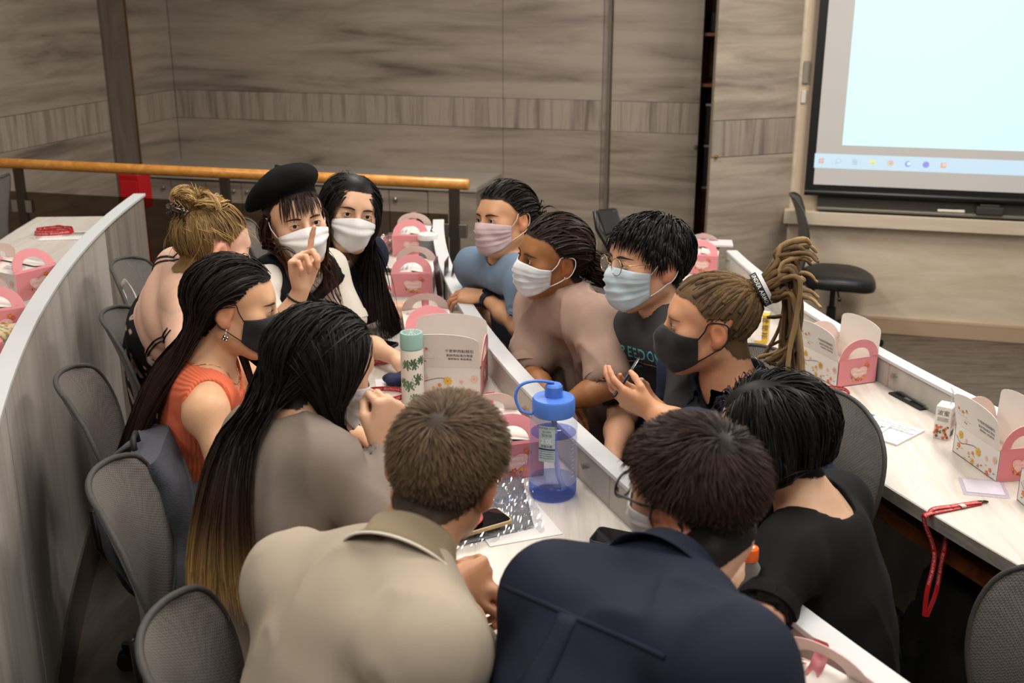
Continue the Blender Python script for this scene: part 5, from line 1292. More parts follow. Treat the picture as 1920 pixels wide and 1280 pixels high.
for i in range(46):                       # the tied-up tail
    a = rg.uniform(0, 6.28); b0 = np.array(tieG) + np.array([math.cos(a) * .02, 0, math.sin(a) * .02]); up_ = rg.random() < .26
    ln = rg.uniform(.07, .12) if up_ else rg.uniform(.20, .33); fall = rg.uniform(.6, 1.0)
    p1 = b0 + np.array([math.cos(a) * .025, -.035, math.sin(a) * .025 + .022]); sp = rg.uniform(-.05, .05)
    if up_:
        e = rg.uniform(-.2, .7); pts = [b0, p1, p1 + np.array([sp * .6, -ln * .3 + .02, ln * .35 * (.5 + e)]), p1 + np.array([sp, -ln * .62, ln * (.25 + e * .5)]), p1 + np.array([sp * 1.5, -ln * .85, ln * (.1 + e * .5)])]
    else:
        pts = [b0, p1, p1 + np.array([sp * .6, -.025 - rg.uniform(0, .03), .0]), p1 + np.array([sp, -.03 - rg.uniform(0, .04), -ln * .5]), p1 + np.array([sp * 1.2 , -.015 - rg.uniform(-.04, .05), -ln * fall])]
    pts = outside(pgc, HG.w(np.array(pts)), .008, 4); dread([tuple(x) for x in pts], rg.uniform(.0052, .0075), hgo, '5f4a33', 'a98e66' if rg.random() < .5 else '6b5640', 100 + i)
bn = MB(); q_ = Vector(HG.d(nrm((0, -1, .55)))).to_track_quat('Z', 'Y').to_matrix()
bn.lathe([(.037, -.012), (.042, -.012), (.042, .004), (.042, .013), (.037, .013), (.037, -.012)], 28, HG.w((0, -.114, .084)), q_, mis=[0, 0, 1, 1, 0])
bnd = obj('hair_band', bn, [mat('band_black', '1a1a1c', .7), mat('band_white', 'd8d8d8', .7)], pg.root, smooth=40)
# ---------------------------------------------------------------- FREEDOM tee and glasses
HH = Head(J(1218, 490, 2.94), 201, -2, 4, 1.06)
phh = auto('man with black fringe, wire glasses and blue mask in charcoal FREEDOM shirt', HH, W3(.53, 3.10, .37), 216, .40, sex='m', skin='cf9e80', floor=-.165, neck=J(1246, 588, 2.99), shR=J(1170, 628, 3.12), shL=J(1308, 660, 2.78),
           elL=J(1285, 850, 2.70), wrL=J(1200, 890, 2.75), elR=J(1168, 775, 3.12), wrR=J(1150, 850, 2.95), mid=W3(.50, 3.02, .70))
phh.add_hand('L', (-.8, -.1, -.3), (0, .5, -1)); phh.add_hand('R', (-.5, -.7, -.3), (.5, 0, -1))
phh.skin_mesh(); phh.face(look=(.12, 1, -.05), brow='1a1210', lashes=False, brow_th=.0036); phh.mask('surgical', 'b9ccd6', 'd8dce0', under=-.125)
phh_shirt = phh.shirt('3a3a3d', sleeve=.75, infl=.016, sl_infl=.024, neck_r=.066, hem=-.12, name='t_shirt', drape=.01, fold=.005, seed=21)
phh.neck_band('3a3a3d', .068); phh.trousers('1c1c20', top=.1); phh.shoes()
hz2 = [.062, .060, .050, .028, .002, -.006, -.040, -.072, -.085]
h = Hair(HH, phh.hp, 0, hz2); h.cap(phh.hv, phh.hf, lin('0a0909'), .006)
L = h.roots(3800); wv = np.array((.01, -.055, .1)); t = L - wv; nn = L - np.array([0, -.012, .028]); nn /= np.linalg.norm(nn, axis=1, keepdims=True); t -= nn * (t * nn).sum(1, keepdims=True); t /= np.linalg.norm(t, axis=1, keepdims=True) + 1e-6
k = np.clip((L[:, 2] + .06) / .1, 0, 1); fr = np.clip(L[:, 1] / .06, 0, 1) * np.clip((L[:, 2] - .02) / .04, 0, 1); ln = (.010 + .050 * k - .012 * fr) * RNG.uniform(.8, 1.1, len(L))
S = h.flow(L, t + nn * .3 + RNG.normal(0, .1, L.shape), ln, 8, .14, (.005, .016), wave=.06, stick=.5); h.add(S, RNG.uniform(.6, 1.3, len(L)) * .0036, '0a0909', '161213'); h.build(phh.root)
def specs(p, lens_r=(.024, .021), col='b59a6a', dark=False, y=.112, z=-.003, lens=True, th=.0013):
    H = p.H; g = MB(); m_ = mat('frame_' + col, col, .25, .9 if not dark else .0)
    for x in (-1, 1):
        g.tube([tuple(H.w((x * .034 + lens_r[0] * math.cos(a), y - .35 * abs(x * .034 + lens_r[0] * math.cos(a)) ** 1.6, z + lens_r[1] * math.sin(a)))) for a in np.linspace(0, 2 * math.pi, 25)[:-1]], th, 6, closed=True)
        g.tube([tuple(H.w(q)) for q in ((x * .057, y - .006, z + .006), (x * .074, y - .02, z + .008), (x * .082, .04, z + .010), (x * .0845, -.012, z + .018), (x * .084, -.028, z + .0), (x * .083, -.034, z - .012))], th, 6)
        g.tube([tuple(H.w(q)) for q in ((x * .012, y, z - .004), (x * .010, y - .010, z - .012))], th * .8, 5)
    g.tube([tuple(H.w(q)) for q in ((-.011, y, z + .004), (0, y + .003, z + .007), (.011, y, z + .004))], th, 6)
    go = obj('glasses', g, m_, p.root, smooth=True)
    if lens:
        for x in (-1, 1):
            lb = MB(); ring = [tuple(H.w((x * .034 + lens_r[0] * .97 * math.cos(a), y - .001 - .35 * abs(x * .034 + lens_r[0] * math.cos(a)) ** 1.6, z + lens_r[1] * .97 * math.sin(a)))) for a in np.linspace(0, 2 * math.pi, 25)[:-1]]
            lb.add(ring + [tuple(H.w((x * .034, y + .001 - .35 * .034 ** 1.6, z)))], [(k, (k + 1) % 24, 24) for k in range(24)]); obj('lens', lb, glassy('lens', 'ffffff', .06, .02, (.97, .97, 1, 1), .3), go, smooth=True)
    return go
specs(phh); specs(pe, (.026, .019), '15130f', True, th=.0022)
# ---------------------------------------------------------------- tan tee, low ponytail
HI = Head(J(1036, 480, 3.22), 203, -2, -6, .98)
pi_ = auto('woman in dusty tan mock-neck shirt with low brown ponytail and white mask', HI, W3(.29, 3.36, .37), 222, .36, skin='98663f', floor=-.165, neck=J(1056, 556, 3.28), shL=J(1122, 612, 3.12), shR=J(1003, 580, 3.40),
           elL=J(1140, 722, 3.02), wrL=J(1060, 756, 3.02), elR=J(996, 700, 3.32), wrR=J(1030, 742, 3.12), mid=W3(.26, 3.32, .68))
pi_.add_hand('L', (-.8, -.1, -.2), (.2, .5, -1)); pi_.add_hand('R', (.5, -.6, -.2), (0, 0, -1))
pi_.skin_mesh(5); pi_.face(look=(.0, 1, .02), brow='1d120d', iris='20140d'); pi_.mask('surgical', 'd3d8dd', 'e6e6e8')
pi_.shirt('9f8679', sleeve=.82, infl=.020, sl_infl=.030, neck_r=.058, hem=-.12, name='t_shirt', drape=.022, fold=.008, seed=25, fscale=11, extra=[cone(pi_.N - pi_.up * .02, pi_.N + nrm(HI.w((0, -.03, -.06)) - pi_.N) * .035, .064, .060, .015)])
pi_.neck_band('9f8679', .059, -.018, .006); pi_.trousers('17171a', top=.1); pi_.shoes(); necklace(pi_, .072, .075) if False else None
h = Hair(HI, pi_.hp); h.cap(pi_.hv, pi_.hf, lin('1f140f'), .004)
tieI = (0, -.135, -.045); L = h.roots(2400); S = h.pull(L, tieI, 11, (.005, .022), .014); h.add(S, RNG.uniform(.6, 1.3, len(L)) * .004, '1f140f', '3a271c', .6)
n_ = 1400; L2 = np.array(tieI) + RNG.normal(0, .018, (n_, 3)); d2 = np.stack([RNG.normal(.15, .12, n_), np.full(n_, -1.0), RNG.normal(-.25, .12, n_)], 1)
S = h.flow(L2, d2, RNG.uniform(.20, .33, n_), 13, .10, (.010, .03), wave=.22, coll=pi_.cover(.036, .036), seed=3); h.add(S, .0042, '2a1a12', '5a3f2c', .3)
h.build(pi_.root)
tb_ = MB().lathe([(.016, -.006), (.021, -.006), (.023, 0), (.021, .006), (.016, .006)], 16, HI.w(tieI), Vector(HI.d((0, -1, -.2))).to_track_quat('Z', 'Y').to_matrix()); obj('hair_tie', tb_, mat('tie_black', '151315', .6), pi_.root, smooth=True)
def studs(p, col='d8c9a0', both=True):
    for x in (-1, 1): obj('earring', MB().lathe([(0, -.003), (.003, -.001), (.003, .001), (0, .003)], 10, p.H.w((x * .086, -.004, -.040))), mat('stud_' + col, col, .2, .8), p.root, smooth=True)
studs(pi_)
# ---------------------------------------------------------------- blue-grey tee
HJ = Head(J(947, 410, 3.70), 222, -4, 6, .98)
pj = auto('woman in blue-grey tee with lilac mask and dark hair tied back', HJ, W3(.15, 3.86, .37), 234, .36, skin='c4936f', floor=-.165, neck=J(950, 486, 3.74), shR=J(884, 500, 3.92), shL=J(985, 528, 3.58),
          elL=J(975, 612, 3.62), wrL=J(908, 556, 3.80), elR=W3(-.10, 4.02, .70), wrR=W3(-.06, 3.80, .62), mid=W3(.10, 3.82, .68))
pj.add_hand('L', (-.75, .35, -.05), (.1, .35, -1), curl=(.35, .4, .4, .45)); pj.add_hand('R', (-.2, -.8, -.2), (.4, 0, -1))
pj.skin_mesh(5); pj.face(look=(-.05, 1, -.05), brow='20160f'); pj.mask('surgical', 'bfa9ac', 'd2bfa8', strapr=.0016)
pj.shirt('6f8298', sleeve=.60, infl=.011, sl_infl=.015, neck_r=.072, neck_drop=.0, hem=-.12, name='t_shirt', fold=.004, seed=31)
pj.trousers('3a4048', top=.1); pj.shoes(); necklace(pj, .075, .06)
h = Hair(HJ, pj.hp); h.cap(pj.hv, pj.hf, lin('16100d'), .004)
tieJ = (0, -.13, -.02); L = h.roots(2400); S = h.pull(L, tieJ, 11, (.005, .024), .018); h.add(S, RNG.uniform(.6, 1.3, len(L)) * .004, '16100d', '2c1f19', .6)
n_ = 420; L2 = np.array(tieJ) + RNG.normal(0, .018, (n_, 3)); d2 = RNG.normal(0, 1, (n_, 3)) * np.array([1, .6, 1]) + np.array([0, -.8, -.4]); S = h.flow(L2, d2, RNG.uniform(.06, .16, n_), 10, .2, (.012, .05), wave=.4, coll=pj.all, seed=3); h.add(S, .0042, '16100d', '2c1f19', .4)
h.build(pj.root)
cw = MB()
for k in range(5):
    a = k * 1.2566; cw.lathe([(0, -.004), (.006, 0), (0, .004)], 8, HJ.w((.012 + .010 * math.cos(a), -.136 + .002 * k, .012 + .010 * math.sin(a))))
obj('hair_flower', cw, mat('flower_cream', 'cdb9a4', .6), pj.root, smooth=True)
wt = pj.arm['L']; dW = nrm(wt[1] - wt[0]); c_ = wt[1] - dW * .030; q_ = Vector(dW).to_track_quat('Z', 'Y').to_matrix()
wo = obj('watch_strap', MB().lathe([(.0275, -.011), (.031, -.011), (.031, .011), (.0275, .011), (.0275, -.011)], 24, c_, q_), mat('strap_navy', '16181f', .6), pj.root, smooth=40)
tw = nrm(nrm(W3(0, -.2, 1) - dW * (W3(0, -.2, 1) @ dW))); Mw = np.stack([dW, np.cross(tw, dW), tw], 1)
wc = obj('watch_case', MB().box(c_ + tw * .032, (.038, .033, .010), M=Matrix([list(r) for r in Mw])), mat('watch_blue', '1e3350', .25, .7), pj.root, bevel=.004)
obj('watch_glass', MB().box(c_ + tw * .0375, (.033, .028, .002), M=Matrix([list(r) for r in Mw])), mat('watch_glass', '0b0d12', .05), wc, bevel=.001)
# ---------------------------------------------------------------- white collar, navy dress
HK = Head(J(655, 395, 3.68), -66, -1, -13, 1.06)
pk = auto('woman with long straight black hair and white mask in navy dress with white collar', HK, W3(-.86, 3.86, .52), -40, .35, skin='d8ad8e', nk=(0, -.045, -.15),
          elL=J(652, 586, 3.72), wrL=J(714, 574, 3.88), elR=W3(-.82, 3.50, .80), wrR=W3(-.62, 3.46, .82), mid=W3(-.76, 3.82, .80))
pk.add_hand('L', (.95, .3, -.12), (0, 0, -1), curl=(.3, .3, .35, .4)); pk.add_hand('R', (.9, -.1, -.1), (0, 0, -1))
pk.skin_mesh(); pk.face(look=(.05, 1, -.02), brow='20150f'); pk.mask('kf94', 'd9d9d9', 'dcdcdc', bulge=.016)
pk.shirt('1d2233', sleeve=1.50, infl=.018, sl_infl=.022, neck_r=.072, hem=-.12, name='dress', fold=.005, seed=36, extra=pk.legs(.03), h=.0095)
pk.shoes(); studs(pk, 'e6e2da')
def flat_collar(p, col, r0=.07, r1=.15, n=40, gap=.25):
    P = []
    for k in range(n + 1):
        a = R(90) + gap + (2 * math.pi - 2 * gap) * k / n; e = p.rt * math.cos(a) + p.fw * math.sin(a); row = []
        pt = 1 + .35 * max(0, math.sin(a)) ** 6
        for t in np.linspace(0, 1, 9): row.append(p.N + e * (r0 + (r1 * pt - r0) * t) * np.array([1, 1, 1]) + p.up * (.07 - .13 * t))
        P.append(row)
    A = np.array(P); B = outside(p.all + p.armp('L', .012, 0, 1) + p.armp('R', .012, 0, 1), A.reshape(-1, 3), .026, 6).reshape(A.shape)
    for _ in range(2): B[1:-1] = (B[:-2] + 2 * B[1:-1] + B[2:]) / 4
    return obj('collar', MB().grid([[tuple(q) for q in row] for row in B]), mat('collar_' + col, col, .8), p.root, smooth=True, recalc=False, solid=.003)
flat_collar(pk, 'd9d4cc', .066, .100, gap=.35)
def cuff(p, sd, t0, t1, infl, col):
    el, wr = p.arm[sd]; a = el + (wr - el) * t0; b = el + (wr - el) * t1; q = Vector(nrm(b - a)).to_track_quat('Z', 'Y').to_matrix(); L_ = np.linalg.norm(b - a)
    return obj('cuff', MB().lathe([(.026 + infl - .004, L_ * .9), (.028 + infl, L_), (.031 + infl, 0), (.026 + infl - .004, 0)], 24, a, q), mat('collar_' + col, col, .8), p.root, smooth=40)
cuff(pk, 'L', .45, .68, .016, 'd9d4cc')
el, wr = pk.arm['L']; c_ = el + (wr - el) * .86; q_ = Vector(nrm(wr - el)).to_track_quat('Z', 'Y').to_matrix(); obj('bracelet', MB().tube([tuple(Vector(c_) + q_ @ Vector((.030 * math.cos(a), .030 * math.sin(a), .003 * math.sin(3 * a)))) for a in np.linspace(0, 6.283, 25)[:-1]], .0012, 5, closed=True), mat('silver', 'd8d8d8', .15, 1), pk.root, smooth=True)
bt = MB()
for k in range(3): bt.lathe([(0, .003), (.006, .002), (.006, 0), (0, 0)], 10, outside(pk.all, (pk.spine(.80 - .12 * k) + pk.frame(.8) @ np.array([.0, .14, 0]))[None], .026)[0], Vector(pk.fw).to_track_quat('Z', 'Y').to_matrix())
obj('button', bt, mat('button_pearl', 'cfcac2', .3), pk.root, smooth=True)
h, S = long_hair(pk, '100c0b', '1d1412', .56, 4200, part=.0, off=(.004, .016), wave=.04, side=.8, back=.15, coll=pk.cover(.036, .034), w=.0026); h.build(pk.root)
# ---------------------------------------------------------------- beret
HL = Head(J(553, 414, 3.32), -60, -4, 5, 1.04)
pl = auto('woman in black beret raising one finger before her white mask', HL, W3(-.93, 3.42, .52), -30, .35, skin='d9ae8f', nk=(0, -.045, -.15),
          elR=J(520, 640, 3.06), wrR=J(566, 540, 3.02), elL=W3(-.50, 3.40, .80), wrL=W3(-.36, 3.22, .80), mid=W3(-.84, 3.40, .80))
pl.add_hand('R', (.03, -.05, 1), (.55, -.5, .05), curl=((.12, .1, .08), (1.15, 1.25, .8), (1.25, 1.3, .8), (1.3, 1.3, .8)), thumb=(.3, .7)); pl.add_hand('L', (.8, -.5, -.1), (0, 0, -1))
pl.skin_mesh(); pl.face(look=(.08, 1, -.02), brow='2a1a12'); pl.mask('kf94', 'dcdcdc', 'e0e0e0', bulge=.016)
pl.shirt('d3cdc3', sleeve=.70, infl=.013, sl_infl=.026, neck_r=.068, hem=-.12, name='t_shirt', fold=.005, seed=41)
Q = [ell(q[1], q[2] + .026, q[3], q[4]) for q in pl.torso() if q[0] == 'e'] + [cone(pl.N - pl.up * .02, pl.N + (q - pl.N) * .80, .080, .080, .03) for q in (pl.sL, pl.sR)]
cuts = [('c', q + (q - pl.N) * .12 + pl.up * .08, q + (q - pl.N) * .15 - pl.up * .10, .078, .078, .006, 's') for q in (pl.sL, pl.sR)]
cuts.append(('c', pl.N + pl.fw * .11 + pl.up * .12, pl.N + pl.fw * .15 - pl.up * .17, .072, .018, .01, 's')); cuts.append(('c', pl.N - pl.up * .0, pl.N + pl.up * .2, .085, .1, .01, 's'))
pl.garment('vest', Q, '131315', fold=.004, cuts=cuts, seed=44); pl.trousers('17171a', top=.1); pl.shoes()
el, wr = pl.arm['R']; c_ = el + (wr - el) * .80; q_ = Vector(nrm(wr - el)).to_track_quat('Z', 'Y').to_matrix(); obj('hair_tie', MB().tube([tuple(Vector(c_) + q_ @ Vector((.0275 * math.cos(a), .0275 * math.sin(a), 0))) for a in np.linspace(0, 6.283, 25)[:-1]], .003, 6, closed=True), mat('tie_black', '151315', .6), pl.root, smooth=True)
h, S = long_hair(pl, '22150f', '47291d', .235, 2600, part=.0, off=(.004, .020), T=13, wave=.22, side=.6, back=.3, sel=lambda L: (L[:, 2] < .045) & (L[:, 1] < .045), coll=pl.cover(.034, .03))
Lf = h.roots(700, sel=lambda L: (L[:, 1] > .045) & (np.abs(L[:, 0]) < .06) & (L[:, 2] > .06) & (L[:, 2] < .085)); S = h.flow(Lf, np.stack([Lf[:, 0] * 3 + RNG.normal(0, .15, len(Lf)), np.full(len(Lf), 1.0), np.full(len(Lf), .1)], 1), RNG.uniform(.055, .085, len(Lf)), 8, .33, (.005, .010), wave=.06); h.add(S, .003, '22150f', '2e1c14')
h.build(pl.root)
bm_ = MB(); tl = Matrix([list(r) for r in HL.M]); rr = Matrix.Rotation(R(13), 3, 'X') @ Matrix.Rotation(R(8), 3, 'Y')
prof = [(.082, -.004), (.086, .0), (.086, .020), (.094, .024), (.118, .040), (.124, .058), (.112, .080), (.080, .098), (.040, .106), (.008, .108), (.006, .116), (0, .116)]
P_ = []
for k in range(41):
    a = 2 * math.pi * k / 40; row = []
    for i, (r_, z_) in enumerate(prof):
        sq = 1.0 if i < 3 else 1 + .10 * math.cos(a + .9) + .03 * math.sin(5 * a + i) * (1 if 3 < i < 8 else 0); zz = z_ - (.028 * max(0, math.cos(a + .9)) if i > 3 else 0)
        q = rr @ Vector((r_ * sq * math.cos(a), r_ * 1.16 * sq * math.sin(a), zz)); row.append(tuple(HL.w((q.x * .93, q.y * .96 - .018, q.z * 1.0 + .050))))
    P_.append(row)
obj('beret', MB().grid(P_), mat('beret_wool', '0d0e10', .95, spec=.15, bump=(500, .3)), pl.root, smooth=True, solid=.003, subd=1)
# ================================================================ things on the desks
ZC, ZRD, ZLD = .75, .585, .915
M_CARD = mat('white_card', 'dcd5cf', .55, bump=(80, .02)); M_PINK = mat('pink_card', 'd98a90', .5); M_PALE = mat('pale_card_inside', 'd9c3bc', .6); M_TAN = mat('tan_card', 'c2a58c', .7)
INKS = [mat('ink_' + c, c, .6) for c in ('e0a83a', 'd9743f', 'c9564b', '4d5a44', 'e6b9b0', '3b3a3a', 'f3ece6', 'd8b23a')]
def flower(mb, c, ex, ey, n, r, mi, ctr=0, petals=5):
    for k in range(petals):
        a = 2 * math.pi * k / petals; d = ex * math.cos(a) + ey * math.sin(a); e = -ex * math.sin(a) + ey * math.cos(a)
        mb.add([c + n, c + d * r * .55 + e * r * .32 + n, c + d * r + n, c + d * r * .55 - e * r * .32 + n], [(0, 1, 2, 3)], mi)
    mb.add([c + n * 1.3 + (ex * math.cos(k) + ey * math.sin(k)) * r * .25 for k in (0, 1.05, 2.1, 3.14, 4.2, 5.24)], [(0, 1, 2, 3, 4, 5)], ctr)
def stroke(mb, pts, nv, w_, mi):
    P = [Vector(p) for p in pts]; vs = []
    for i, p in enumerate(P):
        t = (P[min(i + 1, len(P) - 1)] - P[max(i - 1, 0)]).normalized(); s_ = t.cross(nv).normalized() * w_ * .5; vs += [p - s_, p + s_]
    mb.add(vs, [(2 * i, 2 * i + 1, 2 * i + 3, 2 * i + 2) for i in range(len(P) - 1)], mi)
def put_text(mb, txt, size, c, ex, ey, n, mi, **k):
    v, f = textmesh(txt, size, **k); mb.add([c + ex * x + ey * y + n for x, y, z in v], f, mi)
BW, BL, BH = .16, .22, .09
def end_panel(sgn, lean, up=.07):
    """pink end of the carton with arched carry handle; sgn=-1 near end"""
    mb = MB(); y0 = sgn * BL / 2; t = .0012
    for lay, mi in ((0, 0), (t, 1)):
        y = y0 - sgn * lay; q = -sgn * 1
        mb.box((0, y - sgn * t / 2, BH / 2), (BW, t, BH), mi=mi)
        ca, sa = math.cos(lean), math.sin(lean); n = 18; A = []
        for k in range(n + 1):
            a = math.pi * k / n; A.append([((BW / 2) * .98 * math.cos(a), .006 + up * math.sin(a)), (BW * .27 * math.cos(a), .010 + up * .52 * math.sin(a))])
        tr = lambda p, e: Vector((p[0], y - sgn * (p[1] * sa) - sgn * e * t * ca, BH + p[1] * ca - e * t * sa * 0))
        V_ = []
        for o, i in A: V_ += [tr(o, 0), tr(i, 0), tr(o, 1), tr(i, 1)]
        F_ = []
        for k in range(n):
            b = 4 * k; c = b + 4; F_ += [(b, b + 1, c + 1, c), (b + 2, c + 2, c + 3, b + 3), (b, c, c + 2, b + 2), (b + 1, b + 3, c + 3, c + 1)]
        mb.add(V_, F_, mi)
        mb.add([tr((-BW / 2, 0), 0), tr((BW / 2, 0), 0), tr((BW / 2, .008), 0), tr((-BW / 2, .008), 0), tr((-BW / 2, 0), 1), tr((BW / 2, 0), 1), tr((BW / 2, .008), 1), tr((-BW / 2, .008), 1)], [(0, 1, 2, 3), (4, 7, 6, 5), (0, 4, 5, 1), (3, 2, 6, 7)], mi)
    return mb
def pink_print():
    mb = MB(); y = -BL / 2 - .0016; n = Vector((0, -.0004, 0)); ex, ey = Vector((1, 0, 0)), Vector((0, 0, 1)); c = Vector((.004, y, .046))
    heart = [c + ex * (.028 * math.sin(a) ** 3 * 1.25) + ey * (.023 * (math.cos(a) - .35 * math.cos(2 * a) - .15 * math.cos(3 * a))) for a in np.linspace(0, 6.283, 25)[:-1]]
    mb.add(heart, [tuple(range(24))], 4)
    put_text(mb, 'Flowers', .015, c + ey * .008 + ex * -.002, ex, ey, n, 6, shear=.3); put_text(mb, 'Bloomed', .015, c - ey * .006 + ex * .004, ex, ey, n, 6, shear=.3)
    for dx, dz, r, mi in ((.030, .026, .009, 1), (.038, .020, .007, 2), (0, -.024, .009, 2), (-.018, -.024, .006, 0), (.018, -.022, .007, 0)): flower(mb, c + ex * dx + ey * dz, ex, ey, n * 1.5, r, mi, 7)
    for k in range(7):
        a = -2.6 + k * .30; p = c + ex * .036 * math.cos(a) * 1.1 + ey * .028 * math.sin(a); d = ex * math.cos(a * 2) + ey * math.sin(a * 2); stroke(mb, [p, p + d * .004, p + d * .008], n, .003, 3 if k % 2 else 0)
    return mb
def side_print(sgn=1, flapang=None):
    """branch of blossoms and shop lettering on the long side; local frame x=sgn*BW/2"""
    mb = MB(); n = Vector((sgn * .0004, 0, 0)); ex, ey = Vector((0, sgn * 1.0, 0)), Vector((0, 0, 1)); c = Vector((sgn * (BW / 2 + .0014), 0, BH / 2))
    br = [c + ex * x + ey * z for x, z in ((-.10, .012), (-.075, -.004), (-.045, .004), (-.01, .012), (.02, .006))]; stroke(mb, bez(br, 4), n, .0016, 5)
    for dx, dz, r, mi in ((-.078, .020, .013, 7), (-.082, -.014, .010, 1), (-.05, .012, .008, 4), (.012, .004, .014, 7), (-.012, -.010, .007, 1), (-.03, -.018, .006, 0), (-.01, -.034, .010, 7), (.02, -.034, .006, 1), (.075, -.024, .008, 1), (.062, -.038, .009, 2), (.052, .002, .008, 4), (.09, .012, .012, 4)):
        flower(mb, c + ex * dx + ey * dz, ex, ey, n, r, mi, 1 if mi == 7 else 0, 5 if r < .011 else 8)
    for k in range(10): p = c + ex * (-.09 + .02 * k) + ey * (-.03 + .012 * math.sin(k * 2.1)); stroke(mb, [p, p + ex * .004 + ey * .003, p + ex * .008 + ey * .002], n, .002, 3 if k % 3 == 0 else 0)
    return mb
def flap_print(o, ex, ey, n):
    mb = MB()
    for dx, dz, r, mi in ((-.085, .060, .006, 1), (-.065, .054, .009, 0), (-.045, .064, .006, 1), (-.06, .022, .004, 1), (-.052, .021, .004, 1)): flower(mb, o + ex * dx + ey * dz, ex, ey, n, r, mi, 5)
    stroke(mb, [o + ex * (-.09 + .005 * k) + ey * (.04 + .002 * math.sin(k * 1.9)) for k in range(10)], n, .0006, 5); stroke(mb, [o + ex * (-.06 + .005 * k) + ey * (.030 + .002 * math.sin(k * 2.3)) for k in range(8)], n, .0006, 5)
    stroke(mb, [o + ex * (-.09 + .006 * k) + ey * (.05 + .001 * k) for k in range(10)], n, .0006, 5)
    put_text(mb, '千家軒西點麵包', .0120, o + ex * .050 + ey * .058, ex, ey, n, 5); put_text(mb, '喜餅西點彌月禮盒', .0098, o + ex * .050 + ey * .043, ex, ey, n, 5); put_text(mb, '蛋糕麵包 會議餐盒', .0085, o + ex * .050 + ey * .031, ex, ey, n, 5)
    return mb
def build_box(opened):
    t = thing('lunch_box', 'x', 'carton', group='pink and white lunch cartons')
    b = MB(); th = .0016
    b.box((0, 0, th / 2), (BW, BL, th)); 
    for s in (-1, 1): b.box((s * (BW / 2 - th / 2), 0, BH / 2), (th, BL, BH))
    bd = obj('carton_body', b, M_CARD, t, local=True)
    for s in (-1, 1): obj('printed_blossoms', side_print(s), INKS, bd, local=True, recalc=False)
    for s in (-1, 1):
        e = obj('end_panel', end_panel(s, R(28) if not opened else R(-4)), [M_PINK, M_PALE], t, local=True)
        pm = pink_print()
        if s == 1: pm.v = [(-x, -y, z) for x, y, z in pm.v]
        obj('printed_label', pm, INKS, e, local=True, recalc=False)
    if not opened:
        for s in (-1, 1):
            mb = MB().hexa([(s * BW / 2, -BL / 2 + .004, BH - .001), (s * BW / 2, BL / 2 - .004, BH - .001), (-s * .002, BL / 2 - .004, BH + .010 + .003 * s), (-s * .002, -BL / 2 + .004, BH + .010 + .003 * s),
                            (s * BW / 2, -BL / 2 + .004, BH), (s * BW / 2, BL / 2 - .004, BH), (-s * .002, BL / 2 - .004, BH + .0116 + .003 * s), (-s * .002, -BL / 2 + .004, BH + .0116 + .003 * s)])
            fl = obj('lid_flap', mb, M_CARD, t, local=True)
        sl = .010 / (BW / 2); o = Vector((-BW / 2, 0, BH + .0006)); obj('printed_lettering', flap_print(o + Vector((-.002, 0, .0006)), Vector((0, -1, 0)), Vector((1, 0, .17)).normalized(), Vector((-.0, 0, .0008))), INKS, fl, local=True, recalc=False)
        # curled locking tab between the handles
        P = [[Vector((x, .075 - .012 + .035 * math.sin(a) , BH + .012 + .030 * (1 - math.cos(a)))) for x in (-.012, .012)] for a in np.linspace(0, 2.6, 10)]
        obj('lock_tab', MB().grid(P), M_PINK, t, local=True, smooth=True, solid=.001)
    else:
        for s, ang_ in ((1, R(2)), (-1, R(16))):
            up = Vector((s * math.sin(ang_), 0, math.cos(ang_))); o = Vector((s * BW / 2, 0, BH)); ex = Vector((0, 1, 0)); n = ex.cross(up).normalized() * .0008
            if n.x * s < 0: n = -n
            n2 = 14; top = [o + ex * (BL / 2 * math.cos(a)) * .98 + up * (.085 + .030 * math.sin(a) ** .8) for a in np.linspace(0, math.pi, n2)]
            poly = [o + ex * BL / 2 * .98, *top, o - ex * BL / 2 * .98]
            fl = obj('lid_flap', MB().prism([p - n for p in poly], n * 2), M_CARD, t, local=True)
            obj('printed_lettering', flap_print(o + n * 1.4, ex * s, up, n * .5), INKS, fl, local=True, recalc=False)
        obj('food_liner', MB().box((0, 0, .03), (BW - .02, BL - .02, .012)), M_TAN, t, local=True)
    return t
protos = [build_box(False), build_box(True)]; pused = [False, False]
def keep_off(t, rp, ext=BW / 2, extl=BL / 2, gap=.034):
    rz = t.rotation_euler.z; c, s_ = math.cos(rz), math.sin(rz); rm = 1e9
    for sx in (-1, 1):
        for sy in (-1, 1): rm = min(rm, topol((t.location.x + sx * ext * c - sy * extl * s_, t.location.y + sx * ext * s_ + sy * extl * c))[0])
    if rm < rp + gap:
        r_, a_ = topol(t.location); q = pol(r_ + rp + gap - rm, a_); t.location.x, t.location.y = q.x, q.y
    return t
RPZ = {ZC: RC, ZRD: RR, ZLD: RL}
def lunch(a, b, z, label, opened=0, back=True, flip=False):
    """a, b: photographed feet of the near end panel"""
    A, B = atz(a[0], a[1], z), atz(b[0], b[1], z); ex = (B - A); rz = math.atan2(ex.y, ex.x); mid_ = (A + B) / 2; dv = Vector((-math.sin(rz), math.cos(rz), 0))
    c = mid_ + dv * BL / 2; t = protos[opened] if not pused[opened] else dup(protos[opened], (0, 0, 0)); pused[opened] = True
    t.location = (c.x, c.y, z + .0012); t.rotation_euler = (0, 0, rz); t['label'] = label; return keep_off(t, RPZ[z])
lunch((742, 480), (812, 480), ZC, 'closed pink lunch carton farthest along the centre desk')
lunch((750, 556), (828, 556), ZC, 'closed pink lunch carton behind the purple sachets')
lunch((764, 668), (850, 664), ZC, 'closed lunch carton with small drink carton beside the white thermos')
lunch((912, 905), (1010, 892), ZC, 'closed pink lunch carton touching the big blue bottle')
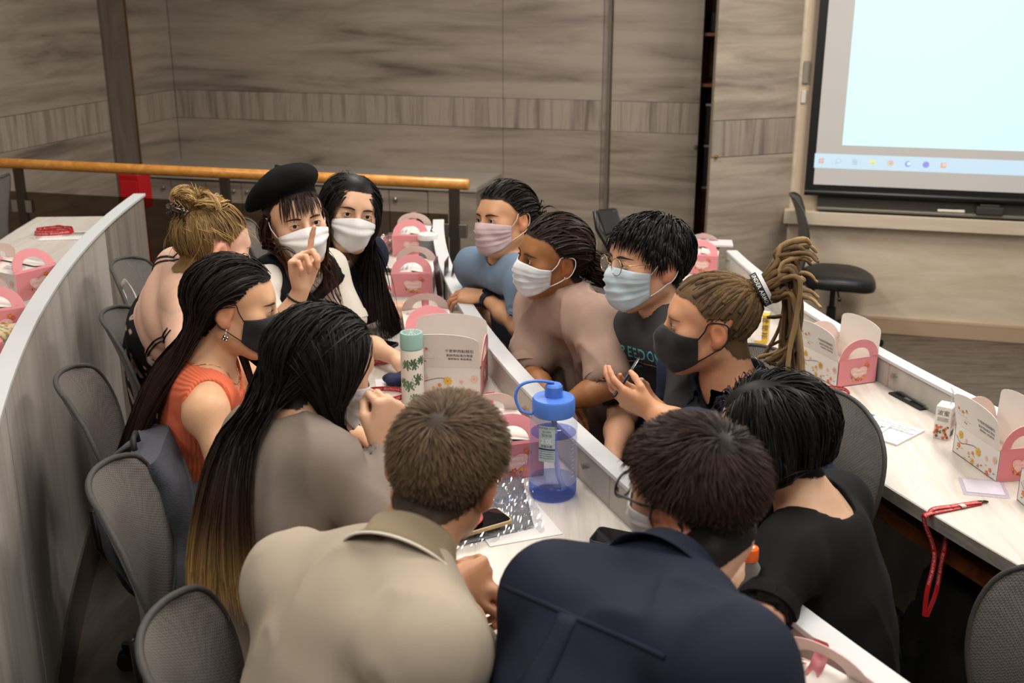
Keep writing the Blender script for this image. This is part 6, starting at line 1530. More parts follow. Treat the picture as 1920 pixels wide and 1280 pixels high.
o1 = lunch((812, 735), (985, 735), ZC, 'open lunch carton with raised white flaps behind the cropped-hair man', 1); cc = atz(895, 738, ZC); o1.rotation_euler = (0, 0, R(84)); o1.location = (cc.x, cc.y + .08, ZC + .0012); keep_off(o1, RC)
lunch((1425, 1425), (1530, 1475), ZC, 'lunch carton at the bottom edge beside the orange-capped bottle')
def lunch_long(a, b, z, label, opened=1):    # feet of the long side facing the room's back; the near end is at b
    A, B = atz(a[0], a[1], z), atz(b[0], b[1], z); d = (A - B).normalized(); rz = math.atan2(d.y, d.x) - R(90); nx = Vector((-d.y, d.x, 0)); nx = nx if nx.x > 0 else -nx
    c = B + d * BL / 2 + nx * BW / 2; t = protos[opened] if not pused[opened] else dup(protos[opened], (0, 0, 0)); pused[opened] = True
    t.location = (c.x, c.y, z + .0012); t.rotation_euler = (0, 0, rz); t['label'] = label; return keep_off(t, RPZ[z], gap=.036)
lunch_long((1482, 680), (1570, 727), ZRD, 'open lunch carton beside the tomato juice carton on the far desk')
b8 = lunch_long((1790, 815), (1896, 888), ZRD, 'open lunch carton with raised lettered flap beside the badge holder'); b8.scale = (.8, 1, 1); r_, a_ = topol(b8.location); qq = pol(r_ - .016, a_); b8.location.x, b8.location.y = qq.x, qq.y; qd = Vector((math.cos(b8.rotation_euler.z - R(90)), math.sin(b8.rotation_euler.z - R(90)), 0)); b8.location += qd * .03
lunch_long((1893, 925), (1990, 1010), ZRD, 'lunch carton cut off by the photo edge below the badge holder', 0)
lunch((1302, 512), (1378, 516), ZRD, 'closed lunch carton under papers at the far end of the front desk')
lunch((50, 566), (128, 545), ZLD, 'closed pink lunch carton on the side desk nearer the handrail')
lunch((-40, 648), (44, 634), ZLD, 'pink lunch carton beside the patterned pouch on the side desk')
lunch((-70, 740), (16, 700), ZLD, 'pink lunch carton corner below the patterned pouch')
# --- blue two-litre bottle
bp_ = atz(1036, 925, ZC); R0 = .056
t = thing('water_bottle', 'large translucent blue two-litre bottle with straw and loop lid', 'bottle', (bp_.x, bp_.y, ZC))
def plast(name, col, dens, rough=.05, al=.35):
    return glassy(name, col, al, rough, tuple(list(srgb(col)[:3]) + [1]), .35)
prof = [(.0, .004), (R0 * .9, .002), (R0, .012), (R0, .050), (R0 * .97, .056), (R0, .062), (R0, .175), (R0 * .97, .195), (R0 * .86, .210), (.045, .218)]
obj('bottle_wall', MB().lathe(prof, 40), glassy('bottle_clear', 'c9d4f5', .04, .04, (.94, .95, .99, 1), .35), t, smooth=True, local=True, recalc=False)
obj('water', MB().lathe([(0, .006), (R0 * .93, .006), (R0 * .955, .014), (R0 * .955, .158), (0, .158)], 36), glassy('bottle_water', 'b9b6ea', .02, .02, (.93, .91, .985, 1), .06), t, smooth=40, local=True)
obj('blue_base', MB().lathe([(0, .001), (R0 * .93, .001), (R0 * 1.004, .012), (R0 * 1.004, .040), (R0 * .99, .040)], 40), glassy('bottle_base', '5a80ee', .12, .05, (.62, .72, .985, 1), .25), t, smooth=True, local=True)
obj('water_surface', MB().lathe([(0, .1585), (R0 * .95, .1585), (R0 * .95, .1600)], 36), glassy('water_top', '3a62dc', .22, .03, (.55, .63, .97, 1), .2), t, smooth=True, local=True)
M_LID = mat('lid_blue', '4f7fd8', .35)
obj('lid', MB().lathe([(.046, .205), (.049, .205), (.050, .212), (.050, .240), (.047, .245), (.020, .247), (.020, .247), (.018, .250), (.018, .268), (.016, .272), (0, .273)], 36), M_LID, t, smooth=40, local=True)
obj('spout', MB().lathe([(.019, .247), (.021, .249), (.0205, .272), (.017, .277), (0, .278)], 10), M_LID, t, smooth=30, local=True)
lp = [Vector((-.049, -.01, .207)), Vector((-.075, -.008, .215)), Vector((-.088, -.004, .245)), Vector((-.078, 0, .272)), Vector((-.045, 0, .284)), Vector((0, 0, .280))]
obj('loop', MB().tube(bez(lp, 6), .0052, 8, flat=.7), M_LID, t, smooth=True, local=True)
obj('straw', MB().tube([(.0, .0, .235), (.004, -.01, .12), (.012, -.025, .06), (.026, -.03, .025)], .0065, 10), mat('straw', 'b6c8f2', .35, alpha=.75), t, smooth=True, local=True)
def wrap(mb, r, a0, a1, z0, z1, mi=0, n=12):
    P = [[Vector((r * math.cos(a), r * math.sin(a), z)) for z in (z0, z1)] for a in np.linspace(a0, a1, n)]; mb.grid(P, mi)
lb = MB(); wrap(lb, R0 * 1.006, R(-128), R(-88), .105, .205 - .012, 0)
def wraptext(mb, txt, size, r, ac, zc_, mi, **k):
    v, f = textmesh(txt, size, **k); mb.add([Vector((r * math.cos(ac + x / r), r * math.sin(ac + x / r), zc_ + y)) for x, y, z in v], f, mi)
ac = R(-108); rr_ = R0 * 1.012
for txt, sz, zz, mi in (('WATER POT', .0072, .188, 1), ('ER-2000', .006, .1795, 1), ('加水站', .0085, .1705, 2), ('2.0L', .0165, .156, 3), ('吸管水壺', .0068, .1435, 2)): wraptext(lb, txt, sz, rr_, ac, zz, mi)
wrap(lb, R0 * 1.010, R(-128), R(-88), .1345, .1385, 2)
for k in range(4): wraptext(lb, '適用於冷熱水使用後請清洗', .0030, rr_, ac, .1305 - .0055 * k, 2)
obj('sticker', lb, [mat('sticker', 'aebfc6', .5), mat('sticker_ink', '2c3440', .5), mat('sticker_blue', '24365c', .5), mat('sticker_white', 'e8eef0', .5)], t, local=True, recalc=False)
sc_ = MB()
for k in range(12): wrap(sc_, R0 * 1.006, R(-42), R(-42 + (12 if k % 2 == 0 else 7)), .06 + .01 * k, .0612 + .01 * k, 0, 4)
obj('scale_marks', sc_, mat('scale_ink', 'd9e0f0', .5), t, local=True, recalc=False)
# --- white thermos with monstera leaves
tp_ = atz(775, 752, ZC); t = thing('thermos_flask', 'white thermos with green monstera leaves and mint lid', 'flask', (tp_.x, tp_.y, ZC)); RT = .033
obj('flask_body', MB().lathe([(0, 0), (RT * .95, 0), (RT, .004), (RT, .158), (RT * .97, .162), (0, .162)], 32), mat('flask_white', 'dcd8cf', .35), t, smooth=40, local=True)
cp = obj('cap', MB().lathe([(RT * .93, .160), (RT * .93, .164), (RT * 1.0, .165), (RT * 1.0, .205), (RT * .95, .210), (0, .210)], 32), mat('cap_mint', '8fb5ac', .35), t, smooth=40, local=True)
st = MB()
for k in range(16): a = k * .3927; st.add([Vector((.004 * math.cos(a), .004 * math.sin(a), .2106)), Vector((.026 * math.cos(a - .07), .026 * math.sin(a - .07), .2106)), Vector((.026 * math.cos(a + .07), .026 * math.sin(a + .07), .2106))], [(0, 1, 2)])
obj('star_print', st, mat('foil', 'd0d6d4', .2, .7), cp, local=True, recalc=False)
def monstera(ac, zc_, s_, rot, mi):
    lf = MB()
    for k in range(9):
        a = rot + (k - 4) * .62; L_ = s_ * (1 - .05 * abs(k - 4)); v = []
        for u, w_ in ((0, .0), (.35, .22), (.75, .26), (1.0, .08), (.9, -.06), (.35, -.10)): x = math.cos(a) * u * L_ - math.sin(a) * w_ * L_; y = math.sin(a) * u * L_ + math.cos(a) * w_ * L_; v.append(Vector((RT * 1.008 * math.cos(ac + x / RT), RT * 1.008 * math.sin(ac + x / RT), zc_ + y)))
        lf.add(v, [tuple(range(6))], mi)
    obj('leaf_print', lf, [mat('leaf_green', '5c7a55', .5), mat('leaf_dark', '44604a', .5)], t, local=True, recalc=False)
for i, (a, z, s_, rt_) in enumerate(((-115, .118, .020, 1.2), (-78, .122, .021, .6), (-100, .055, .021, 1.8), (-55, .075, .022, 2.2), (-135, .065, .018, .5), (-35, .13, .018, 1), (-75, .02, .018, 2.4), (160, .1, .02, 1), (60, .07, .02, 2))): monstera(R(a), z, s_, rt_, i % 2)
# --- small cartons
def carton(p, rz, w_, d_, h_, label, top='white', deco='tomato', straw=False):
    t = thing('drink_carton', label, 'carton', (p.x, p.y, p.z), rz)
    m0 = mat('carton_white', 'dcdad4', .4) if deco != 'tea' else mat('carton_yellow', 'd9b13a', .4)
    obj('carton_body', MB().box((0, 0, h_ / 2), (w_, d_, h_)), m0, t, local=True, bevel=.002)
    pr = MB(); y = -d_ / 2 - .0004; n = Vector((0, -.0003, 0)); ex, ey = Vector((1, 0, 0)), Vector((0, 0, 1)); rg_ = np.random.default_rng(int(h_ * 1e4) + len(label))
    if deco == 'tea':
        pr.add([(-w_ * .5, y, h_ * .1), (w_ * .05, y, h_ * .1), (w_ * .05, y, h_ * .95), (-w_ * .5, y, h_ * .95)], [(0, 1, 2, 3)], 6)
        for k, ch in enumerate('檸檬茶'): put_text(pr, ch, h_ * .24, Vector((w_ * .27, y, h_ * (.80 - .26 * k))), ex, ey, n, 5)
    else:
        for k in range(26):
            x, z = rg_.uniform(-.42, .42) * w_, rg_.uniform(.06, .42) * h_; r_ = rg_.uniform(.05, .14) * w_
            if deco == 'tomato': flower(pr, Vector((x, y, z)), ex, ey, n * (1 + k * .1), r_, 1 if k % 3 else 3, 2, 6)
        put_text(pr, '波蜜', h_ * .17, Vector((0, y, h_ * .80)), ex, ey, n, 3)
        for k in range(5): stroke(pr, [Vector((-w_ * .35, y, h_ * (.66 - .025 * k))), Vector((w_ * .35, y, h_ * (.66 - .025 * k)))], n, .0008, 3)
    xs = w_ / 2 + .0004; n2 = Vector((.0003, 0, 0)); e2 = Vector((0, 1, 0))
    if deco != 'tea':
        put_text(pr, '波蜜', h_ * .11, Vector((xs, 0, h_ * .72)), e2, ey, n2, 3)
        for k in range(12): stroke(pr, [Vector((xs, -d_ * .3 + k * d_ * .05, h_ * .08)), Vector((xs, -d_ * .3 + k * d_ * .05, h_ * .26))], n2, .0012 + .0008 * (k % 3), 5)
        for k in range(6): stroke(pr, [Vector((xs, -d_ * .32, h_ * (.38 + .035 * k))), Vector((xs, d_ * .3, h_ * (.38 + .035 * k)))], n2, .0007, 5)
    obj('printed_front', pr, INKS, t, local=True, recalc=False)
    if straw: obj('straw', MB().tube([(w_ * .2, d_ * .1, h_), (w_ * .25, d_ * .12, h_ + .04), (w_ * .1, d_ * .12, h_ + .052)], .002, 6), mat('straw_clear', 'c9c9c9', .2, alpha=.6), t, local=True, smooth=True)
    else: obj('fold_tab', MB().box((0, d_ * .2, h_ + .0012), (w_ * .9, d_ * .3, .002)), mat('carton_white', 'dcdad4', .4), t, local=True)
    return t
carton(atz(826, 662, ZC), R(14), .040, .055, .095, 'small white drink carton standing beside the thermos and pink carton')
carton(atz(1476, 703, ZRD), R(-28), .047, .060, .105, 'tomato juice carton behind the dreadlocked man')
carton(atz(1768, 818, ZRD), R(-36), .047, .055, .105, 'white drink carton with clear straw beside the lettered open box', straw=True)
carton(atz(1428, 640, ZRD), R(-20), .047, .060, .115, 'yellow lemon tea carton seen behind the dreadlocks', deco='tea')
# --- orange-capped bottle
bp_ = atz(1414, 1212, ZC); bq = pol(max(RC + .064, topol(bp_)[0]), topol(bp_)[1], ZC); t = thing('soda_bottle', 'clear plastic bottle with orange cap beside the navy-shirted man', 'bottle', (bq.x, bq.y, ZC))
obj('bottle_wall', MB().lathe([(0, .004), (.026, .0), (.032, .008), (.032, .06), (.030, .075), (.032, .09), (.032, .125), (.029, .150), (.020, .172), (.0135, .184), (.0135, .198)], 28), glassy('pet_clear', 'e6e2d8', .16, .06, (.93, .92, .88, 1), .5), t, smooth=True, local=True)
obj('drink', MB().lathe([(0, .006), (.029, .006), (.0295, .06), (.0285, .075), (.0295, .09), (0, .092)], 24), glassy('yellow_drink', 'd8b32a', .45, .05, (.9, .78, .3, 1), .2), t, smooth=40, local=True)
cp = obj('cap', MB().lathe([(.0145, .186), (.0155, .186), (.0155, .206), (.0145, .2085), (0, .209)], 28), mat('cap_orange', 'e0641e', .4), t, smooth=40, local=True)
cv = MB(); cv.prism([Vector((.009 * math.cos(k * .7), .007 * math.sin(k * .7), .2092)) for k in range(9)], (0, 0, .0003)); obj('cap_mark', cv, mat('cap_mark', 'd8d2cc', .5), cp, local=True)
# --- grey travel cup
bp_ = atz(803, 488, ZC); t = thing('travel_cup', 'grey ribbed travel cup with white lid beside farthest carton', 'cup', (bp_.x, bp_.y, ZC))
obj('cup_body', MB().lathe([(0, 0), (.030, 0), (.032, .006)] + [(.033 + .0015 * (k % 2) + k * .0005, .012 + .007 * k) for k in range(12)] + [(.040, .10)], 28), mat('cup_grey', '76797c', .55), t, smooth=True, local=True)
obj('lid', MB().lathe([(.040, .094), (.043, .096), (.043, .116), (.040, .120), (.036, .121), (.034, .116), (0, .116)], 28), mat('cup_lid', 'd6d6d4', .4), t, smooth=40, local=True)
# --- phones, booklets, badges, lanyards
def slabthing(name, label, cat, p, rz, w_, l_, h_, m_, parts=(), bevel=.003):
    t = thing(name, label, cat, (p.x, p.y, p.z), rz); obj('body', MB().box((0, 0, h_ / 2), (w_, l_, h_)), m_, t, local=True, bevel=min(bevel, h_ * .4)); return t
def phone(p, rz, label, case='1a1b1e', w_=.074, l_=.152):
    t = thing('phone', label, 'phone', (p.x, p.y, p.z), rz)
    mb = MB(); c = .012; P = []
    def rr(w2, l2, cr, z): return [Vector((sx * (w2 - cr) + cr * math.cos(a), sy * (l2 - cr) + cr * math.sin(a), z)) for sx, sy, a0 in ((1, 1, 0), (-1, 1, 90), (-1, -1, 180), (1, -1, 270)) for a in (R(a0), R(a0 + 30), R(a0 + 60), R(a0 + 90))]
    mb.prism(rr(w_ / 2, l_ / 2, c, 0), (0, 0, .009)); obj('case', mb, mat('case_' + case, case, .45), t, local=True, bevel=.0015)
    obj('screen', MB().prism(rr(w_ / 2 - .004, l_ / 2 - .004, c * .8, .0091), (0, 0, .0006)), mat('phone_glass', '0b0c0e', .06), t, local=True)
    obj('side_button', MB().box((w_ / 2 + .0004, .02, .0045), (.0014, .022, .003)), mat('case_' + case, case, .45), t, local=True); return t
phone(atz(703, 646, ZC), R(62), 'black phone lying beside the red lanyard near the white thermos')
phone(atz(697, 542, ZC) + Vector((0, 0, .0062)), R(20), 'dark phone on a booklet under the long black hair', '2a2b30')
phone(atz(738, 512, ZC), R(64), 'beige-cased phone beside the pink carton at the far end', 'a08c74')
PH = atz(890, 997, ZC) + Vector((0, 0, .016)); phone(PH, R(-58), 'phone in a tan case beside the crinkled clear bag', 'b39a72', .076, .158)
phone(atz(1175, 1018, ZC), R(66), 'black phone half hidden beside the navy-shirted man', '17181b')
BKR = slabthing('notebook', 'thin notebook with red cover edge under the dark phone', 'notebook', atz(706, 545, ZC), R(20), .10, .15, .006, mat('paper_grey', 'b9b9bc', .6)); obj('cover_edge', MB().box((.052, 0, .0032), (.012, .15, .0064)), mat('cover_red', 'b8232a', .5), BKR, local=True)
def ribbon(pts, nrmv, w_, text=None, n=8, size=.008, close=False, thick=.0012):
    P = bez([Vector(p) for p in pts], n); mb = MB(); L, Rr, cum, acc = [], [], [], 0
    Ns = [Vector(v) for v in nrmv] if isinstance(nrmv, list) else None
    fr = []
    for i, p in enumerate(P):
        t = (P[min(i + 1, len(P) - 1)] - P[max(i - 1, 0)]); t = t.normalized() if t.length > 1e-9 else Vector((1, 0, 0))
        if Ns is None: nv = Vector(nrmv)
        else: f_ = i / (len(P) - 1) * (len(Ns) - 1); k = min(int(f_), len(Ns) - 2); nv = Ns[k].lerp(Ns[k + 1], f_ - k)
        s_ = t.cross(nv).normalized(); nv = s_.cross(t).normalized(); fr.append((p, t, s_, nv)); acc += 0 if i == 0 else (P[i] - P[i - 1]).length; cum.append(acc)
    h_ = thick / 2; rows = [[p - s_ * w_ / 2 - nv * h_, p + s_ * w_ / 2 - nv * h_, p + s_ * w_ / 2 + nv * h_, p - s_ * w_ / 2 + nv * h_, p - s_ * w_ / 2 - nv * h_] for p, t, s_, nv in fr]
    mb.grid(rows, 0)
    tx = MB()
    if text:
        v, f = textmesh(text, size, 'LEFT'); wid = max(q[0] for q in v) + size * .8; nrep = max(1, int(acc / wid))
        for r_ in range(nrep):
            for sgn in (1, -1):
                vs = []
                for x, y, z in v:
                    d = min(acc - 1e-6, r_ * wid + (x if sgn > 0 else wid - size * .8 - x)); i = max(1, int(np.searchsorted(cum, d))); i = min(i, len(cum) - 1); u = (d - cum[i - 1]) / max(1e-9, cum[i] - cum[i - 1])
                    p = fr[i - 1][0].lerp(fr[i][0], u); s_ = fr[i - 1][2].lerp(fr[i][2], u); nv = fr[i - 1][3].lerp(fr[i][3], u); vs.append(p - s_ * y + nv * sgn * (h_ + .0004))
                tx.add(vs, f, 0)
    return mb, tx
M_LAN = mat('lanyard_red', 'b5141c', .6); M_LTX = mat('lanyard_print', 'd8d0cc', .6)
LT = '國立中山大學 NSYSU '
def lanyard(label, loops, w_=.015, size=.0085, extra=None):
    t = thing('lanyard', label, 'lanyard', tuple(loops[0][0][0]))
    for pts, nv in loops:
        mb, tx = ribbon(pts, nv, w_, LT, size=size); b_ = obj('strap', mb, M_LAN, t, smooth=40)
        if tx.v: obj('strap_print', tx, M_LTX, b_, recalc=False)
    return t
def ring(px, py, rx, ry, z, n=9, rot=0, zj=.006, seed=1, a0=0, a1=360):
    """an upright loop of strap lying on the desk"""
    rg_ = np.random.default_rng(seed); c = atz(px, py, z); pts, ns = [], []
    for k in range(n + 1):
        a = R(a0 + (a1 - a0) * k / n); x, y = rx * math.cos(a), ry * math.sin(a); q = Vector((x * math.cos(rot) - y * math.sin(rot), x * math.sin(rot) + y * math.cos(rot), 0)); pts.append(c + q + Vector((0, 0, .009 + (zj * rg_.random() if 0 < k < n else 0)))); ns.append((q.normalized() + Vector((0, 0, .15))))
    return pts, ns
lanyard('red lanyard heaped in loops beside black phone near the thermos', [ring(712, 668, .055, .045, ZC, seed=1), ring(716, 676, .040, .028, ZC, seed=2, rot=.8), ring(706, 680, .05, .030, ZC, seed=4, rot=.2)])
lanyard('red lanyard in one wide loop below the navy cloth', [ring(720, 746, .062, .050, ZC, seed=3, rot=.3), ring(712, 752, .058, .05, ZC, seed=7, rot=.6, a0=100, a1=260)])
lanyard('red lanyard draped over the tan-cased phone', [([PH + Vector(v) for v in ((-.02, .05, .016), (.005, .03, .018), (.012, -.005, .018), (-.005, -.035, .018), (-.04, -.04, .017))], (0, 0, 1))], .013)
lanyard('red lanyard loop on the front desk behind the black bob', [ring(1558, 740, .060, .035, ZRD, seed=5, rot=-.2), ring(1540, 736, .03, .03, ZRD, seed=8, rot=.6, a0=60, a1=250)])
lanyard('red lanyard coiled on a booklet on the side desk', [ring(104, 436, .075, .05, ZLD + .004, seed=6), ring(100, 441, .07, .04, ZLD + .004, seed=9, rot=.3), ring(112, 434, .05, .03, ZLD + .004, seed=10, rot=-.3)])
# the lanyard hanging over the desk edge with its badge holder
bc = (atz(1808, 892, ZRD) + atz(1882, 938, ZRD)) / 2; b0, b1 = atz(1808, 935, ZRD), atz(1880, 942, ZRD); rzb = math.atan2((b1 - b0).y, (b1 - b0).x)
t = thing('badge_holder', 'clear plastic badge holder with blank white card on the front desk', 'badge holder', (bc.x, bc.y, ZRD), rzb)
obj('card', MB().box((0, .004, .0014), (.098, .086, .0012)), mat('card_white', 'dedde0', .5), t, local=True)
obj('sleeve', MB().box((0, -.002, .0014), (.118, .112, .0026)), glassy('pvc', 'd0c8d8', .16, .08, (.93, .92, .95, 1), .4), t, local=True, bevel=.001)
c0 = atz(1838, 945, ZRD) + Vector((0, 0, .004)); e0 = atz(1775, 958, ZRD) + Vector((0, 0, .004)); rE, aE = topol(e0); ed = pol(RR + .518, aE, ZRD + .003); ed2 = pol(RR + .524, aE, ZRD - .02)
hang = lambda px, py, off=0.0: (lambda r_: Vector((r_.x, r_.y, r_.z)))(J(px, py, (ed2 - Vector((0, 0, CAMZ))).dot(Vector((0, CP, -SP))) + off))
on = (pol(9, aE) - pol(8, aE)).normalized()
l1 = [c0, c0.lerp(ed, .5), ed, ed2, hang(1752, 1040), hang(1738, 1110), hang(1733, 1155)]; l2 = [c0 + Vector((0, 0, .003)), c0.lerp(ed, .5) + Vector((.003, .01, .003)), ed + Vector((.012, .012, .002)), hang(1772, 1000, .0), hang(1764, 1060, .02), hang(1755, 1110, .02), hang(1737, 1156, .004)]
ns_ = [Vector((0, 0, 1)), Vector((0, 0, 1)), on + Vector((0, 0, 1)), on, on, on, on]
t = lanyard('red printed lanyard hanging down over the front desk edge', [(l1, ns_), (l2, ns_)], .016, .0095)
obj('clip', MB().tube([c0 + Vector((-.006, 0, .002)), c0 + Vector((.012, .004, .002)), c0 + Vector((.022, .006, .0))], [.005, .004, .003], 8), mat('clip_dark', '4a3c30', .3, .8), t, smooth=True)
obj('crimp', MB().box(c0.lerp(ed, .35) + Vector((0, 0, .003)), (.016, .018, .004), math.atan2((ed - c0).y, (ed - c0).x)), M_STEEL, t, bevel=.001)
# booklets on the front desk
h0, h1, h2, h3 = (atz(*q, ZRD) for q in ((1640, 768), (1752, 802), (1655, 850), (1545, 800)))
ex = (h1 - h0).normalized(); rz_ = math.atan2(ex.y, ex.x)
hc = (h0 + h1 + h2 + h3) / 4; t = thing('handbook', 'white student handbook with blue corner on the front desk', 'booklet', (hc.x, hc.y, ZRD), rz_); W_, H_ = .215, .165
obj('pages', MB().box((0, 0, .003), (W_, H_, .006)), mat('paper_white', 'd9d8d6', .6), t, local=True)
pr = MB(); X, Y, Nn = Vector((1, 0, 0)), Vector((0, 1, 0)), Vector((0, 0, .0004)); zt_ = .0062
pr.add([(-W_ / 2, H_ / 2 - .022, zt_), (-W_ * .28, H_ / 2 - .022, zt_), (-W_ * .28, H_ / 2, zt_), (-W_ / 2, H_ / 2, zt_)], [(0, 1, 2, 3)], 0); pr.add([(-W_ / 2, H_ / 2 - .05, zt_), (-W_ * .44, H_ / 2 - .05, zt_), (-W_ * .44, H_ / 2 - .022, zt_), (-W_ / 2, H_ / 2 - .022, zt_)], [(0, 1, 2, 3)], 1)
for k, (tx_, sz) in enumerate((('NATIONAL SUN YAT-SEN UNIVERSITY', .0095), ('INTERNATIONAL PROGRAM', .0095), ('STUDENT HANDBOOK', .016))): put_text(pr, tx_, sz, Vector((.022, .055 - .0155 * k - (.003 if k == 2 else 0), zt_)), X, Y, Nn, 2)
stroke(pr, [Vector((-.05, .066, zt_ + .0003)), Vector((.09, .066, zt_ + .0003))], Vector((0, 0, 1)), .0008, 2); stroke(pr, [Vector((-.05, .012, zt_ + .0003)), Vector((.09, .012, zt_ + .0003))], Vector((0, 0, 1)), .0008, 2)
for k in range(5): flower(pr, Vector((.07 - .02 * k, -.01 - .012 * (k % 3), zt_)), X, Y, Nn, .009, 3, 3, 6)
obj('cover_print', pr, [mat('hb_blue', '3a6ea8', .5), mat('hb_purple', '5a4a94', .5), mat('hb_ink', '5a6a86', .5), mat('hb_pale', 'c9cbd4', .5)], t, local=True, recalc=False)
fc_ = atz(1668, 800, ZRD); t = thing('footprint_booklet', 'smaller booklet titled FOOTPRINT lying on the student handbook', 'booklet', (hc.x - .055 * math.cos(rz_) + .03 * math.sin(rz_), hc.y - .055 * math.sin(rz_) - .03 * math.cos(rz_), ZRD + .0066), rz_ + R(6))
obj('pages', MB().box((0, 0, .0015), (.17, .115, .003)), mat('paper_white', 'd9d8d6', .6), t, local=True)
pr = MB(); put_text(pr, 'THE', .011, Vector((.022, .040, .0032)), X, Y, Nn, 0, shear=.2); put_text(pr, 'FOOTPRINT', .027, Vector((.0, .018, .0032)), X, Y, Nn, 0, shear=.15, bold=.0004)
pr.add([(-.08, -.05, .0033), (.03, -.05, .0033), (.03, -.012, .0033), (-.08, -.012, .0033)], [(0, 1, 2, 3)], 1); obj('cover_print', pr, [mat('fp_ink', '37363c', .5), mat('fp_photo', '8f8a78', .5, var=(90, .5))], t, local=True, recalc=False)
# flip-up socket
s0 = (atz(1675, 736, ZRD) + atz(1760, 766, ZRD)) / 2; rz_ = math.atan2((atz(1733, 770, ZRD) - atz(1673, 738, ZRD)).y, (atz(1733, 770, ZRD) - atz(1673, 738, ZRD)).x)
t = thing('desk_socket', 'black flip-up power socket set into the front desk', 'socket', (s0.x, s0.y, ZRD), rz_); obj('frame', MB().box((0, 0, .003), (.165, .095, .006)), M_BLACK, t, local=True, bevel=.002); obj('flap', MB().box((.0, .004, .008), (.135, .062, .006)), mat('socket_flap', '1f1f20', .35), t, local=True, bevel=.002); obj('latch', MB().box((0, -.032, .008), (.03, .010, .004)), M_STEEL, t, local=True, bevel=.001)
# left desk papers, pouch
pc_ = atz(130, 443, ZLD); t = slabthing('booklet', 'booklet with photo cover under the coiled lanyard on side desk', 'booklet', pc_, R(8), .21, .15, .004, mat('paper_white', 'd9d8d6', .6)); pr = MB(); put_text(pr, 'FOOTPRINT', .024, Vector((.04, -.01, .0042)), X, Y, Nn, 0); pr.add([(-.04, .01, .0043), (.10, .01, .0043), (.10, .06, .0043), (-.04, .06, .0043)], [(0, 1, 2, 3)], 1); obj('cover_print', pr, [mat('fp_ink', '37363c', .5), mat('fp_photo2', '8a8a80', .5, var=(60, .6))], t, local=True, recalc=False)
slabthing('leaflet', 'grey printed leaflet behind the pink cartons on side desk', 'leaflet', atz(30, 517, ZLD), R(5), .16, .12, .003, mat('leaflet', 'a9abae', .6, var=(40, .4)))
def blob(name, label, cat, c, r, rz, col, seed=1, amp=.12, sc=14, h=.0045, m_=None, box=True):
    M = np.array(Matrix.Rotation(rz, 3, 'Z')); pr = [ell(c, r, M, .01)] + [ell(V3(c) + M @ np.array([x * r[0] * .6, y * r[1] * .6, -.1 * r[2]]), np.array(r) * np.array([.55, .6, .85]), M, .012) for x in (-1, 1) for y in (-1, 1)]
    lo, hi = bounds(pr, .02); v, f = netmesh(pr, lo, hi, h); n = vnormals(v, f); v = v + n * (vnoise(v * sc * 4, seed) * amp * min(r))[:, None]; zmin = v[:, 2].min()
    return v, f
ppc = atz(-8, 668, ZLD) + Vector((-.03, 0, 0)); t = thing('pencil_pouch', 'cream patterned pencil pouch with orange zip on side desk', 'pouch', (ppc.x, ppc.y, ZLD))
v, f = blob('p', '', '', (ppc.x, ppc.y + .05, ZLD + .034), (.05, .10, .034), R(-14), '', 3, .10); v[:, 2] = np.maximum(v[:, 2], ZLD + .001)
pm_ = attr_mat('pouch_print', .8, .2); nz = vnoise(v * 90, 4); nz2 = vnoise(v * 120, 8); cc_ = np.tile(lin('cdbb98'), (len(v), 1)); cc_[nz > .35] = lin('b0764a'); cc_[nz2 > .45] = lin('7d8a78'); npobj('pouch_body', v, f, pm_, t, True, cc_)
obj('zip', MB().tube([(ppc.x + .02, ppc.y - .035, ZLD + .030), (ppc.x + .014, ppc.y + .0, ZLD + .068), (ppc.x - .002, ppc.y + .05, ZLD + .074), (ppc.x - .02, ppc.y + .10, ZLD + .068), (ppc.x - .03, ppc.y + .14, ZLD + .035)], .006, 8, flat=.5), mat('zip_orange', 'd9915a', .7), t, smooth=True)
# papers near the thermos and navy cloth
slabthing('card', 'white card with blue edge beside the thermos', 'card', atz(735, 718, ZC), R(10), .10, .075, .002, mat('card_white', 'dedde0', .5)); 
cc_ = atz(741, 722, ZC) + Vector((.01, .0, .0)); v, f = blob('c', '', '', (cc_.x, cc_.y, ZC + .022), (.038, .028, .018), .4, '', 5, .25, 10, .003); v[:, 2] = np.maximum(v[:, 2], ZC + .003); tag(npobj('navy_cloth', v, f, mat('navy_cloth', '20294a', .8)
, None), 'crumpled navy cloth pouch beside the thermos', 'cloth')
slabthing('paper_sheet', 'white sheet under the crinkled clear bag by the blue bottle', 'paper', atz(950, 965, ZC), R(-70), .26, .17, .002, mat('paper_white', 'd9d8d6', .6))
# crinkled clear bag over a dark printed sheet
t = thing('plastic_bag', 'crinkled clear plastic bag holding dark printed cloth on the desk', 'plastic bag', tuple(atz(930, 985, ZC)))
qs = [atz(*q, ZC) for q in ((838, 1046), (1022, 1000), (985, 880), (880, 900))]
def patch(nx, ny, zf, seed, inset=0.0):
    rows = []
    for i in range(nx + 1):
        row = []
        for j in range(ny + 1):
            u, w_ = inset + (1 - 2 * inset) * i / nx, inset + (1 - 2 * inset) * j / ny; p = (qs[0] * (1 - u) + qs[1] * u) * (1 - w_) + (qs[3] * (1 - u) + qs[2] * u) * w_; row.append(Vector((p.x, p.y, ZC + zf(u, w_, p))))
        rows.append(row)
    return MB().grid(rows)
vn = lambda p, s_, sd: float(vnoise(np.array([[p.x * s_, p.y * s_, 0.0]]), sd)[0])
obj('printed_cloth', patch(16, 16, lambda u, w_, p: .004 + .003 * vn(p, 30, 2), 1, .10), mat('printed_dark', '6d7077', .6, var=(16, .55)), t, smooth=True, solid=.002)
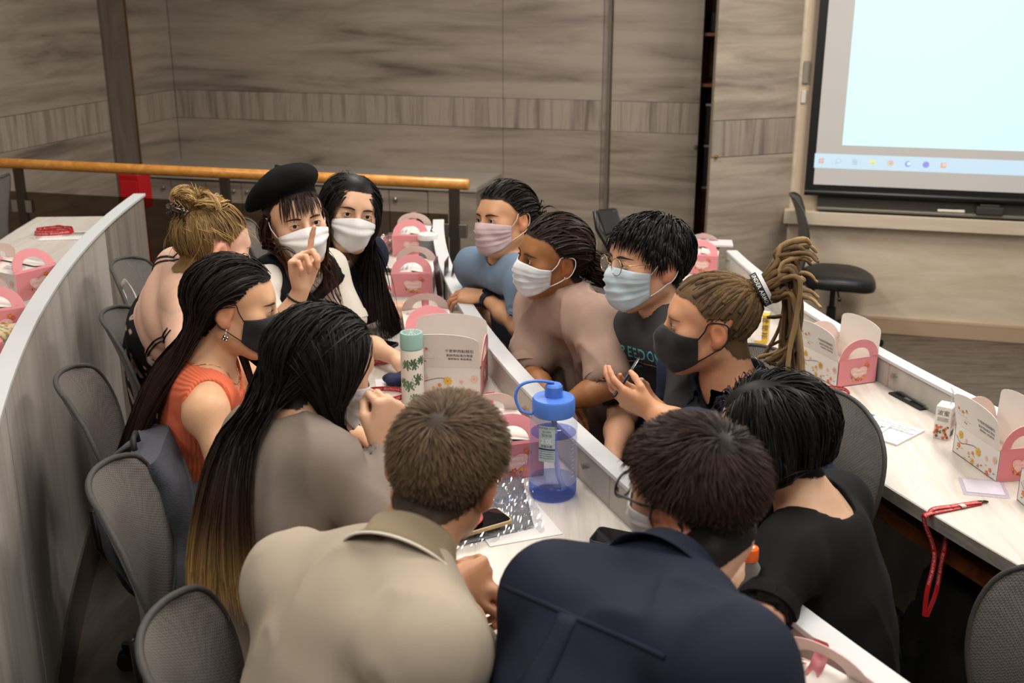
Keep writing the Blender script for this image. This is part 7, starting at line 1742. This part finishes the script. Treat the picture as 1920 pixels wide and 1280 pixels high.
obj('film', patch(44, 44, lambda u, w_, p: .006 + .014 * abs(vn(p, 22, 3)) * (1 - (2 * u - 1) ** 6) + .012 * abs(vn(p, 48, 4)) + .006 * vn(p, 90, 6) + .02 * max(0, w_ - .6) * (1 - abs(2 * u - 1)), 1), glassy('cellophane', 'f4f6fa', .10, .06, (.97, .975, .98, 1), .45, 1), t)
# snack wrapper at the far end, sachets
sp = atz(728, 478, ZC); v, f = blob('s', '', '', (sp.x, sp.y + .03, ZC + .045), (.035, .03, .045), .3, '', 9, .5, 12, .004); v[:, 2] = np.maximum(v[:, 2], ZC + .001); t = thing('snack_packet', 'crinkled clear snack packet beside the farthest carton', 'packet', tuple(sp)); npobj('filling', V3((sp.x, sp.y + .03, ZC + .045)) + (v - V3((sp.x, sp.y + .03, ZC + .045))) * .85, f, mat('snack_pink', '9a6a66', .6, var=(40, .5)), t); npobj('film', v, f, glassy('cellophane', 'f4f6fa', .10, .06, (.97, .975, .98, 1), .45, 1), t, False)
for i, (px, py, tl, cl_) in enumerate(((826, 560, -6, '5a2434'), (836, 560, 2, '47202e'), (844, 560, 8, '3a1a26'))):
    p = atz(px, py, ZC); t = thing('sachet', ['purple foil sachet leaning nearest the pink carton', 'purple foil sachet between the other two sachets', 'purple foil sachet leaning against the desk panel'][i], 'sachet', (p.x, p.y, ZC), R(84))
    M_ = Matrix.Rotation(R(tl), 3, 'X'); b_ = MB()
    b_.T = M_.to_4x4(); b_.grid([[Vector((x, .004 * (1 - (2 * u - 1) ** 2) * s_ * (1 - (x / .055) ** 4), .15 * u)) for u in np.linspace(0, 1, 9)] for s_ in (1,) for x in np.linspace(-.05, .05, 9)]); b_.grid([[Vector((x, -.004 * (1 - (2 * u - 1) ** 2) * (1 - (x / .055) ** 4), .15 * u)) for u in np.linspace(0, 1, 9)] for x in np.linspace(-.05, .05, 9)])
    obj('pouch_film', b_, mat('sachet_' + cl_, cl_, .25, .3, bump=(60, .4)), t, local=True, smooth=True)
    e_ = MB(); e_.T = M_.to_4x4(); e_.box((0, 0, .153), (.10, .0012, .010)); obj('seal', e_, mat('seal_' + cl_, '8a6a74', .3, .3), t, local=True)
# papers on the far front-desk carton
slabthing('notebook', 'stack of papers and red book lying on the far front-desk carton', 'notebook', atz(1342, 505, ZRD) + Vector((.0, .06, BH + .02)), R(-8), .17, .12, .012, mat('paper_pinkish', 'cdbfc4', .6))
# --- grey backpack on the chair, black backpacks under the front desk
def backpack(label, c, rz, col, s_=1.0, tilt=0.0, grp=None):
    t = thing('backpack', label, 'backpack', c, rz); H_ = .42 * s_; W_ = .28 * s_; D_ = .15 * s_
    def rb(cx, cy, cz, w_, d_, h_, amp, seed, name, m_, par):
        v = []; f = []; n = 22; zs = np.linspace(0, 1, 14); mb = MB(); rows = []
        for z in zs:
            k = (1 - abs(2 * z - 1) ** 5) ** .5 if 0 < z < 1 else .55; row = []
            for a in np.linspace(0, 2 * math.pi, n + 1):
                c_, s2 = math.cos(a), math.sin(a); e = 2 / 3.4; x = abs(c_) ** e * (1 if c_ > 0 else -1) * w_ / 2 * (.75 + .25 * k); y = abs(s2) ** e * (1 if s2 > 0 else -1) * d_ / 2 * k
                q = np.array([[x * 14, y * 14 + seed, z * 6.0]]); o = amp * float(vnoise(q, seed)[0]); row.append(Vector((cx + x * (1 + o), cy + y * (1 + o), cz + z * h_)))
            rows.append(row)
        mb.grid(rows); mb.add(rows[0][:-1], [tuple(range(n))]); mb.add(rows[-1][:-1], [tuple(range(n))]); return obj(name, mb, m_, par, local=True, smooth=50)
    m_ = mat('pack_' + col, col, .85, bump=(300, .3), var=(80, .15)); m2 = mat('pack_dark_' + col, '1f2125', .6)
    rb(0, 0, 0, W_, D_, H_, .20, 3, 'pack_body', m_, t); fp = rb(0, -D_ * .52, .03, W_ * .8, D_ * .45, H_ * .55, .18, 5, 'front_pocket', m_, t)
    obj('zip', MB().tube([(-W_ * .36, -D_ * .70, H_ * .48), (-W_ * .2, -D_ * .76, H_ * .55), (W_ * .2, -D_ * .76, H_ * .55), (W_ * .36, -D_ * .70, H_ * .48)], .004, 6), m2, fp, local=True, smooth=True)
    for s in (-1, 1): obj('shoulder_strap', MB().tube(bez([(s * W_ * .22, D_ * .40, H_ * .96), (s * W_ * .30, D_ * .85, H_ * .80), (s * W_ * .36, D_ * .80, H_ * .45), (s * W_ * .36, D_ * .45, H_ * .10)], 5), .020, 8, flat=.35), m_, t, local=True, smooth=True)
    obj('grab_handle', MB().tube([(-.03, D_ * .2, H_ * .97), (-.02, D_ * .2, H_ * 1.06), (.02, D_ * .2, H_ * 1.06), (.03, D_ * .2, H_ * .97)], .007, 8), m2, t, local=True, smooth=True)
    for s in (-1, 1): obj('buckle', MB().tube([(s * W_ * .38 + .014 * math.cos(a), -D_ * .45, .12 + .014 * math.sin(a)) for a in np.linspace(0, 6.283, 13)[:-1]], .0025, 6, closed=True), M_STEEL, t, local=True, smooth=True)
    t.rotation_euler = (tilt, 0, rz); return t
bpk = J(268, 1010, 2.42); backpack('grey fabric backpack hung beside the orange top woman', (-.80, 2.36, .49), R(100), '4a4d55', .95, R(-6))
u1 = pol(RR + .28, -20.5, -.165); backpack('black backpack with steel rings in the dark under the front desk', (u1.x, u1.y, -.165), R(-110), '131314', 1.15)
u1 = pol(RR + .28, -24.0, -.165); backpack('black bag with buckle under the front desk behind the hanging lanyard', (u1.x, u1.y, -.165), R(-118), '121213', 1.05)
# tote strap over the empty chair
tq = [J(238, 560, 3.80), J(229, 538, 3.74), J(236, 527, 3.68), J(250, 545, 3.66), J(264, 580, 3.66)]
tg = thing('tote_bag', 'white tote strap slung over the chair by the curved panel', 'bag', tuple(tq[-1])); mb, _t = ribbon(tq, (1, .2, .3), .018); obj('strap', mb, mat('tote_white', 'c8c2b8', .8), tg, smooth=True); v, f = blob('t', '', '', (-1.26, 3.86, .55), (.035, .12, .13), .1, '', 4, .2, 8, .01); npobj('bag_body', v, f, mat('tote_white', 'c8c2b8', .8), tg)
# pen in the cupped hands
pn = thing('pen', 'dark pen held in the cupped hands of the dreadlocked man', 'pen', tuple(J(1178, 715, 2.5))); a_, b_ = J(1150, 745, 2.47), J(1198, 672, 2.52); obj('barrel', MB().tube([a_, a_.lerp(b_, .04), a_.lerp(b_, .8), b_], [.0012, .0038, .0042, .003], 10), mat('pen_dark', '20232c', .3), pn, smooth=True); obj('clip', MB().tube([a_.lerp(b_, .7) + Vector((0, -.006, 0)), b_ + Vector((0, -.005, 0))], .0012, 6), M_STEEL, pn, smooth=True)
# ---------------------------------------------------------------- lettering on the charcoal tee and hair band
from mathutils.bvhtree import BVHTree
def drape_text(p, garment, lines, centre, rt, up, fw, matn, name='shirt_print'):
    me = garment.data; bv = BVHTree.FromPolygons([v.co.copy() for v in me.vertices], [tuple(q.vertices) for q in me.polygons]); mb = MB()
    for txt, size, dz, dx, bold, sp_ in lines:
        v, f = textmesh(txt, size, bold=bold, spacing=sp_) if txt else ([(-size, -.0012, 0), (size, -.0012, 0), (size, .0012, 0), (-size, .0012, 0)], [(0, 1, 2, 3)])
        if not txt: v = [(x, y, 0) for y in (-.0012, .0012) for x in np.linspace(-size, size, 16)]; f = [(i, i + 1, 17 + i, 16 + i) for i in range(15)]
        out = []
        for x, y, z in v:
            o = Vector(centre) + Vector(rt) * (x + dx) + Vector(up) * (y + dz) + Vector(fw) * .3; h_ = bv.ray_cast(o, -Vector(fw)); out.append((h_[0] if h_[0] is not None else o - Vector(fw) * .25) + Vector(fw) * .0012)
        mb.add(out, f, 0 if txt else 1)
    return obj(name, mb, matn, p.root, recalc=False)
lfw = -phh.rt                             # reading direction as seen from the front
drape_text(phh, phh_shirt, [('FREEDOM', .052, .045, 0, .0008, 1.15), ('', .105, .012, 0, 0, 1), ('FREEDOM IS EVERYTHING', .0165, -.012, .0, .0002, 1.15)], phh.spine(.85) - phh.rt * .045, lfw, phh.up, phh.fw, [mat('print_cyan', '4fa9b5', .7), mat('print_white', 'd0d0d0', .7)])
v, f = textmesh('UNDER ARMOUR', .013, spacing=1.05, bold=.0002); mb = MB(); rb = .0428
qv = Vector(HG.d(nrm((0, -1, .55)))).to_track_quat('Z', 'Y').to_matrix(); cb_ = Vector(HG.w((0, -.114, .084)))
lft = Vector(HG.d((-1, 0, .2))); lq = qv.inverted() @ lft; a_mid = math.atan2(lq.y, lq.x)
mb.add([cb_ + qv @ Vector((rb * math.cos(a_mid + x / rb), rb * math.sin(a_mid + x / rb), y - .004)) for x, y, z in v], f); obj('band_print', mb, mat('band_white', 'd8d8d8', .7), bnd, recalc=False)

def drape_strip(p, garment, a, b, width, matn, name, lift=.003, n=24, m=4):
    me = garment.data; bv = BVHTree.FromPolygons([v.co.copy() for v in me.vertices], [tuple(q.vertices) for q in me.polygons]); rows = []; a, b = Vector(a), Vector(b); cam_ = Vector(p.fw) * -1
    sd = (b - a).cross(cam_).normalized()
    for i in range(n + 1):
        c = a.lerp(b, i / n); row = []
        for j in range(m + 1):
            o = c + sd * width * (j / m - .5) + cam_ * .3; h_ = bv.ray_cast(o, -cam_); row.append((h_[0] if h_[0] is not None else c) + cam_ * (lift if 0 < j < m else lift * .25))
        rows.append(row)
    return obj(name, MB().grid(rows), matn, p.root, smooth=True, recalc=False, solid=.0012)
mn = cloth('1b2030', .75)
yl, yr = pe.spine(.90) - pe.rt * .17, pe.spine(.90) + pe.rt * .17
drape_strip(pe, pe_shirt, yl, yr, .006, mn, 'yoke_seam', .0014)
drape_strip(pe, pe_shirt, pe.spine(.90) - pe.rt * .012, pe.spine(.40) - pe.rt * .012, .042, mn, 'back_pleat', .0035)
for sgn, sh, el in ((1, pd.sR, pd.arm['R'][0]), (-1, pd.sL, pd.arm['L'][0])):
    ring_c = sh + (el - sh) * .10; ax_ = nrm(el - sh); e1 = nrm(np.cross(ax_, pd.up)); e2 = np.cross(ax_, e1)
